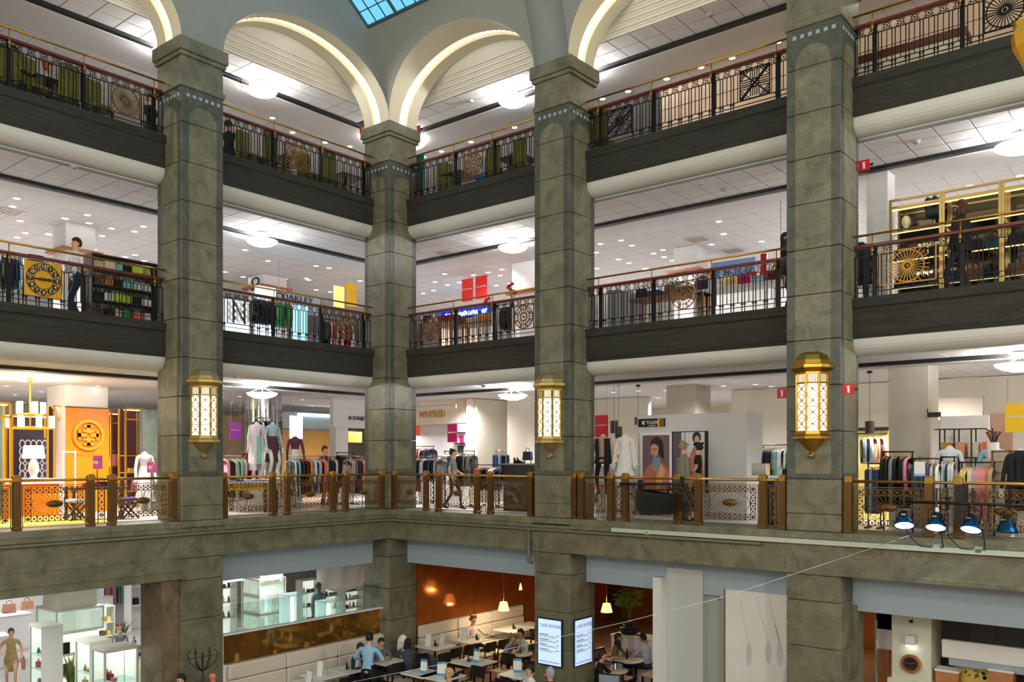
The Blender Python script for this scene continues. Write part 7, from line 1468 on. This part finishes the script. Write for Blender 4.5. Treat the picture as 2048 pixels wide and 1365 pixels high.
o = cafe(1191, 1316, 1.2, 'person in dark clothes holding a lit phone by the menu-screen pillar', PI/2+.4, seat=ST, lean=14, nod=24, hands=((.1, -.36, .9), (-.1, -.36, .9)), top=(24, 22, 28), bottom=(24, 24, 30), hair=('short', (60, 40, 30)))
t = thing('phone', 'lit phone in the hand of the dark-clothed person', 'phone', l2w(o, (-.02, -.46, .9)), o.rotation_euler.z+PI); MB().box(-.04, -.006, 0, .04, .006, .15, 0, .004).build('case', DARKM, t); MB().box(-.035, .0062, .01, .035, .008, .14).build('screen', mat('phone_glow', (200, 240, 250), .3, emit=2), t)
cafe(902, 1349, 1.26, 'blonde head of a guest near the lower picture edge', -.6, seat=ST, lean=4, nod=8, top=(120, 86, 70), bottom=(40, 40, 50), hair=('short', (196, 160, 110)), hands=hT(), fem=True)
cafe(1064, 1340, 1.28, 'dark-haired guest in white jacket with red sleeves at lower edge', -.5, seat=ST, lean=4, nod=14, top=(226, 226, 230), bottom=(40, 40, 50), hair=('short', (26, 24, 28)), hands=hT())
cafe(1106, 1347, 1.28, 'guest in a grey knitted beanie at lower edge', -1.0, seat=ST, lean=6, nod=10, top=(36, 34, 36), bottom=(40, 40, 50), hair=('beanie', (150, 168, 180)), hands=hT(), skin=(224, 160, 140))
cafe(426, 1352, 1.28, 'bald man whose head shows at lower edge by the lantern pillar', .4, seat=ST, lean=0, nod=6, top=(50, 52, 60), hair=('bald', None), hands=hT(), skin=(214, 140, 120))
cafe(362, 1362, 1.26, 'dark-haired guest barely showing at lower edge left of the bald man', .2, seat=ST, lean=0, nod=6, top=(60, 60, 66), hair=('short', (26, 20, 18)), hands=hT())
for i, q in enumerate([x for x in PEND if x[0].location.z < .5 and x[0]['label'].split()[0] in ('blonde', 'bald') or 'lower edge' in x[0]['label']]):
    l = q[0].location; rz = q[0].rotation_euler.z
    if 'lower' in q[0]['label']: 
        st_ = thing('stool', 'dark stool under the %s' % ' '.join(q[0]['label'].split()[:4]), 'stool', l); MB().box(-.2, -.18, .38, .2, .2, .43, 0, .02).build('seat', CW, st_)
        for x in (-.17, .17):
            for y in (-.15, .17): MB().bar((x, y, 0), (x, y, .4), .035).build('leg', CW, st_)
# ---- ground-floor shop
p = at(22, 1259, GS+1.62); o = person('woman in yellow-green patterned dress walking with a tan handbag', (p.x, p.y, GS), PI*.28+.3, 1.63, hands=((.24, -.04, .82), (-.2, -.26, 1.0)), top=(160, 142, 84), bottom=(196, 140, 116), shoes=(40, 30, 28), hair=('short', (84, 58, 40)), skirt=(.42, (152, 134, 78), .15), sleeve='short', fem=True, feet=((.1, -.14, .075), (-.1, .12, .09)))
bag(l2w(o, (.3, -.02, .5)), o.rotation_euler.z+PI/2, mat('tan_leather', (170, 112, 84), .5), 'tan handbag carried by the woman in the patterned dress', .32, .26)
p = at(190, 1262, GS+1.5); person('red-haired person behind the middle display case', (p.x, p.y+.7, GS), 1.2, 1.6, top=(120, 110, 110), hair=('short', (70, 26, 22)), fem=True)
p = on('L', 637, 1172, 3.2); mn = person('grey coat mannequin with a dark round hat in the glass shop', (p.x, p.y, GS+.98), PI/2, 1.72, top=(96, 116, 128), bottom=(96, 116, 128), shoes=(40, 40, 46), skin=(70, 76, 84), hair=('short', (36, 38, 44)), open_coat=(.55, (100, 120, 132)), name='mannequin', cat='mannequin')
t = thing('plinth', 'white plinth under the grey coat mannequin', 'plinth', (p.x, p.y, GS)); MB().box(-.3, -.3, 0, .3, .3, .98, 0, .01).build('body', WHITE, t)
# ---- first gallery
def up(side, px, d, lv, label, rz, **k): p = on(side, px, 900, d); return person(label, (p.x, p.y, LVL[lv]), rz, **k)
up('R', 905, 2.0, 1, 'woman in grey patterned blouse walking past behind the balustrade', PI/2+.4, H=1.68, nod=12, hands=((.2, -.2, 1.0), (-.24, -.1, .85)), top=(122, 128, 128), bottom=(34, 32, 36), hair=('bun', (22, 18, 20)), fem=True, sleeve='short', feet=((.1, -.22, .075), (-.1, .22, .1)))
up('R', 1367, 1.65, 1, 'man in grey-beige jacket with fair hair before the posters', 2.4, H=1.8, turn=25, top=(136, 132, 120), bottom=(70, 66, 60), hair=('short', (150, 128, 104)), hands=((.2, -.3, 1.1), (-.26, -.05, .8)), open_coat=(.1, (136, 132, 120)))
up('R', 1396, 2.3, 1, 'dark-haired person in black t-shirt leaning to the man in grey', -1.1, H=1.78, nod=8, turn=-20, top=(18, 18, 22), bottom=(24, 24, 30), hair=('curly', (36, 20, 16)), sleeve='short', hands=((.16, -.3, 1.1), (-.12, -.3, 1.08)))
up('L', 650, 3.7, 1, 'man in dark suit and white shirt standing behind the clothes rack', PI/2, H=1.8, top=(30, 36, 56), bottom=(24, 28, 44), hair=('short', (60, 40, 30)))
WH = mat('mannequin_white', (236, 236, 238), .35)
def manq(side, px, d, label, rz, top, bottom, zo=0, hm=None, skirt=None, coat=None, sl='long', H=1.82):
    o = up(side, px, d, 1, label, rz, H=H, head=False, skin=(238, 236, 234), top=top, bottom=bottom, shoes=(230, 230, 230), skirt=skirt, open_coat=coat, sleeve=sl, fem=True, name='mannequin', cat='mannequin'); o.location.z += zo
    t = thing('plinth', 'round white plinth under the '+' '.join(label.split()[1:7]), 'plinth', (o.location.x, o.location.y, L1)); MB().lathe([(.001, 0), (.2, 0), (.2, max(.02, zo)), (.001, max(.02, zo))], 18).build('disc', WHITE, t); return o
manq('R', 1206, 2.1, 'headless mannequin in black jacket, pale pink top and black trousers', .25, (228, 186, 164), (20, 20, 24), .45, coat=(.14, (20, 20, 26)))
manq('R', 1250, 2.2, 'headless mannequin in a white dress beside the posters', .2, (240, 240, 240), (240, 240, 240), .45, skirt=(.42, (240, 240, 240), .27))
manq('L', 513, 3.0, 'headless mannequin in long white coat and turquoise skirt', PI/2-.1, (232, 226, 232), (230, 230, 230), .85, skirt=(.55, (140, 196, 196), .2), coat=(.72, (232, 228, 234)))
manq('L', 545, 3.0, 'headless mannequin in pale blue blouse and shiny plum skirt', PI/2, (170, 196, 210), (230, 230, 230), .85, skirt=(.5, (70, 34, 52), .22))
manq('L', 590, 3.2, 'headless mannequin in plum top and white skirt', PI/2-.2, (92, 50, 70), (230, 230, 230), .5, skirt=(.6, (236, 232, 232), .22))
manq('L', 289, 4.6, 'white dress mannequin at the right of the orange boutique', PI/2, (232, 238, 234), (230, 230, 230), .03, skirt=(.7, (226, 236, 230), .28))
manq('R', 2040, 1.4, 'mannequin in long dark coat cut by the right picture edge', 0, (30, 34, 38), (30, 34, 38), .02, coat=(.5, (34, 40, 44)))
manq('R', 1986, 2.4, 'mannequin torso in light blue shirt near the wooden framed cabinet', 0, (160, 196, 222), (220, 220, 226), .1)
manq('R', 1899, 2.6, 'white mannequin behind the rack of white shirts', 0, (226, 236, 242), (226, 236, 242), .1)
# ---- second gallery
up('L', 152, 1.8, 2, 'man in white shirt and jeans walking behind the iron railing by the clock', .15, H=1.84, top=(224, 218, 222), bottom=(26, 40, 66), hair=('short', (40, 26, 20)), hands=((.22, -.28, 1.05), (-.26, .0, .8)), feet=((.1, -.2, .075), (-.1, .2, .1)))
up('R', 1921, 1.3, 2, 'brown-haired woman in black jacket before the gold cabinets', -PI/2-.3, H=1.74, top=(20, 20, 22), bottom=(40, 46, 62), hair=('bob', (74, 36, 22)), fem=True, feet=((.1, -.2, .075), (-.1, .18, .1)), open_coat=(.12, (18, 18, 20)))
up('R', 1572, 1.7, 2, 'person in black half hidden behind the brass-lantern pillar', PI/2, H=1.8, top=(18, 18, 20), bottom=(20, 20, 24), hair=('long', (20, 16, 16)), fem=True)
o = up('R', 1722, 2.2, 2, 'dark and white dressed mannequin left of the white pillar at second gallery', 0, H=1.75, head=False, skin=(240, 240, 240), top=(40, 46, 56), bottom=(40, 46, 56), open_coat=(.3, (36, 42, 52)), fem=True, name='mannequin', cat='mannequin')
# ---- top gallery guests
def sit3(side, px, d, label, rz, **k): return up(side, px, d, 3, label, rz, seat=.47, **k)
sit3('L', 26, 1.7, 'dark-haired guest in dark clothes at the left edge of the top gallery', 1.2, top=(22, 26, 36), hair=('short', (40, 20, 16)), hands=hT(-.3))
sit3('L', 98, 1.9, 'fair-haired guest in cream jacket at the dark table, top gallery', 2.6, top=(196, 190, 150), hair=('curly', (170, 90, 50)), hands=hT(-.35), fem=True)
sit3('L', 302, 1.75, 'guest in black next to the lantern pillar, top gallery', 2.0, top=(16, 16, 20), hair=('short', (70, 50, 40)), hands=hT(-.3))
sit3('L', 458, 1.75, 'guest in black right of the lantern pillar, top gallery', PI+.6, top=(18, 18, 22), hair=('short', (30, 22, 20)), hands=hT(-.3), skin=(216, 120, 110))
finish_people()
# lettering becomes plain meshes
dg = bpy.context.evaluated_depsgraph_get(); fonts = [o for o in COL.objects if o.type == 'FONT']; res = [bpy.data.meshes.new_from_object(o.evaluated_get(dg)) for o in fonts]
for o, me in zip(fonts, res):
    n = bpy.data.objects.new('tmp', me); COL.objects.link(n); n.parent = o.parent; n.location = o.location; n.rotation_euler = o.rotation_euler; n.scale = o.scale
    nm = o.name; bpy.data.objects.remove(o); n.name = nm
# ---------------------------------------------------------------- ceiling fittings: detectors, vents, sprinkler heads
det = MB().lathe([(.001, -.05), (.05, -.05), (.07, -.03), (.085, 0)], 12).mesh('body', mat('detector_grey', (180, 180, 178), .6))
for i, (px, py, lv, lb) in enumerate(((148, 332, 2, 'beige ceiling loudspeaker left of the lantern pillar'), (1447, 377, 2, 'smoke detector on the tiled band above the shoe bay'), (1832, 282, 2, 'round beige ceiling speaker near the brass-lantern pillar'), (1400, 365, 2, 'small sensor left of the smoke detector on the tiled band'), (941, 201, 3, 'round detector under the top ceiling above the fire extinguisher'), (1420, 28, 3, 'small square detector at the top picture edge'), (470, 752, 1, 'detector on the tiled band beside the lantern pillar'), (968, 771, 1, 'flat detector left of the bowl pendant'), (1400, 735, 1, 'small dark sensor above the posters'))):
    p = at(px, py, CZ[lv]-.012); t = thing('ceiling_detector', lb, 'detector', p); link('body', det, t); MB().ell((0, 0, -.05), .02, .02, .015, 6, 4).build('sensor', DARKM, t)
def vent(px, py, lv, label):
    p = at(px, py, CZ[lv]+.01); t = thing('ceiling_vent', label, 'vent', p); MB().box(-.3, -.3, -.012, .3, .3, .0).build('frame', WHITE, t)
    for i in range(6): MB().box(-.26, -.25+i*.088, -.02, .26, -.21+i*.088, -.011).build('slat', mat('vent_brown', (150, 130, 112), .7), t)
vent(1394, 479, 2, 'slatted ceiling vent above the shoe bay, left one'); vent(1466, 502, 2, 'slatted ceiling vent above the shoe bay, right and lower one'); vent(16, 424, 2, 'slatted ceiling vent at the left picture edge'); vent(1937, 757, 1, 'slatted ceiling vent over the knitwear'); vent(1525, 777, 1, 'slatted ceiling vent left of the brass-lantern pillar'); vent(890, 505, 2, 'pale ceiling vent above the red banners')
spr = MB().lathe([(.001, -.04), (.012, -.04), (.012, -.015), (.028, -.01), (.03, 0)], 8).mesh('sprinkler_head', DARKM)
for i, (side, px, py, d, lb) in enumerate((('L', 233, 324, .72, 'left of the lantern pillar'), ('L', 493, 396, .72, 'just right of the lantern pillar'), ('L', 684, 448, .72, 'near the corner pillar at left'), ('R', 876, 451, .72, 'near the corner pillar at right'), ('R', 1048, 410, .72, 'near the menu-screen pillar'), ('R', 1253, 360, .72, 'right of the menu-screen pillar'), ('R', 1515, 295, .72, 'near the brass-lantern pillar'), ('R', 1829, 218, .72, 'right of the brass-lantern pillar'))):
    p = on(side, px, py, .74); tag(link('sprinkler_head', spr, None, (p.x, p.y, p.z)), 'small dark sprinkler head on the white cove '+lb, 'sprinkler', 'sprinkler heads on the white cove')
# ---------------------------------------------------------------- pendant bowls and recessed downlights (only the bowls carry a lamp)
def pendant(x, y, lv, r=.4, label='', w=150, big=False):
    z = CZ[lv]-(.05 if lv else 0)
    t = thing('bowl_pendant', label, 'pendant lamp', (x, y, z))
    MB().lathe([(.001, -.02), (.1, -.03), (.17, -.0)][::-1]+[(.02, -.09), (.001, -.1)], 14).build('canopy', WHITE, t)
    zb = -.19 if not big else -.12
    MB().lathe([(r, zb), (r*.93, zb-.05), (r*.7, zb-.1), (r*.35, zb-.14), (.001, zb-.15)], 24).build('bowl', BOWLG, t)
    for i in range(3):
        a = i*2*PI/3+.4; MB().tube([(.04*math.cos(a), .04*math.sin(a), -.06), (r*.9*math.cos(a), r*.9*math.sin(a), zb)], .006, 4).build('rod', WHITE, t)
    lamp('POINT', (x, y, z+zb+.06), w, (1, .98, .95), .1)
pendant(2.45, 2.2, 1, .4, 'white glass bowl pendant at first gallery, left of the menu-screen pillar'); pendant(-2.2, -2.45, 1, .4, 'white glass bowl pendant above the mannequins at first gallery')
pendant(14.33, 2.2, 1, .42, 'bowl pendant cut by the picture edge over the clothes at first gallery')
pendant(2.45, 2.2, 2, .4, 'white glass bowl pendant above the red sale banners'); pendant(-2.2, -2.45, 2, .4, 'white glass bowl pendant above the yellow sale banners')
pendant(14.33, 2.2, 2, .42, 'bowl pendant cut by the picture edge above the gold display cabinet')
pendant(2.45, 2.2, 3, .4, 'white bowl pendant under the ribbed cove above the fire extinguisher'); pendant(-2.2, -2.45, 3, .4, 'white bowl pendant under the ribbed cove beside the lantern pillar top')
pendant(-2.3, 2.3, 3, 1.0, 'wide white disc lamp showing on both sides of the corner pillar', 150, True)
pendant(4.75, 2.2, 3, .42, 'white bowl lamp half hidden behind the menu-screen pillar top'); pendant(-2.2, -5.1, 3, .34, 'white bowl lamp half hidden behind the lantern pillar top')
dl_lens = MB().lathe([(.001, -.004), (.05, -.006), (.075, -.004)], 10).mesh('lens', DLG)
dl_ring = MB().lathe([(.075, 0), (.09, -.012), (.1, 0)], 12).mesh('trim_ring', WHITE)
def downlight(x, y, lv, label, group, s=1):
    z = CZ[lv]+.02 if lv else 3.4
    t = thing('downlight', label, 'downlight', (x, y, z), 0, group); t.scale = (s, s, 1)
    link('lens', dl_lens, t); link('trim_ring', dl_ring, t)
def dlpx(lv, pts, where, big=1):
    pts = sorted(pts)
    for i, (px, py) in enumerate(pts):
        p = at(px, py, CZ[lv]+.02); downlight(p.x, p.y, lv, ORD[i]+' downlight from the left in the '+where, 'downlights in the '+where, big)
dlpx(2, [(48, 390), (33, 397), (25, 413), (195, 423), (175, 430), (40, 442), (130, 437), (178, 446), (223, 457), (286, 453), (304, 448), (269, 463), (50, 466), (34, 475), (98, 469), (204, 472), (188, 499), (250, 514), (270, 510), (288, 522), (97, 468)], 'second-gallery ceiling above the gold clock')
dlpx(2, [(490, 500), (536, 522), (510, 495), (604, 514), (632, 532), (658, 536), (570, 558), (486, 554), (612, 557), (632, 580), (617, 560), (450, 544), (720, 562), (660, 584)], 'second-gallery ceiling above the yellow banners')
dlpx(2, [(889, 548), (867, 581), (870, 564), (919, 565), (895, 570), (947, 550), (976, 545), (1004, 539), (1056, 541), (1000, 551), (846, 587), (993, 571), (1019, 567)], 'second-gallery ceiling above the red banners')
dlpx(2, [(1201, 488), (1242, 481), (1264, 491), (1192, 505), (1237, 519), (1258, 526), (1307, 507), (1328, 514), (1345, 521), (1326, 500), (1267, 545), (1193, 537), (1290, 537), (1523, 483), (1423, 489), (1438, 443), (1447, 468)], 'second-gallery ceiling above the shoes and bags')
dlpx(2, [(1930, 341), (1940, 372), (2040, 352)], 'second-gallery ceiling above the gold cabinet')
dlpx(1, [(46, 763), (196, 772), (30, 790), (82, 784), (48, 806), (105, 800), (12, 772), (255, 812)], 'first-gallery ceiling by the orange pillar')
dlpx(1, [(463, 806), (472, 820), (479, 793), (455, 828), (605, 800), (625, 812), (700, 808), (560, 806), (445, 795)], 'first-gallery ceiling over the mannequins')
dlpx(1, [(888, 804), (924, 802), (962, 800), (1002, 798), (1005, 811), (1016, 812)], 'first-gallery ceiling by the grey wall')
dlpx(1, [(1227, 785), (1277, 782), (1447, 772), (1510, 769), (1542, 773), (1331, 781), (1410, 781), (1485, 791), (1515, 795), (1316, 796), (1245, 808)], 'first-gallery ceiling over the posters')
dlpx(1, [(1794, 752), (1740, 775), (1774, 783), (1960, 769), (1996, 757), (2036, 772), (1920, 790)], 'first-gallery ceiling over the knitwear')
dlpx(3, [(85, 44), (290, 135), (545, 236), (650, 285), (700, 293), (585, 265)], 'top ceiling over the green chairs left')
dlpx(3, [(848, 314), (883, 303), (942, 284), (1029, 255), (1205, 198), (1256, 183), (1333, 158), (1402, 135), (1464, 116), (1556, 84), (1480, 150)], 'top ceiling over the café bays')
dlpx(3, [(1771, 68), (1884, 30), (1790, 35)], 'top ceiling by the salmon wall')
# wide spots added at ceiling height, no fittings, in place of the downlights' light
SP = {1: [(u, d) for u in (-6, -1.3, 3.2, 7.6, 12.3, 16) for d in (4.5, 8.5)]+[(-d, -u) for u in (4.5, 9) for d in (4.5, 9)],
      2: [(u, d) for u in (-5, 0, 5, 10, 15) for d in (4.5, 9)]+[(-d, -u) for u in (4, 8.5) for d in (4.5, 9)],
      3: [(u, d) for u in (-3, 2, 7, 12, 17) for d in (3.1,)]+[(-3.6, -u) for u in (3, 8)]}
for lv, P in SP.items():
    for i, (x, y) in enumerate(P):
        lamp('SPOT', (x, y, CZ[lv]-.0), {1: 1500, 2: 1150, 3: 620}[lv], (1, .93, .84) if lv == 3 else (1, .96, .93), .15, (0, 0, 0), 150, 1)
for x, y in ((-12, -2), (-12, -7), (-10, 3), (-15, -4), (-3, -8), (-6, -8), (-3, -4), (-7, -4), (-4, -1), (-9, -10), (-9, -1)):  # ground-floor spots added the same way, without fittings
    lamp('SPOT', (x, y, 3.38), 480, (1, .98, .94), .15, (0, 0, 0), 150, 1)
for x, y in ((7.5, 5), (5.5, 9.5), (9, 9.5), (2, 3), (4, 6), (9, 3), (8, 7), (13, 4), (15, 4)):
    lamp('SPOT', (x, y, 3.38), 170, (1, .78, .5), .15, (0, 0, 0), 140, 1)
